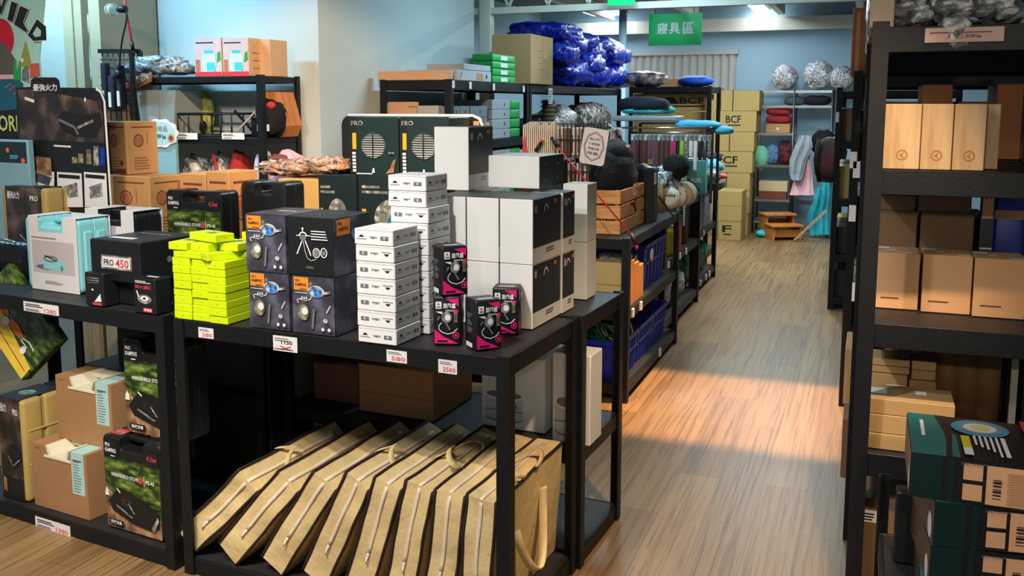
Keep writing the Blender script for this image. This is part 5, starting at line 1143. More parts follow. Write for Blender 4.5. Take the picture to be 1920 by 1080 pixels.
# cartons added to turn the gaps behind the front racks black
DKC = mat('dim_black_carton', (34, 33, 34), 0.6)
for i, (x, w_, z, h, lb) in enumerate(((0.04, 0.40, 0.06, 0.36, 'added black carton low behind the left end of the canvas bags'), (0.46, 0.42, 0.06, 0.34, 'added black carton low in the middle behind the canvas bags'), (0.02, 0.17, 0.44, 0.38, 'added tall black carton at the dim left end of the rear rack shelf'))):
    m = MB().cbox(w_, 0.3, h, DKC, 0.004); put(m, 'black_carton', lb, 'carton', WD(RA, (AX0 + 0.06 + x + w_ / 2, BY + (0.30 if z < 0.3 else 0.32), z + EPS)), RA, 'added black cartons in the rear rack')
for i, (x, w_, z, h, lb) in enumerate(((0.10, 0.5, 0.06, 0.34, 'added dark carton low at the left behind the tan cases'), (0.64, 0.4, 0.06, 0.34, 'added dark carton low behind the forest picture cases'), (0.20, 0.45, 0.45, 0.3, 'added dark carton on the mid shelf behind the picnic pack'), (0.68, 0.4, 0.45, 0.36, 'added dark carton on the mid shelf behind the higher stove case'))):
    m = MB().cbox(w_, 0.36, h, DKC, 0.004); put(m, 'black_carton', lb, 'carton', WD(RC, (CX0 + 0.12 + x + w_ / 2, DY + 0.25, z + EPS)), RC, 'added dark cartons behind the left rack')

# ------------------------------------------------------------------ racks along the side wall
def corner(name, label, cat, uL, uC, uR, v0, z0, m_, deco=None, X=None, group=None, v1=None):
    """box whose right front corner edge is seen at uC on plane X; front goes left to uL, side goes back to uR"""
    X = R2X - 0.01 if X is None else X
    c = AT(uC, v0, X=X); y = c.y; d = AT(uR, v0, X=X).y - y; w_ = X - AT(uL, v0, Y=y).x; h = c.z - z0
    mb = MB().cbox(w_, d, h, m_, 0.003)
    if deco: deco(mb, w_, d, h)
    o = mb.build(name, None, (X - w_ / 2, y + d / 2, z0)); o['top'] = c.z
    return tag(o, label, cat, group)
rt = R2Z + EPS
SALM = mat('salmon_card', (206, 162, 132), 0.7, 0, 0.03, 4); GREYC = mat('grey_white_card', (176, 176, 182), 0.6, 0, 0.04, 6)
corner('flat_carton', 'long salmon flat carton on the side rack top, nearest', 'carton', 708, 842, 850, 132, rt, SALM, group='flat cartons on the side rack top')
def gd(m, w_, d, h):
    r = Fr((w_ / 2, -d / 2, 0), (0, 1, 0), (0, 0, 1)); m.rect(r, d * 0.55, h * 0.1, d * 0.2, h * 0.7, KRAFT); m.ell(r, d * 0.85, h * 0.5, 0.014, 0.014, INK, 8); m.line(r, [(d * 0.1, h * 0.2), (d * 0.14, h * 0.8)], 0.008, GREYINK)
q1 = corner('flat_carton', 'grey white flat carton beside the salmon one, lower of two', 'carton', 760, 856, 921, 130, rt, GREYC, gd, group='flat cartons on the side rack top')
corner('flat_carton', 'grey white flat carton lying on the other one, stretching left', 'carton', 800, 870, 920, 119, q1['top'] + EPS, GREYC, group='flat cartons on the side rack top')
for k in range(4):
    z = rt + k * 0.048; a = AT(924, 150, X=R2X - 0.02); b = AT(966, 150, X=R2X - 0.02)
    m = MB(); w_ = 0.15; d = b.y - a.y; m.cbox(w_, d, 0.046, GREENB, 0.006, 0, 2); m.cbox(w_ * 1.002, d * 0.3, 0.03, PAPER, 0.002, 0.008)
    put(m, 'green_pack', 'green film pack stacked by the big carton, %s' % ('lowest', 'second lowest', 'second highest', 'topmost')[k], 'pack', (R2X - 0.02 - w_ / 2, (a.y + b.y) / 2, z), 0, 'green packs on the side rack top')
r2t = 1.80 + EPS
def bigd(m, w_, d, h):
    f = Fr((-w_ / 2, -d / 2, 0), (1, 0, 0), (0, 0, 1)); m.bars(f, w_ * 0.25, h * 0.52, w_ * 0.4, h * 0.06, mat('faded_red_ink', (150, 96, 60), 0.7), 1, 1); r = Fr((w_ / 2, -d / 2, 0), (0, 1, 0), (0, 0, 1)); m.rect(r, d * 0.5 - 0.002, 0, 0.004, h, KINK); m.bars(r, d * 0.3, h * 0.3, d * 0.3, h * 0.5, KINK, 4, 3, 0.06); m.line(r, [(d * 0.5, h * 0.45), (d * 0.58, h * 0.52), (d * 0.66, h * 0.45)], 0.006, KINK)
corner('big_carton', 'large brown carton on the side rack next to the blue bags', 'carton', 922, 996, 1037, 63, r2t, mat('big_kraft', (180, 142, 98), 0.75, 0, 0.05, 4), bigd, X=R2X + 0.02)
# pile of blue bags
rr = random.Random(9); bx0 = R2X
tops = ((1062, 122, 74, 0), (1100, 128, 66, 0), (1138, 140, 58, 0), (1054, 88, 70, 1), (1096, 98, 56, 1), (1134, 112, 50, 1), (1040, 62, 96, 2), (1080, 80, 50, 2), (1150, 150, 44, 2), (1050, 72, 60, 2), (1112, 84, 54, 2), (1146, 104, 46, 2), (1070, 100, 50, 3), (1120, 118, 50, 3))
wordsb = ('front low', 'middle low', 'far low', 'near second layer', 'middle second layer', 'far second layer', 'topmost long', 'small one just under the topmost', 'rearmost overhanging', 'short one behind the big carton', 'upper middle one', 'upper far one', 'small outer one near the carton', 'small outer one near the pipe')
for i, (u, v, wpx, lay) in enumerate(tops):
    X = R2X - (0.24 if lay < 3 else 0.06); c = AT(u + 6, v, X=X + 0.1); k = c.y * 1.05 / 1775
    sx, sy, szz = (0.5 if lay < 3 else 0.22, wpx * k * 2.2, 0.26 if lay < 2 else 0.17)
    zc = (r2t + 0.13) if lay == 0 else (r2t + 0.36) if lay == 1 else c.z
    m = MB(); m.blob((0, 0, 0), (sx, min(sy, 0.85), szz), BLUEBAG, 0.22, 2.6, i * 3 + 1, 26, 3.0)
    put(m, 'blue_bag', 'shiny blue bag in the pile on the side rack, %s one' % wordsb[i] if 'one' not in wordsb[i] else 'shiny blue bag in the pile, ' + wordsb[i], 'bag', (X, c.y, zc), 0, 'shiny blue bags')
# contents seen between the shelves
z1 = 1.42 + EPS
for k in range(3):
    corner('flat_carton', 'thin salmon carton in the nearest side rack bay, %s of three' % ('bottom', 'middle', 'top')[k], 'carton', 727, 779 + 2 * k, 786, 212 - 10.5 * k, z1 + 0.045 * k, SALM, X=R2X - 0.27, group='thin salmon cartons')
corner('flat_carton', 'grey carton right of the thin salmon ones', 'carton', 782, 822, 830, 198, z1, GREYC, X=R2X - 0.12)
GB = mat('blue_grey_box', (104, 118, 130), 0.55, 0, 0.08, 6)
def sd(m, w_, d, h):
    r = Fr((w_ / 2, -d / 2, 0), (0, 1, 0), (0, 0, 1)); m.ell(r, d * 0.55, h * 0.5, 0.012, 0.012, INK, 8); m.rect(r, d * 0.1, h * 0.3, d * 0.2, h * 0.3, GREYINK)
n = 0
ordn = ['first', 'second', 'third', 'fourth', 'fifth', 'sixth', 'seventh']
for c_, (u0, u1, X) in enumerate(((848, 862, R2X - 0.03), (863, 880, R2X - 0.03), (882, 914, R2X - 0.03))):
    zb_ = z1
    for r_ in range(3):
        a, b = AT(u0, 190, X=X), AT(u1, 190, X=X); d = b.y - a.y - 0.006; m = MB().cbox(0.3, d, 0.072, GB, 0.003); sd(m, 0.3, d, 0.072)
        put(m, 'shoe_box', 'blue grey box on the side rack, %s row up, %s from the near post' % (ordn[r_], ordn[c_]), 'box', (X - 0.15, (a.y + b.y) / 2, zb_), 0, 'blue grey boxes on the side rack'); zb_ += 0.074
LG = mat('light_grey_box', (156, 160, 168), 0.55, 0, 0.06, 6)
zl = 0.95 + EPS
for k in range(10):
    a, b = AT(922, 230, X=R2X - 0.02), AT(976, 230, X=R2X - 0.02); d = b.y - a.y - 0.02; y = (a.y + b.y) / 2
    z = z1 - 0.0 + (k - 6) * 0.066 if k >= 6 else zl + k * 0.066
    if k < 6 and z + 0.066 > 1.42 - 0.06: continue
    m = MB(); m.box(-0.15, -d / 2, 0, 0.15, d * 0.12, 0.064, LG, 0.003, 1); m.box(-0.15, d * 0.14, 0, 0.15, d / 2, 0.064, GREENB, 0.01, 2); r = Fr((0.15, -d / 2, 0), (0, 1, 0), (0, 0, 1)); m.ell(r, d * 0.42, 0.032, 0.012, 0.012, INK, 8)
    put(m, 'green_end_box', 'grey box with green end in the far side rack bay, number %s counted up' % (ordn + ['eighth', 'ninth', 'tenth'])[k], 'box', (R2X - 0.17, y, z), 0, 'grey boxes with green ends')
m = MB()
p = AT(1028, 215, X=R2X - 0.1)
for k in range(9): m.lathe([(0.045, 0), (0.062, 0.018), (0.045, 0.036)], mat('olive_rope', (96, 84, 56), 0.7), (0, 0, k * 0.034), 14)
put(m, 'rope_coil', 'twisted olive brown coil standing in the dark side rack bay', 'coil', (R2X - 0.1, p.y, 1.38 + EPS))
for i, (u, wpx, h, mm, lb) in enumerate(((1005, 26, 0.16, NAVY, 'dark bundle left of the olive coil'), (1048, 30, 0.20, FILM, 'film wrapped dark bundle right of the olive coil'), (1074, 28, 0.26, SILVER, 'crumpled clear bag by the rack post'), (1126, 66, 0.28, FILM, 'wide crumpled clear bag under the blue bags'))):
    a, b = AT(u - wpx / 2, 215, X=R2X - 0.06), AT(u + wpx / 2, 215, X=R2X - 0.06)
    m = MB(); m.blob((0, 0, h / 2), (0.3, b.y - a.y, h), mm, 0.25, 2.5, i + 20, 20); put(m, 'film_bag', lb, 'bag', (R2X - 0.2, (a.y + b.y) / 2, 1.38 + EPS), 0, 'film bags in the side rack')
for i, (u, v) in enumerate(((850, 158), (882, 160), (926, 163), (982, 167))):
    a = AT(u, v, X=R2X + 0.004); m = MB().box(0, -0.018, -0.022, 0.001, 0.018, 0.022, PAPER); put(m, 'shelf_label', 'tiny white label on the side rack top edge, %s from the near end' % ordn[i], 'label', tuple(a), 0, 'tiny labels on the side rack')
a = AT(1032, 180, X=R2X + 0.004); m = MB().box(0, -0.05, -0.06, 0.001, 0.05, 0.06, PAPER); m.bars(Fr((0.001, -0.04, -0.05), (0, 1, 0), (0, 0, 1)), 0, 0, 0.08, 0.1, GREYINK, 5); put(m, 'shelf_label', 'larger white label hanging under the blue bags', 'label', tuple(a))
m = MB(); p = AT(1167, 100, Y=11.6); m.lathe([(0.05, 0), (0.05, 2.9)], mat('pale_blue_pipe', (150, 188, 206), 0.5), n=14); o = m.build('pipe', None, (p.x, 11.6, 0)); struct(o)

# ------------------------------------------------------------------ middle row along the aisle
MT = TOP + EPS
# slatted wooden crate with black cloth
p = AT(1162, 441, Z=TOP); pb = AT(1206, 418, Z=TOP); pa = AT(1110, 436, Y=p.y)
cw, cdp, ch = max(p.x - pa.x, 0.2) + 0.10, pb.y - p.y, AT(1160, 358, Y=p.y).z - TOP
t = empty('wooden_crate', 'slatted pale wooden crate with black cloth on the low rack', 'crate', (p.x - cw / 2, p.y + cdp / 2, MT))
sl = ch / 3.25
for k in range(3):
    z = k * sl * 1.12
    MB().box(-cw / 2, -cdp / 2, z, cw / 2, -cdp / 2 + 0.012, z + sl, WOODO, 0.003, 1).build('slat', t); MB().box(cw / 2 - 0.012, -cdp / 2 + 0.013, z, cw / 2, cdp / 2 - 0.013, z + sl, WOODO, 0.003, 1).build('slat', t)
    MB().box(-cw / 2, cdp / 2 - 0.012, z, cw / 2, cdp / 2, z + sl, WOODO, 0.003, 1).build('slat', t); MB().box(-cw / 2, -cdp / 2 + 0.013, z, -cw / 2 + 0.012, cdp / 2 - 0.013, z + sl, WOODO, 0.003, 1).build('slat', t)
for sx in (-1, 1):
    for sy_ in (-1, 1): MB().box(sx * (cw / 2 - 0.013), sy_ * (cdp / 2 - 0.013), 0, sx * (cw / 2 - 0.03), sy_ * (cdp / 2 - 0.03), ch, WOODO).build('corner_post', t)
MB().box(-cw / 2 + 0.013, -cdp / 2 + 0.013, 0, cw / 2 - 0.013, cdp / 2 - 0.013, 0.01, WOODO).build('crate_bottom', t)
m = MB(); m.tube([(cw / 2 + 0.004, -0.05, ch * 0.62), (cw / 2 + 0.008, 0.0, ch * 0.6), (cw / 2 + 0.004, 0.06, ch * 0.66)], 0.006, BLKFAB, 6); m.tube([(cw / 2 + 0.008, 0.0, ch * 0.6), (cw / 2 + 0.012, 0.03, ch * 0.42)], 0.006, BLKFAB, 6); m.build('tie_cord', t)
m = MB().box(0, -0.03, -0.035, 0.001, 0.03, 0.035, PAPER); m.bars(Fr((0.001, -0.024, -0.028), (0, 1, 0), (0, 0, 1)), 0, 0.01, 0.048, 0.045, REDINK, 3)
put(m, 'price_card', 'small price card pinned on the slatted wooden crate', 'price tag', (p.x + 0.0015, p.y + cdp * 0.55, MT + ch * 0.92))
m = MB(); m.blob((0, 0, 0), (cw * 1.02, cdp * 1.05, 0.30), BLKFAB, 0.2, 1.8, 3, 26, 2.0); m.blob((0.02, 0.06, 0.09), (cw * 0.75, cdp * 0.9, 0.22), BLKFAB, 0.2, 2, 8, 22, 2.0); m.box(0.10, 0.0, 0.16, 0.125, 0.02, 0.175, PINKFAB)
put(m, 'black_cloth', 'heap of black cloth filling the wooden crate', 'cloth', (p.x - cw / 2, p.y + cdp / 2, MT + ch + 0.07))
# black plastic folding crate behind it
p2 = AT(1237, 405, Z=TOP)
y0 = pb.y + 0.02; y1 = AT(1237, 405, X=MX - 0.03).y
def basket(name, label, w_, d, h, mt, loc, rot=0, group=None, cat='crate', tape=0.92):
    t = empty(name, label, cat, loc, rot, group); m = MB(); th = 0.006; b = tape
    o = [(-w_ / 2, -d / 2), (w_ / 2, -d / 2), (w_ / 2, d / 2), (-w_ / 2, d / 2)]
    vs = [(x * b, y * b, 0) for x, y in o] + [(x, y, h) for x, y in o] + [(x * (1 - 2 * th / w_), y * (1 - 2 * th / d), h) for x, y in o] + [(x * b * (1 - 2 * th / w_), y * b * (1 - 2 * th / d), th) for x, y in o]
    fs = [(3, 2, 1, 0), (12, 13, 14, 15)]
    for k in range(4):
        k2 = (k + 1) % 4; fs += [(k, k2, 4 + k2, 4 + k), (4 + k, 4 + k2, 8 + k2, 8 + k), (8 + k, 8 + k2, 12 + k2, 12 + k)]
    m.add(vs, fs, mt); m.build('crate_body', t)
    r = MB()
    for x0, y0_, x1, y1_ in ((-1, -1, 1, -1), (1, -1, 1, 1), (1, 1, -1, 1), (-1, 1, -1, -1)): r.bar((x0 * w_ / 2, y0_ * d / 2, h), (x1 * w_ / 2, y1_ * d / 2, h), 0.02, mt, 0.025); r.bar((x0 * w_ / 2 * 0.97, y0_ * d / 2 * 0.97, h * 0.6), (x1 * w_ / 2 * 0.97, y1_ * d / 2 * 0.97, h * 0.6), 0.014, mt, 0.014)
    for k in range(1, 6):
        y = -d / 2 + d * k / 6; r.bar((w_ / 2 * b + 0.002, y * b, 0), (w_ / 2 + 0.002, y, h), 0.01, mt)
        x = -w_ / 2 + w_ * k / 6; r.bar((x * b, -d / 2 * b - 0.002, 0), (x, -d / 2 - 0.002, h), 0.01, mt)
    r.build('ribs', t)
    return t
bh = AT(1236, 318, X=MX - 0.05).z - TOP
basket('plastic_crate', 'black plastic crate behind the wooden crate', 0.40, y1 - y0, bh, BLKPL, (MX - 0.25, (y0 + y1) / 2, MT), tape=1.0)
m = MB(); m.blob((0, 0, 0), (0.34, (y1 - y0) * 0.9, 0.12), BLKFAB, 0.3, 3, 12); put(m, 'black_cloth', 'dark cloth lying in the black plastic crate', 'cloth', (MX - 0.25, (y0 + y1) / 2, MT + bh - 0.02))
m = MB().box(0, -0.03, -0.035, 0.001, 0.03, 0.035, PAPER); m.bars(Fr((0.001, -0.024, -0.028), (0, 1, 0), (0, 0, 1)), 0, 0.01, 0.048, 0.045, GREYINK, 3); put(m, 'price_card', 'small price card on the black plastic crate rim', 'price tag', (MX - 0.038, y1 - 0.12, MT + bh * 0.86))
# wire display basket full of packets, near end left of the crate
wy = 5.12; a, b = AT(968, 345, Y=wy), AT(1112, 345, Y=wy)
wx0, wx1 = a.x, AT(1108, 300, Y=wy).x; wt = AT(1040, 232, Y=wy).z
t = empty('wire_rack', 'black wire display rack of packets behind the white cartons', 'display rack', (0, 0, 0))
m = MB()
for k in range(15):
    x = wx0 + (wx1 - wx0) * (0.28 + 0.72 * k / 14); m.tube([(x, wy, MT), (x, wy, wt)], 0.0035, WIRE, 5)
for k in range(8):
    z = MT + (wt - MT) * k / 7; m.tube([(wx0 + (wx1 - wx0) * 0.28, wy, z), (wx1, wy, z), (wx1, wy + 0.35, z)], 0.0035, WIRE, 5)
for k in range(6): m.tube([(wx1, wy + 0.07 * k, MT), (wx1, wy + 0.07 * k, wt)], 0.0035, WIRE, 5)
m.build('wire_grid', t)
ps = [mat('packet_beige', (214, 186, 162), 0.5), mat('packet_brown', (134, 92, 76), 0.5), mat('packet_pale', (226, 214, 204), 0.5)]
for r_ in range(3):
    for k in range(9):
        x = wx0 + (wx1 - wx0) * (0.30 + 0.075 * k); z = MT + 0.03 + r_ * 0.20
        if z + 0.17 > wt: continue
        m = MB(); m.box(-0.012, 0, 0, 0.012, 0.14, 0.17, ps[(k + r_) % 3], 0.003, 1); m.rect(Fr((-0.012, 0, 0), (1, 0, 0), (0, 0, 1)), 0.006, 0.03, 0.006, 0.10, BROWNINK)
        put(m, 'hanging_packet', 'slim packet in the wire display rack, %s row, %s from the left' % (('bottom', 'middle', 'top')[r_], (ordn + ['eighth', 'ninth'])[k]), 'packet', (x, wy + 0.02, z), 0, 'slim packets in the wire rack')
m = MB()
for k in range(16): m.box(-0.09 + k * 0.012, 0.0, 0, -0.083 + k * 0.012, 0.12 + 0.01 * (k % 3), 0.20 + 0.006 * (k % 4), mat('cream_card_edge', (226, 202, 172), 0.6))
m.poly(Fr((-0.1, -0.002, 0), (1, 0, 0), (0, 0, 1)), [(0.0, 0.0), (0.05, 0.0), (0.02, 0.16)], REDINK)
p = AT(1000, 260, Y=wy - 0.06); put(m, 'card_stack', 'row of cream edged cards standing left of the wire rack', 'cards', (p.x + 0.02, wy - 0.04, AT(1000, 300, Y=wy).z), 0, None, 'stuff')
m = MB().box(-0.13, -0.10, 0, 0.16, 0.16, AT(1000, 300, Y=wy).z - MT - 0.002, DKC, 0.004, 1); put(m, 'black_carton', 'black carton under the row of cream cards', 'carton', (p.x + 0.02, wy + 0.01, MT))
for (u0, v0, u1, v1, Y, lb, rotz) in ((1086, 236, 1132, 305, wy - 0.03, 'cream sign card with round frame on the wire rack', -0.16), (1144, 238, 1167, 271, 7.085, 'small cream sign card with red bands further back', 0.05)):
    a, b = AT(u0, v0, Y=Y), AT(u1, v1, Y=Y); w_, h = b.x - a.x, a.z - b.z; m = MB(); m.prism(rounded(w_, h, 0.02), 'Y', -0.002, 0.002, mat('cream_sign', (222, 206, 200), 0.6)); f = Fr((0, -0.002, 0), (1, 0, 0), (0, 0, 1))
    m.ring(f, w_ / 2, h / 2, w_ * 0.42, h * 0.42, 0.005, GREYINK if rotz < 0 else REDINK, 8); m.ring(f, w_ / 2, h / 2, w_ * 0.37, h * 0.38, 0.003, BROWNINK, 8)
    for k, tx in enumerate(('精選', '好物推薦', '露營必備', '限量')): m.text(f, w_ * 0.28, h * (0.66 - k * 0.13), w_ * 0.44, h * 0.08, tx, GREYINK)
    o = m.build('sign_card', None, (a.x, Y, b.z)); o.rotation_euler = (0, rotz if rotz > 0 else -rotz, 0); tag(o, lb, 'sign', None)
# red stretch cords
m = MB(); pts = [AT(1035, 258, Y=wy - 0.06), AT(1045, 275, Y=wy - 0.08), AT(1182, 438, X=MX + 0.01)]; m.tube(pts[:2], 0.012, WIRE, 8); m.tube(pts[1:], 0.0045, RED, 6); e = pts[2]; m.tube([pts[2], e + Vector((0.02, 0.0, -0.03)), e + Vector((0.03, 0.01, -0.06))], 0.011, WIRE, 8); m.tube([e + Vector((0.03, 0.01, -0.06)), e + Vector((0.035, 0.01, -0.085))], 0.008, RED, 8)
put(m, 'stretch_cord', 'red elastic cord stretched from the wire rack past the wooden crate', 'cord')
m = MB(); m.tube([AT(1004, 284, Y=wy - 0.1), AT(1015, 267, Y=wy - 0.08)], 0.011, WIRE, 8); m.tube([AT(1015, 267, Y=wy - 0.08), AT(1017, 263, Y=wy - 0.08)], 0.012, RED, 8); put(m, 'cord_end', 'short black cord end with red tip before the cream cards', 'cord')
m = MB(); m.tube([AT(1135, 228, Y=7.06), AT(1155, 245, Y=7.06)], 0.006, PAPER, 6); m.tube([AT(1155, 245, Y=7.06), AT(1166, 265, Y=7.06)], 0.012, WIRE, 6); m.tube([AT(1166, 265, Y=7.06), AT(1172, 285, Y=7.06)], 0.005, RED, 6); put(m, 'cord_end', 'black and red cord end crossing the small cream sign', 'cord')
m = MB(); m.tube([AT(1235, 368, X=MX), AT(1262, 405, X=MX + 0.02)], 0.007, WIRE, 6); put(m, 'tie_down_cord', 'dark cord slanting over the rack edge before the cream reels', 'cord')
m = MB(); m.tube([AT(1290, 335, X=MX - 0.1), AT(1318, 363, X=MX - 0.08)], 0.006, WIRE, 6); put(m, 'tie_down_cord', 'dark cord slanting over the rack edge below the teal pack', 'cord')
# hanging accessory rail on the middle row
hy0 = 7.1; a, b = AT(1184, 240, Y=hy0), AT(1336, 240, Y=hy0)
t = empty('hanging_rail', 'steel rail with small hanging accessories above the low racks', 'display rail', (0, 0, 0))
m = MB()
xl_ = AT(1138, 240, Y=hy0).x
for dy, dz in ((0, 0), (0.3, 0.03), (0.0, -0.035)): m.tube([(xl_ if dz == 0 else a.x, hy0 + dy, a.z + dz), (b.x, hy0 + dy, b.z + dz)], 0.008, CHROME, 8)
m.build('rail', t)
for x in (a.x, b.x):
    m = MB(); m.bar((x, hy0, MT), (x, hy0, a.z), 0.02, WIRE); m.bar((x, hy0 + 0.3, MT), (x, hy0 + 0.3, a.z + 0.03), 0.02, WIRE); m.bar((x, hy0, a.z), (x, hy0 + 0.3, a.z), 0.015, WIRE); m.build('rail_frame', t)
hm = [mat('maroon_strap', (82, 36, 44), 0.7), mat('plum_strap', (110, 60, 92), 0.6), INK, mat('lime_strap', (150, 200, 50), 0.6), PINK, STONE, PAPER, NAVY, DKSTEEL]
rr = random.Random(21); cols = ['maroon', 'plum', 'black', 'lime', 'pink', 'grey', 'white', 'navy', 'steel']
seq = [1, 0, 0, 0, 1, 1, 0, 0, 0, 4, 2, 3, 5, 6, 6, 2, 8, 5]
for k, ci in enumerate(seq):
    x = a.x + (b.x - a.x) * (k + 0.5) / len(seq); L = rr.uniform(0.16, 0.30); m = MB(); m.box(-0.014, -0.008, -L, 0.014, 0.008, -0.05, hm[ci], 0.006, 2); m.box(-0.018, -0.006, -0.055, 0.018, 0.006, -0.005, FILM if k % 3 == 0 else STONE, 0.004, 1)
    put(m, 'hanging_strap', '%s accessory hanging on the steel rail, number %d from its left end' % (cols[ci], k + 1), 'accessory', (x, hy0 - 0.012, a.z - 0.04), 0, 'accessories on the steel rail')
# things on the second and third low racks
def soft(name, label, cat, u, v, X, Y, size, mm, amp=0.25, seed=0, z=None, group=None, n=18, power=2.2):
    q_ = AT(u, v, Y=Y) if Y is not None else AT(u, v, X=X)
    m = MB(); m.blob((0, 0, size[2] / 2), size, mm, amp, 2.6, seed, n, power); zz_ = q_.z - size[2] / 2 if z is None else z
    return put(m, name, label, cat, (q_.x, q_.y, zz_), 0, group)
soft('film_pile', 'pile of clear film packs behind the black crate', 'pack', 1226, 316, None, 6.75, (0.40, 0.4, 0.3), FILM, 0.3, 3, MT)
soft('cap', 'black cap on top of the white coils on the low rack', 'cap', 1268, 312, None, 6.72, (0.19, 0.2, 0.18), BLKFAB, 0.12, 5)
for k, (u, v, r) in enumerate(((1256, 352, 0.075), (1266, 352, 0.08), (1276, 350, 0.085), (1285, 350, 0.085))):
    q_ = AT(u, v, Y=6.62 + 0.10 * k); m = MB(); m.lathe([(r * 0.5, -0.02), (r, -0.02), (r * 1.03, 0), (r, 0.02), (r * 0.5, 0.02)], mat('cream_rope', (214, 204, 180), 0.6), n=20, axis='Y')
    for j in range(5): m.ell(Fr((-r, -0.021, -0.01), (1, 0, 0), (0, 0, 1)), r * (0.5 + j * 0.25), 0.03, 0.008, 0.008, KINK, 8)
    put(m, 'rope_reel', 'cream rope reel standing on the low rack, %s from the front' % ordn[k], 'reel', (q_.x, 6.62 + 0.10 * k, MT + r * 1.03), 0, 'cream rope reels')
m = MB(); m.lathe([(0.03, 0), (0.035, 0.01), (0.055, 0.15), (0.05, 0.16)], PAPER, n=16); q_ = AT(1250, 380, Z=TOP); put(m, 'paper_cup', 'white paper cup before the cream reels', 'cup', (q_.x - 0.03, q_.y - 0.03, MT))
m = MB(); m.lathe([(0.03, 0), (0.03, 0.14), (0.012, 0.17), (0.012, 0.2)], mat('amber_bottle', (150, 120, 70), 0.3), n=14); q_ = AT(1240, 350, Y=6.45); put(m, 'bottle', 'small amber bottle between the black crate and the reels', 'bottle', (q_.x, 6.45, MT))
a, b = AT(1288, 300, Y=7.75), AT(1322, 352, Y=7.75)
m = MB(); TC = mat('teal_clear_plastic', (110, 186, 180), 0.25, trans=0.3, ior=1.2); w_ = b.x - a.x; h = a.z - MT; m.box(0, 0, 0, w_, 0.12, h, TC, 0.01, 2); m.text(Fr((0, 0, 0), (1, 0, 0), (0, 0, 1)), w_ * 0.2, h * 0.35, w_ * 0.6, h * 0.14, 'AIR', WINK); m.box(0.0, 0.02, h, w_, 0.1, h + 0.015, PAPER, 0.004, 1)
put(m, 'teal_pack', 'clear teal pack standing on the third low rack', 'pack', (a.x, 7.75, MT))
for k, (u, v, Y, sz_, mm, lb) in enumerate(((1330, 312, 8.2, (0.24, 0.2, 0.12), LBLUE, 'light blue cloth bundle on the third low rack'), (1318, 295, 8.4, (0.34, 0.3, 0.1), NAVY, 'navy cushion behind the light blue bundle'), (1334, 330, 8.1, (0.16, 0.2, 0.14), STONE, 'grey webbing bundle at the edge of the third low rack'), (1348, 330, 8.3, (0.14, 0.14, 0.05), mat('coral_fabric', (226, 90, 110), 0.7), 'coral pink strap end poking out over the aisle'))):
    soft('soft_bundle', lb, 'bundle', u, v, None, Y, sz_, mm, 0.25, k + 30)
m = MB().box(-0.26, -0.22, 0, 0.14, 0.22, AT(1330, 330, Y=8.2).z - MT - 0.07, DKC, 0.01, 2); q_ = AT(1326, 330, Y=8.3); put(m, 'black_carton', 'black carton under the bundles on the third low rack', 'carton', (q_.x - 0.02, 8.35, MT))
# blue cloth on a hanger rod above
for k, (u, v, sz_, mm, lb, Y) in enumerate(((1308, 234, (0.36, 0.2, 0.07), LBLUE, 'light blue cloth draped over the right end of the steel rail', 7.2), (1208, 207, (0.36, 0.24, 0.06), TEALF, 'bright teal folded pad on top of the steel rail', 7.25), (1206, 196, (0.40, 0.26, 0.12), NAVY, 'navy cushion lying on the bright teal pad', 7.25), (1246, 206, (0.16, 0.2, 0.06), mat('sea_green_fabric', (40, 150, 150), 0.7), 'sea green pad end right of the bright teal one', 7.35))):
    q_ = AT(u, v, Y=Y); m = MB(); m.blob((0, 0, 0), sz_, mm, 0.2, 2.6, k + 50, 18, 2.6)
    if k == 0: m.blob((0.19, 0.0, -0.04), (0.16, 0.14, 0.06), mm, 0.2, 2.6, 77, 14, 2.4)
    put(m, 'soft_pad', lb, 'pad', tuple(q_))
m = MB(); q_ = AT(1215, 222, Y=7.25); m.box(-0.25, -0.14, -0.02, 0.25, 0.14, 0.02, mat('clear_tray', (150, 160, 164), 0.3), 0.01, 2); m.box(-0.25, -0.02, -0.05, -0.23, 0.0, 0.0, WIRE); m.box(0.23, -0.02, -0.05, 0.25, 0.0, 0.0, WIRE); put(m, 'tray', 'clear tray on the steel rail under the teal pad', 'tray', (q_.x, 7.27, q_.z))

# shelves of the middle row, seen from the end and from the aisle
M1 = 0.10 + EPS; M2 = 0.52 + EPS
def mbox(u0, u1, v0, v1, Y, d, mm, label, z0, name='brown_carton', cat='carton', deco=None): return carton(name, label, cat, u0, u1, v0, v1, Y, d, mm, deco, 0, z0)
def tape(m, w_, d, h): m.rect(Fr((-w_ / 2, -d / 2, 0), (1, 0, 0), (0, 0, 1)), 0, h * 0.5, w_, 0.003, KINK)
mbox(1100, 1168, 492, 592, 5.07, 0.34, KRAFT2, 'plain brown carton in the open end of the low rack', M2, deco=tape)
a = AT(1186, 560, X=MX - 0.02); b = AT(1210, 520, X=MX - 0.02)
for k in range(3):
    m = MB(); m.box(-0.2, 0, 0, 0, 0.10, 0.26 - 0.03 * k, mat('orange_kraft', (176, 122, 70), 0.7), 0.003, 1); m.box(-0.19, 0.01, 0.2, -0.01, 0.09, 0.29 - 0.03 * k, FILM, 0.01, 2) if k != 2 else None
    put(m, 'open_carton', 'narrow orange brown carton in the aisle side of the low rack, %s of three' % ordn[k], 'carton', (MX - 0.025, 5.14 + k * 0.115, M2), 0, 'narrow orange brown cartons')
bl = basket('blue_bin', 'blue bin on the middle shelf beside the narrow cartons', 0.36, 0.62, 0.27, BLUEPL, (MX - 0.23, 5.92, M2), 0, 'blue plastic bins', 'bin')
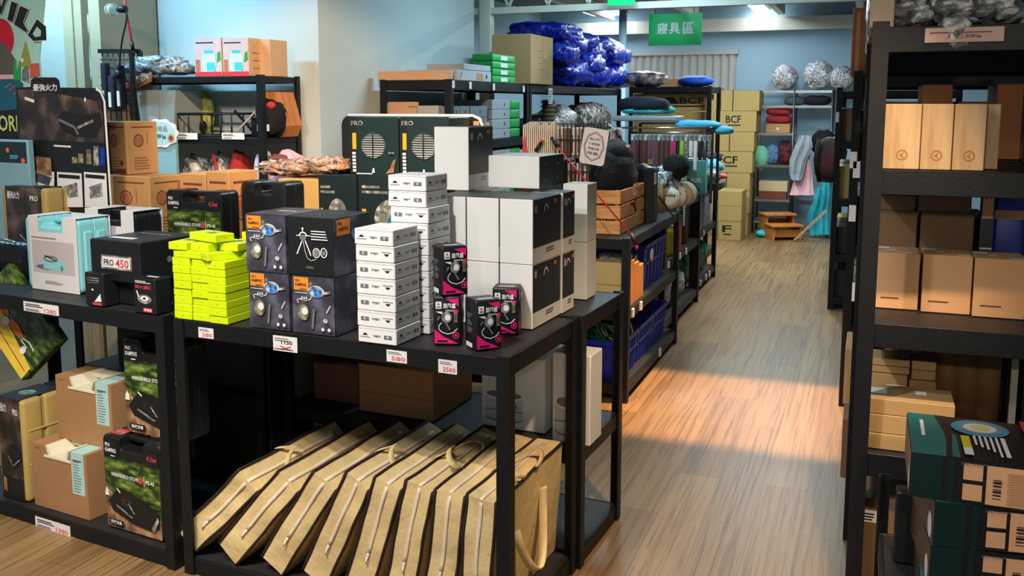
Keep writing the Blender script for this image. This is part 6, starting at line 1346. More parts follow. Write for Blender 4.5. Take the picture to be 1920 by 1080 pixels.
m = MB(); m.lathe([(0.035, -0.004), (0.042, 0), (0.035, 0.004)], PAPER, n=16, axis='X'); put(m, 'round_tag', 'round white tag on the blue bin', 'tag', (MX - 0.044, 5.78, M2 + 0.2))
fb = basket('blue_bin', 'blue bin lowest at the open end, green cords inside', 0.36, 0.40, 0.21, BLUEPL, (MX - 0.235, 5.28, M1), 0, 'blue plastic bins', 'bin')
dup(fb, (MX - 0.235, 5.70, M1), 0, 'blue bin on the bottom shelf, second from the near end'); dup(fb, (MX - 0.235, 6.12, M1), 0, 'blue bin on the bottom shelf, farthest of three')
for i, (y, mm, nm) in enumerate(((5.28, GREENC, 'green'), (5.30, mat('cream_cord', (226, 206, 160), 0.6), 'cream'), (5.70, mat('dark_red_cord', (120, 24, 40), 0.6), 'dark red'), (6.12, mat('plum_cord', (90, 40, 80), 0.6), 'plum'))):
    m = MB(); rr = random.Random(i)
    for k in range(9 if i != 1 else 3):
        r = rr.uniform(0.07, 0.125); tl = rr.uniform(-0.7, 0.7); t2 = rr.uniform(0, 3.1)
        pts = []
        for q in range(18):
            an = 2 * math.pi * q / 18; v_ = Vector((r * math.cos(an), r * math.sin(an), 0)); v_ = Matrix.Rotation(t2, 3, 'Z') @ (Matrix.Rotation(tl + (0.5 if i < 2 else 0), 3, 'X') @ v_); pts.append((v_.x, v_.y, max(v_.z, -0.06) + 0.02 * (k % 3)))
        m.tube(pts, 0.0055, mm, 6, True)
    put(m, 'cord_coil', 'coil of %s cord in the blue bins at the foot of the rack' % nm, 'cord', (MX - 0.235 + (0.08 if i == 1 else 0), y, M1 + 0.175 + (0.02 if i == 1 else 0)))
m = MB(); m.blob((0, 0, 0.1), (0.2, 0.25, 0.2), mat('crimson_cloth', (170, 20, 60), 0.8), 0.3, 3, 4); put(m, 'cloth_bundle', 'crimson bundle on the bottom shelf behind the blue bins', 'bundle', (MX - 0.40, 6.30, M1 + 0.001))
# second low rack
N2 = 0.55 + EPS; X2 = MX - 0.10
def can(u, v, X, r, h, mm, label, z, cap=STONE):
    y = AT(u, v, X=X).y; m = MB(); m.lathe([(r * 0.95, 0), (r, 0.006), (r, h - 0.01), (r * 0.97, h)], mm, n=18); m.lathe([(r * 1.02, h - 0.001), (r * 1.02, h + 0.02), (r * 0.9, h + 0.024)], cap, n=18)
    return put(m, 'tumbler', label, 'tumbler', (X - r - 0.015, y, z), 0, 'coloured tumblers on the second low rack')
can(1268, 460, X2, 0.05, 0.20, YELLOW, 'bright yellow tumbler on the second low rack', N2); can(1281, 450, X2, 0.055, 0.245, ORANGEP, 'tall orange tumbler behind the yellow one', N2); can(1292, 440, X2 - 0.02, 0.06, 0.29, mat('charcoal_tumbler', (60, 58, 58), 0.4), 'tall charcoal tumbler behind the orange one', N2); can(1262, 448, X2 - 0.14, 0.05, 0.24, mat('maroon_tumbler', (120, 40, 34), 0.4), 'maroon tumbler deeper in the shelf', N2)
for k, (y, mm, h, lb) in enumerate(((6.62, mat('pink_bag_print', (206, 90, 110), 0.5), 0.30, 'pink and white packs on the bottom of the second low rack'), (6.86, STONE, 0.30, 'grey patterned packs on the bottom of the second low rack'), (7.12, mat('violet_bundle', (70, 66, 150), 0.6), 0.36, 'violet bundle on the bottom of the second low rack'), (7.40, FILM, 0.26, 'clear film packs on the bottom of the second low rack'))):
    m = MB(); m.blob((0, 0, h / 2), (0.32, 0.24, h), mm, 0.2, 2.5, k + 60, 18, 3); put(m, 'soft_pack', lb, 'pack', (X2 - 0.20, y, 0.12 + EPS))
for k, y in enumerate((6.60, 6.80, 7.0, 7.2)):
    m = MB().cbox(0.3, 0.17, 0.16, DKC, 0.004); put(m, 'black_carton', 'small black carton deep on the second low rack shelf, %s from the near end' % ordn[k], 'carton', (X2 - 0.42, y, N2), 0, 'small black cartons on the second low rack')
# third low rack: grey flat packs and dark bits
X3 = MX - 0.145
for k in range(4):
    m = MB(); m.box(-0.3, -0.10, 0, 0, 0.10, 0.30, mat('lilac_grey_pack', (116, 118, 132), 0.5), 0.008, 2); m.bars(Fr((0, -0.08, 0.04), (0, 1, 0), (0, 0, 1)), 0, 0, 0.05, 0.2, INK if k % 2 else STONE, 2)
    put(m, 'grey_pack', 'grey upright pack on the third low rack, %s from the near end' % ordn[k], 'pack', (X3 - 0.02, 8.08 + k * 0.24, N2), 0, 'grey upright packs on the third low rack')
for k in range(5):
    m = MB(); m.blob((0, 0, 0.14), (0.26, 0.2, 0.28), ramp_mat('dark_green_mix', [(0.3, (16, 40, 34)), (0.5, (40, 110, 84)), (0.62, (30, 34, 36)), (0.8, (190, 200, 196))], 14, 0.4, 3), 0.25, 2.6, k + 80, 16, 3)
    put(m, 'net_pack', 'dark green net pack at the third low rack foot, %s from near end' % ordn[k], 'pack', (X3 - 0.18, 8.05 + k * 0.21, 0.12 + EPS), 0, 'dark green net packs')
for X, L in ((MX, ((5.12, 0.52), (5.32, 0.52), (5.9, 0.10))), (X2, ((6.62, 0.55), (6.8, 0.55), (7.05, 0.55), (7.3, 0.55), (6.9, 0.92), (6.8, 0.12))), (X3, ((8.1, 0.55), (8.4, 0.55), (8.3, 0.12), (8.6, 0.12), (8.8, 0.12), (8.2, 0.92)))):
    for y, z in L: m = MB().box(-0.008, -0.02, -0.052, 0.0015, 0.02, -0.004, PAPER); put(m, 'shelf_label', 'tiny white label on the aisle side of the low racks', 'label', (X + 0.001, y, z), 0, 'tiny labels on the low racks')
m = MB().box(0, -0.035, -0.17, 0.002, 0.035, 0.0, PAPER); m.bars(Fr((0.002, -0.03, -0.16), (0, 1, 0), (0, 0, 1)), 0, 0, 0.06, 0.14, GREYINK, 6); put(m, 'info_card', 'tall white card hanging from the second low rack edge', 'card', (X2 + 0.001, 7.15, TOP - 0.01))

# ------------------------------------------------------------------ far end: tall rack with lettered cartons, carton stacks
def abc(letters, big=True):
    def deco(m, w_, d, h):
        m.rect(Fr((-w_ / 2, -d / 2, 0), (1, 0, 0), (0, 0, 1)), 0, h * 0.995, w_, 0.003, KINK); f = Fr((-w_ / 2, -d / 2, 0), (1, 0, 0), (0, 0, 1))
        if letters == 'full':
            m.poly(f, [(w_ * 0.34, h * 0.42), (w_ * 0.45, h * 0.80), (w_ * 0.56, h * 0.80), (w_ * 0.62, h * 0.42), (w_ * 0.54, h * 0.42), (w_ * 0.47, h * 0.62), (w_ * 0.42, h * 0.42)], INK); m.poly(f, [(w_ * 0.50, h * 0.42), (w_ * 0.53, h * 0.52), (w_ * 0.56, h * 0.42)], INK)
            m.text(f, w_ * 0.635, h * 0.42, w_ * 0.33, h * 0.38, 'BCF', INK); m.bars(f, w_ * 0.33, h * 0.24, w_ * 0.66, h * 0.14, INK, 1, 2, 0.6)
        elif letters: m.text(f, w_ * 0.16, h * 0.42, w_ * 0.42, h * 0.36, letters, INK); m.text(f, w_ * 0.164, h * 0.42, w_ * 0.42, h * 0.36, letters, INK); m.bars(f, w_ * 0.22, h * 0.28, w_ * 0.36, h * 0.12, INK, 1, 2, 0.5)
        else: m.rect(f, w_ * 0.3, 0, 0.006 * 2, h, INK)
    return deco
OLV = mat('olive_kraft', (176, 150, 90), 0.75, 0, 0.05, 4)
Yb = 9.42
z = 0.2 + EPS
zs_ = [1.05 + EPS]
l3 = carton('lettered_carton', 'olive brown carton with big black letters high in the far rack', 'carton', 1188, 1325, 176, 208, Yb, 0.45, OLV, abc('full'), 0, None, 'lettered olive cartons')
l2 = carton('lettered_carton', 'olive brown carton under the big lettered one in the far rack', 'carton', 1188, 1325, 210, 258, Yb, 0.45, OLV, None, 0, None, 'lettered olive cartons')
zb2 = l2.location.z
carton('lettered_carton', 'olive brown carton low in the far rack behind the steel rail', 'carton', 1188, 1325, 260, 300, Yb, 0.45, OLV, None, 0, 1.05 + EPS, 'lettered olive cartons', 0.003, zb2 - 0.003)
soft('film_pack', 'clear pack of plum cloth on top of the far rack', 'pack', 1210, 152, None, 9.5, (0.48, 0.3, 0.16), ramp_mat('plum_film', [(0.3, (60, 24, 34)), (0.5, (120, 110, 112)), (0.7, (200, 200, 200))], 12, 0.25, 3, bump=0.5), 0.2, 7, Rz + EPS)
soft('blue_cloth', 'bright blue folded cloth on top of the far rack', 'cloth', 1304, 156, None, 9.5, (0.36, 0.3, 0.11), mat('royal_blue_fabric', (20, 80, 200), 0.7, 0, 0.1, 10, 0.3, 30), 0.15, 9, Rz + EPS)
m = MB().cbox(0.24, 0.2, 0.08, KRAFT, 0.004); q_ = AT(1262, 158, Y=9.5); put(m, 'brown_carton', 'small kraft box between the cloths on the far rack top', 'carton', (q_.x, 9.55, Rz + EPS))
# carton stacks at the back
q_ = AT(1370, 450, Z=0); Yc = q_.y - 0.05
def stack(cols_, Y):
    pass
prev = 0.0
lst = ((1347, 1389, 415, 450, 'F', 'lowest carton of the front stack by the aisle'), (1347, 1391, 358, 412, None, 'second carton up in the front stack by the aisle'))
for i, (u0, u1, v0, v1, tx, lb) in enumerate(lst):
    o = carton('lettered_carton', 'olive brown ' + lb, 'carton', u0, u1, v0, v1, Yc, 0.42, OLV, abc(tx) if tx else tape, 0, prev + EPS, 'olive brown cartons stacked at the back'); prev = o['top']
rows = [(1412, 415, 'plain'), (1411, 322 + 93, 'x')]
prev = 0.0; Y2 = Yc + 0.5
specs = [(1340, 1402, 400, 'hidden', None), (1340, 1405, 357, 'second', None), (1342, 1406, 324, 'third', None), (1345, 1411, 284, 'fourth', 'CF'), (1347, 1414, 247, 'fifth', None), (1350, 1418, 208, 'sixth', 'BCF'), (1352, 1424, 169, 'topmost', None)]
for i, (u0, u1, v0, nm, tx) in enumerate(specs):
    o = carton('lettered_carton', 'olive brown carton in the tall stack right of the far rack, %s%s' % (nm, ' from the floor' if nm not in ('topmost', 'hidden') else '' if nm == 'topmost' else ' lowest one'), 'carton', u0, u1, v0, v0 + 38, Y2, 0.5, OLV, abc(tx) if tx else abc(None), 0, prev + EPS, 'olive brown cartons stacked at the back'); prev = o['top']
prev = 0.0
for i, (v0, nm) in enumerate(((400, 'lowest'), (350, 'second'), (300, 'third'), (258, 'fourth'), (210, 'fifth'), (164, 'topmost'))):
    o = carton('lettered_carton', 'olive brown carton in the left stack touching the far rack, %s' % nm, 'carton', 1300, 1346, v0, v0 + 40, Y2 + 0.02, 0.5, OLV, None, 0, prev + EPS, 'olive brown cartons stacked at the back'); prev = o['top']

# ------------------------------------------------------------------ chrome shelf on the back wall and the things on it
sy0 = 12.55; a, b = AT(1420, 172, Y=sy0), AT(1562, 172, Y=sy0); SX0, SX1 = a.x, b.x; SW_ = SX1 - SX0
t = empty('wire_shelf', 'chrome wire shelf against the back wall', 'shelf', (SX0, sy0, 0))
shz = [AT(1480, v, Y=sy0).z for v in (172, 200, 252, 312, 377, 418)]
for x in (0, SW_ * 0.5, SW_):
    for y in (0, 0.4): MB().tube([(x, y, 0), (x, y, shz[0] + 0.02)], 0.014, DKSTEEL, 8).build('post', t)
for j, z in enumerate(shz):
    m = MB(); x1 = SW_ if j < 2 else SW_ * 0.5
    m.bar((0, 0, z), (x1, 0, z), 0.02, CHROME, 0.03); m.bar((0, 0.4, z), (x1, 0.4, z), 0.02, CHROME, 0.03)
    for k in range(9): y = 0.02 + k * 0.045; m.tube([(0, y, z + 0.004), (x1, y, z + 0.004)], 0.004, CHROME, 5)
    m.build('shelf', t)
tz = shz[0] + 0.02
for k, (u, v, r, lb) in enumerate(((1469, 150, 0.155, 'left'), (1533, 148, 0.18, 'largest, in the middle'), (1577, 148, 0.145, 'right'))):
    q_ = AT(u, v, Y=sy0 - 0.05); m = MB(); prof = [(r * 0.2, -0.02), (r * 0.8, 0.0), (r, 0.03), (r * 1.02, 0.3), (r * 0.9, 0.36)]; m.lathe(prof, SILVER, n=26, axis='Y'); m.lathe([(r * 1.03, 0.05), (r * 1.03, 0.3)], FILM, n=26, axis='Y')
    put(m, 'foil_roll', 'round silver film roll on the chrome shelf, %s' % lb, 'roll', (q_.x, sy0 - 0.02, tz + r * 1.04), 0, 'round silver film rolls')
def sh(name, label, cat, u, j, size, mm, seed, dy=0.18, amp=0.15, power=2.6):
    q_ = AT(u, 200, Y=sy0 + dy); m = MB(); m.blob((0, 0, size[2] / 2), size, mm, amp, 2.6, seed, 20, power); return put(m, name, label, cat, (q_.x, sy0 + dy, shz[j] + 0.012))
sh('folded_fabric', 'dark navy roll under the middle film roll', 'cloth', 1532, 1, (0.34, 0.24, 0.13), NAVY, 3)
sh('folded_fabric', 'grey triangular folded cloth on the upper chrome shelf', 'cloth', 1490, 1, (0.26, 0.24, 0.12), mat('slate_fabric', (70, 84, 92), 0.8), 4)
q_ = AT(1459, 240, Y=sy0 + 0.1)
m = MB().cbox(0.30, 0.3, 0.12, KRAFT, 0.006); m.ell(frames(0.30, 0.3, 0.12)[0], 0.15, 0.06, 0.02, 0.018, PAPER, 10); bxk = put(m, 'kraft_box', 'kraft box under the red blankets on the chrome shelf', 'box', (q_.x, sy0 + 0.18, shz[2] + 0.012))
for k in range(2):
    m = MB(); m.blob((0, 0, 0.05), (0.32, 0.28, 0.10), REDFAB, 0.1, 2.6, k + 5, 18, 3.4); put(m, 'red_blanket', 'red folded blanket on the chrome shelf, %s one' % ('lower', 'upper')[k], 'blanket', (q_.x, sy0 + 0.18, shz[2] + 0.135 + k * 0.102), 0, 'red folded blankets')
sh('beanie', 'mint green cloth hat hanging over the chrome shelf edge', 'hat', 1430, 3, (0.2, 0.2, 0.30), mat('mint_fabric', (130, 214, 180), 0.8, 0, 0.1, 8, 0.3, 30), 6, 0.06, 0.15, 1.9).location.z -= 0.05
sh('soft_bag', 'blue checked soft bag beside the mint hat', 'bag', 1452, 3, (0.17, 0.2, 0.26), ramp_mat('blue_check', [(0.35, (50, 80, 130)), (0.5, (110, 150, 196)), (0.65, (40, 60, 100))], 30, 0.7, 2), 8, 0.12)
sh('soft_bag', 'dark red and black bag on the chrome shelf by its post', 'bag', 1476, 3, (0.2, 0.24, 0.3), ramp_mat('dark_red_mix', [(0.4, (22, 22, 26)), (0.55, (120, 24, 30)), (0.7, (40, 24, 28))], 10, 0.8, 2), 9, 0.16)
q_ = AT(1450, 360, Y=sy0 + 0.1)
m = MB().cbox(0.36, 0.26, 0.13, mat('pale_wood_box', (206, 184, 144), 0.6), 0.006); bb = put(m, 'pale_box', 'pale wooden box low on the chrome shelf', 'box', (q_.x, sy0 + 0.16, shz[4] + 0.012 + 0.10))
m = MB().cbox(0.34, 0.26, 0.098, BROWNINK, 0.004); put(m, 'brown_box', 'dark brown box under the pale wooden box', 'box', (q_.x, sy0 + 0.16, shz[4] + 0.012))
# hanging jacket, towel, backpack, teal mats
def cloth(name, label, cat, pts, Y, mm, th=0.03, group=None):
    """hanging cloth: outline from rows of (u_left, u_right, v), rippled in depth"""
    m = MB(); vs = []; N = 10; R = len(pts)
    for s_ in (0, 1):
        for i, (ul, ur, v) in enumerate(pts):
            for k in range(N + 1):
                u = ul + (ur - ul) * k / N; q_ = AT(u, v, Y=Y); vs.append((q_.x, Y + (th if s_ else 0) + 0.03 * math.sin(k * 1.3 + i * 0.5), q_.z))
    fs = []; W = N + 1; off = R * W
    for i in range(R - 1):
        for k in range(N): fs += [(i * W + k, (i + 1) * W + k, (i + 1) * W + k + 1, i * W + k + 1), (off + i * W + k, off + i * W + k + 1, off + (i + 1) * W + k + 1, off + (i + 1) * W + k)]
        for k in (0, N): fs.append((i * W + k, off + i * W + k, off + (i + 1) * W + k, (i + 1) * W + k))
    for k in range(N):
        for i in (0, R - 1): fs.append((i * W + k, i * W + k + 1, off + i * W + k + 1, off + i * W + k))
    m.add(vs, fs, mm, True); return put(m, name, label, cat, (0, 0, 0), 0, group)
cloth('towel', 'pink towel hanging below the grey shawl at the chrome shelf', 'towel', [(1500, 1514, 258), (1498, 1518, 290), (1492, 1522, 325), (1480, 1526, 366)], 12.42, PINKFAB)
cloth('shawl', 'grey knitted shawl hanging over the pink towel', 'shawl', [(1500, 1520, 254), (1490, 1524, 275), (1480, 1512, 300), (1479, 1507, 325), (1484, 1502, 338)], 12.32, GREYFAB)
m = MB(); c = AT(1556, 300, Y=9.5); m.blob((0, 0, 0), (0.29, 0.22, 0.43), ramp_mat('backpack_cloth', [(0.4, (20, 20, 26)), (0.6, (70, 20, 26)), (0.75, (26, 24, 28))], 6, 0.8, 2), 0.15, 2.4, 4, 22, 2.6); m.ribbon([(-0.1, -0.13, 0.2), (-0.12, -0.15, 0.0), (-0.08, -0.14, -0.2)], (0.04, 0, 0), 0.012, BLKFAB)
put(m, 'backpack', 'dark red and black backpack hanging on the right at the back', 'backpack', (c.x, 9.5, c.z))
m = MB(); m.tube([(c.x - 0.02, 9.5, c.z + 0.21), (0.0, 9.5, c.z + 0.21)], 0.008, CHROME, 6); m.tube([(0.0, 9.5, c.z + 0.21), (0.0, 9.2, c.z + 0.21)], 0.008, CHROME, 6); put(m, 'hanging_rod', 'thin steel rod at the farthest right rack holding the backpack', 'rod')
soft('black_bag', 'black pointed bag behind the backpack', 'bag', 1544, 268, None, 12.47, (0.3, 0.16, 0.32), BLKFAB, 0.2, 6)
for k, (pts, lb) in enumerate((([(1530, 1548, 352), (1524, 1550, 380), (1512, 1548, 405), (1516, 1545, 428), (1518, 1544, 441)], 'crumpled teal mat hanging behind the step stool'), ([(1542, 1556, 340), (1540, 1558, 370), (1536, 1556, 392), (1534, 1556, 440)], 'narrow teal cloth strip beside the rack post'))):
    cloth('teal_mat', lb, 'mat', pts, 12.3 - 0.06 * k, mat('deep_teal_cloth', (36, 150, 164), 0.8, 0, 0.2, 9, 0.4, 20), 0.04)
m = MB(); pa_, pb_ = AT(1522, 420, Y=11.9), AT(1550, 394, Y=11.9); pa_ = pa_ - (pb_ - pa_) * ((pa_.z - 0.02) / (pb_.z - pa_.z)); m.bar(pa_, pb_, 0.04, WOODL, 0.03); put(m, 'plank', 'pale wooden slat leaning by the teal mat', 'slat')
soft('teal_shoe', 'small teal bundle on the floor left of the step stool', 'bundle', 1434, 433, None, 12.2, (0.22, 0.2, 0.09), TEALF, 0.2, 8, EPS)
# step stool
q_ = AT(1442, 452, Z=0); sx = q_.x; syy = q_.y
t = empty('step_stool', 'wooden two-step stool standing at the end of the aisle', 'stool', (sx + 0.02, syy + 0.02, EPS), 0.45)
W_ = (AT(1523, 450, Y=syy).x - sx) * 0.8; th_ = AT(1480, 402, Y=syy + 0.3).z; tl_ = AT(1490, 425, Y=syy).z
for x in (0.02, W_ - 0.045):
    m = MB(); m.prism([(0.0, 0), (0.46, 0), (0.46, th_ - 0.025), (0.24, th_ - 0.025), (0.24, tl_ - 0.025), (0.0, tl_ - 0.025)], 'X', x, x + 0.025, WOODS); m.build('side_panel', t)
MB().box(0.045, 0.02, 0.04, W_ - 0.045, 0.04, tl_ - 0.06, WOODS).build('riser', t); MB().box(0.045, 0.40, 0.04, W_ - 0.045, 0.42, th_ - 0.08, WOODS).build('riser', t)
MB().box(0, -0.03, tl_ - 0.025, W_, 0.24, tl_, WOODS, 0.006, 2).build('lower_step', t); MB().box(0, 0.20, th_ - 0.025, W_, 0.47, th_, WOODS, 0.006, 2).build('upper_step', t)

# ------------------------------------------------------------------ hanging signs and ceiling lamps
SG = mat('sign_green', (14, 186, 102), 0.4, 0, 0.02)
a, b = AT(1217, 27, Y=7.6), AT(1315, 84, Y=7.6)
w_, h = b.x - a.x, a.z - b.z
t = empty('hanging_sign', 'green hanging sign with three white characters', 'sign', (a.x, 7.6, b.z))
m = MB().box(0, 0, 0, w_, 0.006, h, SG); f = Fr((0, 0, 0), (1, 0, 0), (0, 0, 1))
for k, c_ in enumerate('寢具區'): m.text(f, w_ * (0.16 + (0.0, 0.23, 0.49)[k]), h * 0.36, w_ * 0.20, h * 0.36, c_, WINK)
m.build('sign_board', t)
for x in (0.12, 0.85): MB().tube([(w_ * x, 0.003, h), (w_ * x, 0.003, 2.95 - b.z)], 0.003, WIRE, 5).build('wire', t)
a, b = AT(1140, -50, Y=6.7), AT(1190, 9, Y=6.7); m = MB().box(a.x, 6.7, b.z, b.x, 6.706, a.z, SG); m.tube([((a.x + b.x) / 2, 6.703, a.z), ((a.x + b.x) / 2, 6.703, 2.95)], 0.003, WIRE, 5); put(m, 'hanging_sign', 'second green sign, only its lower edge in view', 'sign')
LAMP = mat('lit_tube', (244, 250, 255), 0.5, emit=12.0)
for (u, v, dx, dy, lb) in ((1135, 26, 0.24, 0.30, 'lit ceiling lamp crosswise, left at the back'), (1420, 14, 0.09, 0.65, 'lit ceiling lamp lengthwise, right at the back')):
    q_ = AT(u, v, Z=2.86); t = empty('ceiling_lamp', lb, 'lamp', (q_.x, q_.y, 2.86)); MB().box(-dx, -dy, 0.02, dx, dy, 0.09, BEAMM).build('lamp_housing', t); MB().box(-dx * 0.95, -dy * 0.9, 0.0, dx * 0.95, dy * 0.9, 0.019, LAMP).build('tube', t)

# ------------------------------------------------------------------ right edge rack and what it holds
zA, zB, zC, zD = rz[1] + EPS, rz[2] + EPS, rz[3] + EPS, 0.12 + EPS
def wmark(m, w_, d, h):
    f = Fr((-w_ / 2, -d / 2, 0), (1, 0, 0), (0, 0, 1)); bm_ = mat('burnt_mark', (150, 104, 56), 0.6)
    m.ring(f, w_ * 0.52, h * 0.22, 0.016, 0.016, 0.004, bm_, 18); m.poly(f, [(w_ * 0.52 - 0.007, h * 0.22), (w_ * 0.52 + 0.006, h * 0.22 + 0.009), (w_ * 0.52 + 0.001, h * 0.22), (w_ * 0.52 + 0.006, h * 0.22 - 0.009)], bm_)
wy0 = RY + 0.03
for i, (u0, u1, Y, lb) in enumerate(((1657, 1726, wy0, 'pale wooden box with burnt round mark, leftmost of three'), (1727.5, 1786, wy0, 'pale wooden box with burnt round mark, middle of three'), (1788, 1848, wy0, 'pale wooden box with burnt round mark, rightmost of three'), (1849, 1874, wy0 + 0.09, 'pale wooden box set back beside the rightmost marked one'))):
    carton('wooden_box', lb, 'box', u0, u1, 195, 318, Y, 0.11, WOODL, wmark if i < 3 else None, 0, zA, 'pale wooden boxes', 0.002)
def kd(m, w_, d, h):
    f = Fr((-w_ / 2, -d / 2, 0), (1, 0, 0), (0, 0, 1)); m.bars(f, w_ * 0.14, h * 0.18, w_ * 0.42, h * 0.03, KINK, 1, 2, 0.9); t = Fr((-w_ / 2, -d / 2, h), (1, 0, 0), (0, 1, 0)); m.rect(t, w_ * 0.68, d * 0.03, w_ * 0.28, d * 0.16, PAPER); m.rect(t, 0.004, d * 0.6, w_ * 0.28, d * 0.3, PAPER); m.rect(t, w_ * 0.3, d * 0.35, w_ * 0.16, d * 0.12, PAPER); m.rect(t, 0, d * 0.5, w_, 0.002, KINK)
ky = AT(1680, 580, Z=rz[2]).y
KB = mat('smooth_kraft', (204, 156, 110), 0.7, 0, 0.05, 6, 0.04, 120)
for i, (u0, u1, v0, lb) in enumerate(((1641, 1723, 475, 'smooth kraft box on the right rack, leftmost of the row'), (1729, 1822, 479, 'smooth kraft box on the right rack, middle of the row'), (1826, 1925, 486, 'smooth kraft box on the right rack, at the photo edge'))):
    carton('kraft_box', lb, 'box', u0, u1, v0, 585, ky - 0.015 * i, 0.16, KB, kd, 0, zB, 'smooth kraft boxes on the right rack', 0.002)
DK2 = mat('deep_brown_card', (120, 92, 66), 0.8, 0, 0.06, 5)  # one even dark brown for the cartons
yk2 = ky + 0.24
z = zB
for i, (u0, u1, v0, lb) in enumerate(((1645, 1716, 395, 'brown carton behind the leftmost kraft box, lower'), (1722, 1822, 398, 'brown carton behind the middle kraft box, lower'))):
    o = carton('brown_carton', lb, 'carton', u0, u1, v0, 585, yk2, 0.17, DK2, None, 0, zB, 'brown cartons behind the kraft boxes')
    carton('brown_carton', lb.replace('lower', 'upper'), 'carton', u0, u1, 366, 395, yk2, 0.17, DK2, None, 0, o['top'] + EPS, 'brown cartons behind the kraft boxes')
q_ = AT(1895, 420, Y=ky + 0.27); m = MB(); m.box(-0.05, 0, 0, 0.05, 0.12, q_.z - zB + 0.10, BLUEPL, 0.01, 2); m.rect(Fr((-0.05, 0, 0), (1, 0, 0), (0, 0, 1)), 0.0, 0.28, 0.1, 0.03, mat('orange_lit_label', (236, 170, 120), 0.6)); put(m, 'blue_case', 'dark blue case behind the kraft box at the photo edge', 'case', (q_.x, ky + 0.27, zB))
q_ = AT(1852, 400, Y=ky + 0.22); m = MB(); m.box(-0.02, 0, 0, 0.02, 0.04, AT(1852, 360, Y=ky + 0.22).z - zB, BLACKCARD); f = Fr((-0.02, 0, 0), (1, 0, 0), (0, 0, 1)); hh = AT(1852, 362, Y=ky + 0.22).z - zB; m.rect(f, 0.004, hh - 0.085, 0.032, 0.08, mat('orange_lit_label', (236, 170, 120), 0.6)); m.text(f, 0.008, hh - 0.02, 0.024, 0.012, '09', INK); m.rect(f, 0.002, hh - 0.19, 0.036, 0.006, PAPER)  # orange light on the label is put into its colour
put(m, 'dark_tube_box', 'slim dark box with an orange-lit label behind the kraft boxes', 'box', (q_.x, ky + 0.22, zB))
# lower shelf: long kraft cartons
LK = mat('sandy_kraft', (172, 140, 92), 0.75, 0, 0.05, 6, 0.04, 120)
ly0 = RY + 0.05
def ld(m, w_, d, h):
    t = Fr((-w_ / 2, -d / 2, h), (1, 0, 0), (0, 1, 0)); m.rect(t, 0.004, d * 0.35, w_ * 0.2, d * 0.4, PAPER); m.rect(t, w_ * 0.56, d * 0.5, w_ * 0.13, d * 0.25, PAPER)
c1 = carton('long_carton', 'long sandy carton on the right rack, bottom of three', 'carton', 1626, 1788, 820, 852, ly0, 0.15, LK, None, 0, zC, 'long sandy cartons', 0.002)
c2 = carton('long_carton', 'long sandy carton on the right rack, middle of three', 'carton', 1627, 1789, 784, 820, ly0 + 0.004, 0.15, LK, None, 0, c1['top'] + EPS, 'long sandy cartons', 0.002)
c3 = carton('long_carton', 'long sandy carton with white stickers on top of two others', 'carton', 1628, 1791, 754, 784, ly0 + 0.008, 0.17, LK, ld, 0, c2['top'] + EPS, 'long sandy cartons', 0.002)
yb2 = ly0 + 0.22; zt2 = zC
def lst2(m, w_, d, h): m.rect(Fr((-w_ / 2, -d / 2, 0), (1, 0, 0), (0, 0, 1)), w_ * 0.45, h * 0.62, w_ * 0.5, h * 0.2, PAPER)
p1_ = carton('small_carton', 'sandy carton with white strip behind the long cartons', 'carton', 1630, 1701, 702, 740, yb2, 0.14, LK, lst2, 0, zC, 'sandy cartons at the shelf back')
p2_ = carton('small_carton', 'sandy carton right of the white strip one', 'carton', 1704, 1755, 715, 740, yb2, 0.14, LK, None, 0, zC, 'sandy cartons at the shelf back')
p3_ = carton('small_carton', 'sandy carton on top at the shelf back, left', 'carton', 1632, 1706, 674, 700, yb2 + 0.01, 0.13, LK, tape, 0, p1_['top'] + EPS, 'sandy cartons at the shelf back')
p4_ = carton('small_carton', 'sandy carton on top at the shelf back, right', 'carton', 1709, 1755, 678, 712, yb2 + 0.01, 0.13, LK, tape, 0, p2_['top'] + EPS, 'sandy cartons at the shelf back')
carton('dark_carton', 'small black carton on the sandy cartons under the shelf', 'carton', 1684, 1708, 652, 672, yb2 + 0.02, 0.1, DKC, None, 0, p3_['top'] + EPS)
for k in range(3):
    q_ = AT(1775 + 38 * k, 700, Y=yb2 + 0.10); m = MB(); m.lathe([(0.042, 0), (0.042, 0.33 - 0.02 * (k == 1))], mat('brown_tube', (116, 84, 50), 0.7, 0, 0.1, 12), n=16); put(m, 'card_tube', 'brown card tube standing on the right rack, %s from the left' % ordn[k], 'tube', (q_.x, yb2 + 0.11, zC), 0, 'brown card tubes')
m = MB(); q_ = AT(1902, 700, Y=yb2 + 0.02); m.bar((0, 0, 0), (0, 0, 0.36), 0.02, mat('pale_pole', (170, 168, 150), 0.4)); put(m, 'pole', 'pale slim pole upright at the right end of the shelf', 'pole', (q_.x, yb2 + 0.02, zC))
def lbl(m, w_, d, h): m.rect(Fr((-w_ / 2, -d / 2, 0), (1, 0, 0), (0, 0, 1)), w_ * 0.04, h * 0.72, w_ * 0.3, h * 0.14, PAPER); m.bars(Fr((-w_ / 2, -d / 2, 0), (1, 0, 0), (0, 0, 1)), w_ * 0.06, h * 0.74, w_ * 0.22, h * 0.1, GREYINK, 3)
carton('brown_carton', 'brown carton with white label low on the right rack', 'carton', 1612, 1706, 938, 1080, RY + 0.06, 0.3, DK2, lbl, 0, zD)
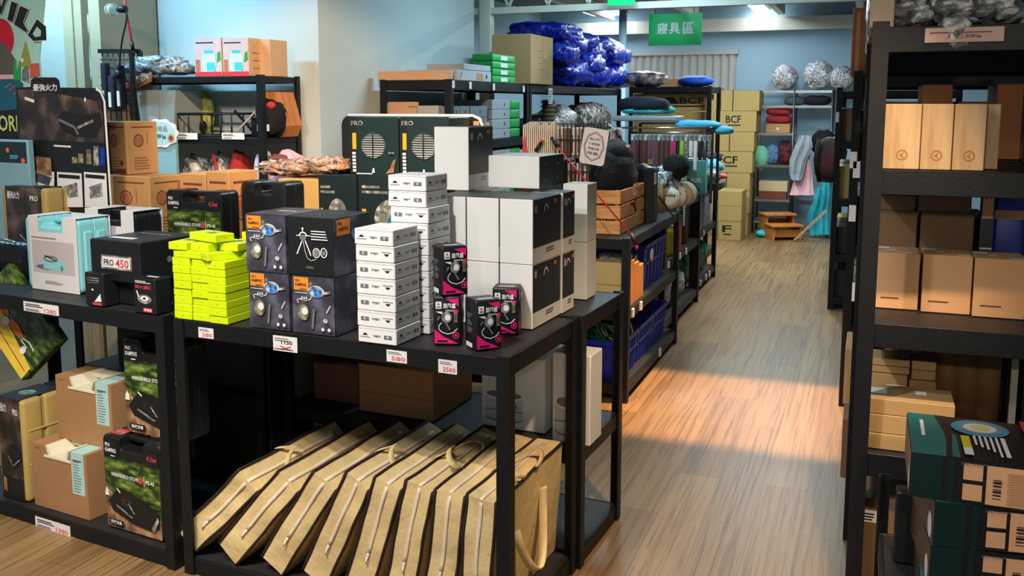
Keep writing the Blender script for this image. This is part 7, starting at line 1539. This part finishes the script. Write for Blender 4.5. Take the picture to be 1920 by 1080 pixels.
# top of the right rack
ztop = rz[0] - 0.01 + EPS
carton('beige_carton', 'beige carton on the very top of the right rack', 'carton', 1632, 1678, -20, 40, RY + 0.06, 0.4, mat('beige_card', (190, 170, 146), 0.7), None, 0, ztop)
for k, (u, sx, h) in enumerate(((1712, 0.14, 0.09), (1790, 0.16, 0.12), (1868, 0.16, 0.10))):
    q_ = AT(u, 20, Y=RY + 0.14); m = MB(); m.blob((0, 0, h / 2), (sx, 0.22, h), FILM, 0.3, 3.2, k + 90, 20); 
    if k == 1: m.blob((0.0, -0.14, -0.02), (0.10, 0.05, 0.10), FILM, 0.3, 3, 5, 14, 2.2, False)
    put(m, 'bubble_wrap', 'crumpled clear wrap on the right rack top, %s of three' % ('left', 'middle', 'right')[k], 'wrap', (q_.x, RY + 0.16, ztop), 0, 'crumpled clear wraps')
a, b = AT(1735, 53, Y=RY - 0.004), AT(1882, 77, Y=RY - 0.004)
m = MB(); m.box(a.x, RY - 0.004, b.z, b.x, RY - 0.001, a.z, mat('pinkish_paper', (196, 168, 158), 0.6)); f = Fr((a.x, RY - 0.004, b.z), (1, 0, 0), (0, 0, 1)); m.text(f, (b.x - a.x) * 0.3, (a.z - b.z) * 0.25, (b.x - a.x) * 0.42, (a.z - b.z) * 0.3, '新品上市特價', BROWNINK); m.bars(f, (b.x - a.x) * 0.06, (a.z - b.z) * 0.62, (b.x - a.x) * 0.8, (a.z - b.z) * 0.2, BROWNINK, 1, 2, 0.4)
put(m, 'shelf_sign', 'pinkish paper strip on the top beam of the right rack', 'sign')
# rack behind it
def rb(x, z, w_, d, h, mm, lb, y=RY + 0.66, name='brown_carton', cat='carton', group='cartons in the racks behind the right one'):
    m = MB().cbox(w_, d, h, mm, 0.003); return put(m, name, lb, cat, (x + w_ / 2, y + d / 2, z), 0, group)
OK_ = mat('reddish_lit_kraft', (156, 98, 62), 0.75)  # on the back row the orange light is put into this tone
rb(0.16, 1.46 + EPS, 0.10, 0.3, 0.26, OK_, 'orange-lit carton seen above the wooden boxes, left'); rb(0.28, 1.46 + EPS, 0.10, 0.3, 0.20, DK2, 'brown carton seen above the wooden boxes, middle'); rb(0.40, 1.46 + EPS, 0.13, 0.3, 0.26, OK_, 'orange-lit carton seen above the wooden boxes, right')
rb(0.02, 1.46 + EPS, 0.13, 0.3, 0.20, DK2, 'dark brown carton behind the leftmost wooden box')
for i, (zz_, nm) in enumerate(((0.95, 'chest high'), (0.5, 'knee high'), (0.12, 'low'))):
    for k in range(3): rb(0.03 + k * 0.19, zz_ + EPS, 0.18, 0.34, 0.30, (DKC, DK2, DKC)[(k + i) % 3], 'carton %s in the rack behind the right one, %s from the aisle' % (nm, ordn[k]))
GLD = ramp_mat('gold_print', [(0.3, (70, 54, 20)), (0.5, (190, 150, 50)), (0.7, (226, 196, 100))], 40, 0.4, 2)
for k in range(2): rb(0.60, 1.46 + EPS + 0.155 * k, 0.2, 0.2, 0.15, GLD, 'golden printed box at the right photo edge, %s' % ('lower', 'upper')[k], RY + 0.68, 'gold_box', 'box', 'golden boxes')
# things poking out of the aisle side
for i, (y, z, w_, d, h, mm, lb) in enumerate(((3.78, 0.5 + EPS, 0.2, 0.30, 0.22, KRAFT, 'kraft carton poking out over the aisle below the right rack'), (4.0, 0.12 + EPS, 0.2, 0.25, 0.25, DK2, 'brown carton poking out near the floor on the right'))):
    m = MB().box(-0.055, y, z, 0.02, y + d, z + h, mm, 0.003, 1); put(m, 'aisle_carton', lb, 'carton')
# far right racks
for r_, (x0, y0, zs_, nm) in enumerate(((-0.10, 5.38, (1.36, 0.9, 0.45, 0.1), 'further right rack'), (-0.27, 8.0, (1.36, 0.9, 0.45, 0.1), 'farthest right rack'))):
    for i, z in enumerate(zs_):
        for k in range(3):
            mm = (DKC, DK2, DKC, DKC, OLV, DKC, DKC)[(i * 3 + k * 2 + r_) % 7]; h = 0.26 if z > 0.5 else 0.22
            m = MB().box(x0 + 0.02, y0 + 0.06 + k * 0.36, z + EPS, x0 + 0.50, y0 + 0.06 + k * 0.36 + 0.33, z + EPS + h, mm, 0.003, 1)
            put(m, 'stock_carton', 'carton in the %s, shelf %s from the top, %s from its near end' % (nm, ordn[i], ordn[k]), 'carton', (0, 0, 0), 0, 'cartons in the aisle side racks')
a, b = AT(1600, 15, Y=5.45), AT(1630, 118, Y=5.45)
m = MB().box(a.x, 5.45, 1.8 + EPS, b.x + 0.05, 5.6, a.z, OK_, 0.003, 1); m.rect(Fr((a.x, 5.45, 1.8), (1, 0, 0), (0, 0, 1)), 0.02, 0.02, 0.02, a.z - 1.84, KRAFT); put(m, 'tall_carton', 'tall reddish carton standing on top of the further right rack', 'carton')
m = MB(); m.blob((0, 0, 0.16), (0.06, 0.3, 0.32), FILM, 0.3, 3, 99, 18); put(m, 'film_roll', 'wrinkled clear film hanging by the right rack post', 'film', (AT(1626, 150, Y=3.72).x + 0.015, 3.9, 1.82 + EPS))
for k, (u, v, wp, hp_) in enumerate(((1600, 300, 6, 30), (1606, 318, 6, 30), (1570, 222, 12, 44), (1604, 545, 5, 60), (1598, 400, 4, 40))):
    X = -0.036 if k != 2 else -0.28; a = AT(u, v, Y=3.68 if k != 2 else 7.99); m = MB().box(-0.012, -0.001, -0.03 - 0.01 * (k == 3), 0.012, 0.0, 0.03 + 0.02 * (k == 2), PAPER); put(m, 'shelf_label', 'pale shelf label on the right racks facing the aisle', 'label', tuple(a), 0, 'pale labels on the right racks')

# ------------------------------------------------------------------ lantern boxes at the lower right corner
zt_ = 0.893; pf = AT(1709, 848, Z=zt_); pbk = AT(1686, 771, Z=zt_)
LW_, LD_, LH_ = 0.36, pbk.y - pf.y, 0.101
def lantern_box():
    m = MB().cbox(LW_, LD_, LH_, mat('lantern_black', (26, 28, 29), 0.3), 0.002); F = frames(LW_, LD_, LH_)
    t = F[2]
    m.rect(t, 0.001, 0.001, 0.075, LD_ - 0.002, TEAL); m.poly(t, [(0.06, LD_ * 0.99), (0.085, LD_ * 0.99), (0.10, LD_ * 0.5), (0.092, 0.002), (0.07, 0.002), (0.078, LD_ * 0.5)], mat('lantern_black', (26, 28, 29), 0.3)); m.poly(t, [(0.092, LD_ * 0.55), (0.10, LD_ * 0.5), (0.098, 0.002), (0.082, 0.002)], TEAL)
    m.rect(t, 0.026, LD_ * 0.42, 0.008, LD_ * 0.4, PAPER)
    m.ell(t, 0.155, LD_ * 0.74, 0.062, LD_ * 0.2, mat('lantern_blue', (64, 150, 196), 0.3), 26); m.ell(t, 0.155, LD_ * 0.74, 0.048, LD_ * 0.15, mat('lantern_steel', (130, 150, 160), 0.3), 24); m.ell(t, 0.155, LD_ * 0.74, 0.036, LD_ * 0.11, PAPER, 22); m.ell(t, 0.155, LD_ * 0.74, 0.02, LD_ * 0.07, mat('pale_yellow_ink', (226, 220, 120), 0.4), 16)
    m.rect(t, 0.108, LD_ * 0.08, 0.018, LD_ * 0.42, YELLOW); m.rect(t, 0.108, LD_ * 0.06, 0.018, LD_ * 0.16, PAPER)
    for k in range(6): m.rect(t, 0.134 + 0.011 * k, LD_ * (0.3 - 0.045 * k) if k < 4 else LD_ * 0.06, 0.005 + 0.004 * (k == 5), LD_ * (0.22 + 0.035 * k) if k < 4 else LD_ * 0.44, PAPER)
    m.rect(t, 0.245, LD_ * 0.72, 0.032, LD_ * 0.26, REDINK); m.rect(t, 0.254, LD_ * 0.76, 0.014, LD_ * 0.18, mat('pale_red_ink', (236, 150, 150), 0.4)); m.rect(t, 0.288, LD_ * 0.8, 0.06, LD_ * 0.16, STONE)
    m.rect(t, 0.245, LD_ * 0.06, 0.014, LD_ * 0.42, PAPER); m.rect(t, 0.27, LD_ * 0.1, 0.02, LD_ * 0.2, PAPER)
    f = F[0]; m.rect(f, 0.001, 0.001, 0.062, LH_ - 0.002, TEALD); m.rect(f, 0.075, 0.0, 0.012, LH_, TEALD)
    LP = mat('peach_label', (220, 170, 130), 0.5); m.rect(f, 0.105, LH_ * 0.55, 0.038, LH_ * 0.36, LP); m.rect(f, 0.105, LH_ * 0.10, 0.038, LH_ * 0.36, LP); m.rect(f, 0.15, LH_ * 0.06, 0.2, LH_ * 0.86, LP)
    for k in range(7): m.rect(f, 0.163 + 0.0, LH_ * (0.2 + 0.07 * k), 0.016, LH_ * (0.02 + 0.015 * (k % 3)), INK)
    m.bars(f, 0.19, LH_ * 0.12, 0.15, LH_ * 0.72, mat('peach_print', (176, 128, 92), 0.5), 13, 4, 0.4); m.text(f, 0.1, LH_ * 0.9, 0.05, LH_ * 0.05, 'LED LIGHT', GREYINK)
    l = F[3]; m.rect(l, 0.002, 0.002, LD_ - 0.004, LH_ - 0.004, mat('dark_brown_card', (58, 44, 40), 0.4)); m.ell(l, LD_ * 0.86, LH_ * 0.32, 0.022, 0.03, PAPER, 18); m.ell(l, LD_ * 0.5, LH_ * 0.62, 0.005, 0.004, YELLOW, 8)
    return m
gx0 = AT(1648, 900, Y=pf.y + 0.46).x
rack('low black stand at the lower right corner holding the lantern boxes', gx0, pf.y - 0.12, 0, 0.62, 0.62, AT(1650, 893, Y=pf.y + 0.49).z, (0.485, 0.12), post=0.03)
lb0 = lantern_box().build('lantern_box')
lbn = ['lowest', 'third from the top', 'second from the top, dark teal side', 'topmost, lit lantern picture on its lid']
for k in range(4):
    o = lb0 if k == 0 else lb0.copy()
    if k: COL.objects.link(o)
    dx = (0.036, 0.036, 0.034, 0.0)[k]; o.location = (pf.x + LW_ / 2 + dx, pf.y + LD_ / 2 + (0.0, 0.008, 0.012, 0)[k], 0.485 + EPS + k * (LH_ + 0.0008) ); o.rotation_euler = (0, 0, (0.0, 0.09, 0.12, 0.0)[k]); tag(o, 'black and teal lantern box in the corner stack, ' + lbn[k], 'box', 'lantern boxes in the corner stack')
m = MB().box(0, 0, 0, 0.24, 0.06, AT(1690, 925, Y=pf.y + LD_ + 0.02).z - 0.485, BLACKCARD, 0.004, 1); q_ = AT(1662, 1000, Y=pf.y + LD_ + 0.02); put(m, 'black_box', 'plain black box standing behind the lantern boxes on the stand', 'box', (gx0 + 0.04, pf.y + LD_ + 0.02, 0.485 + EPS))
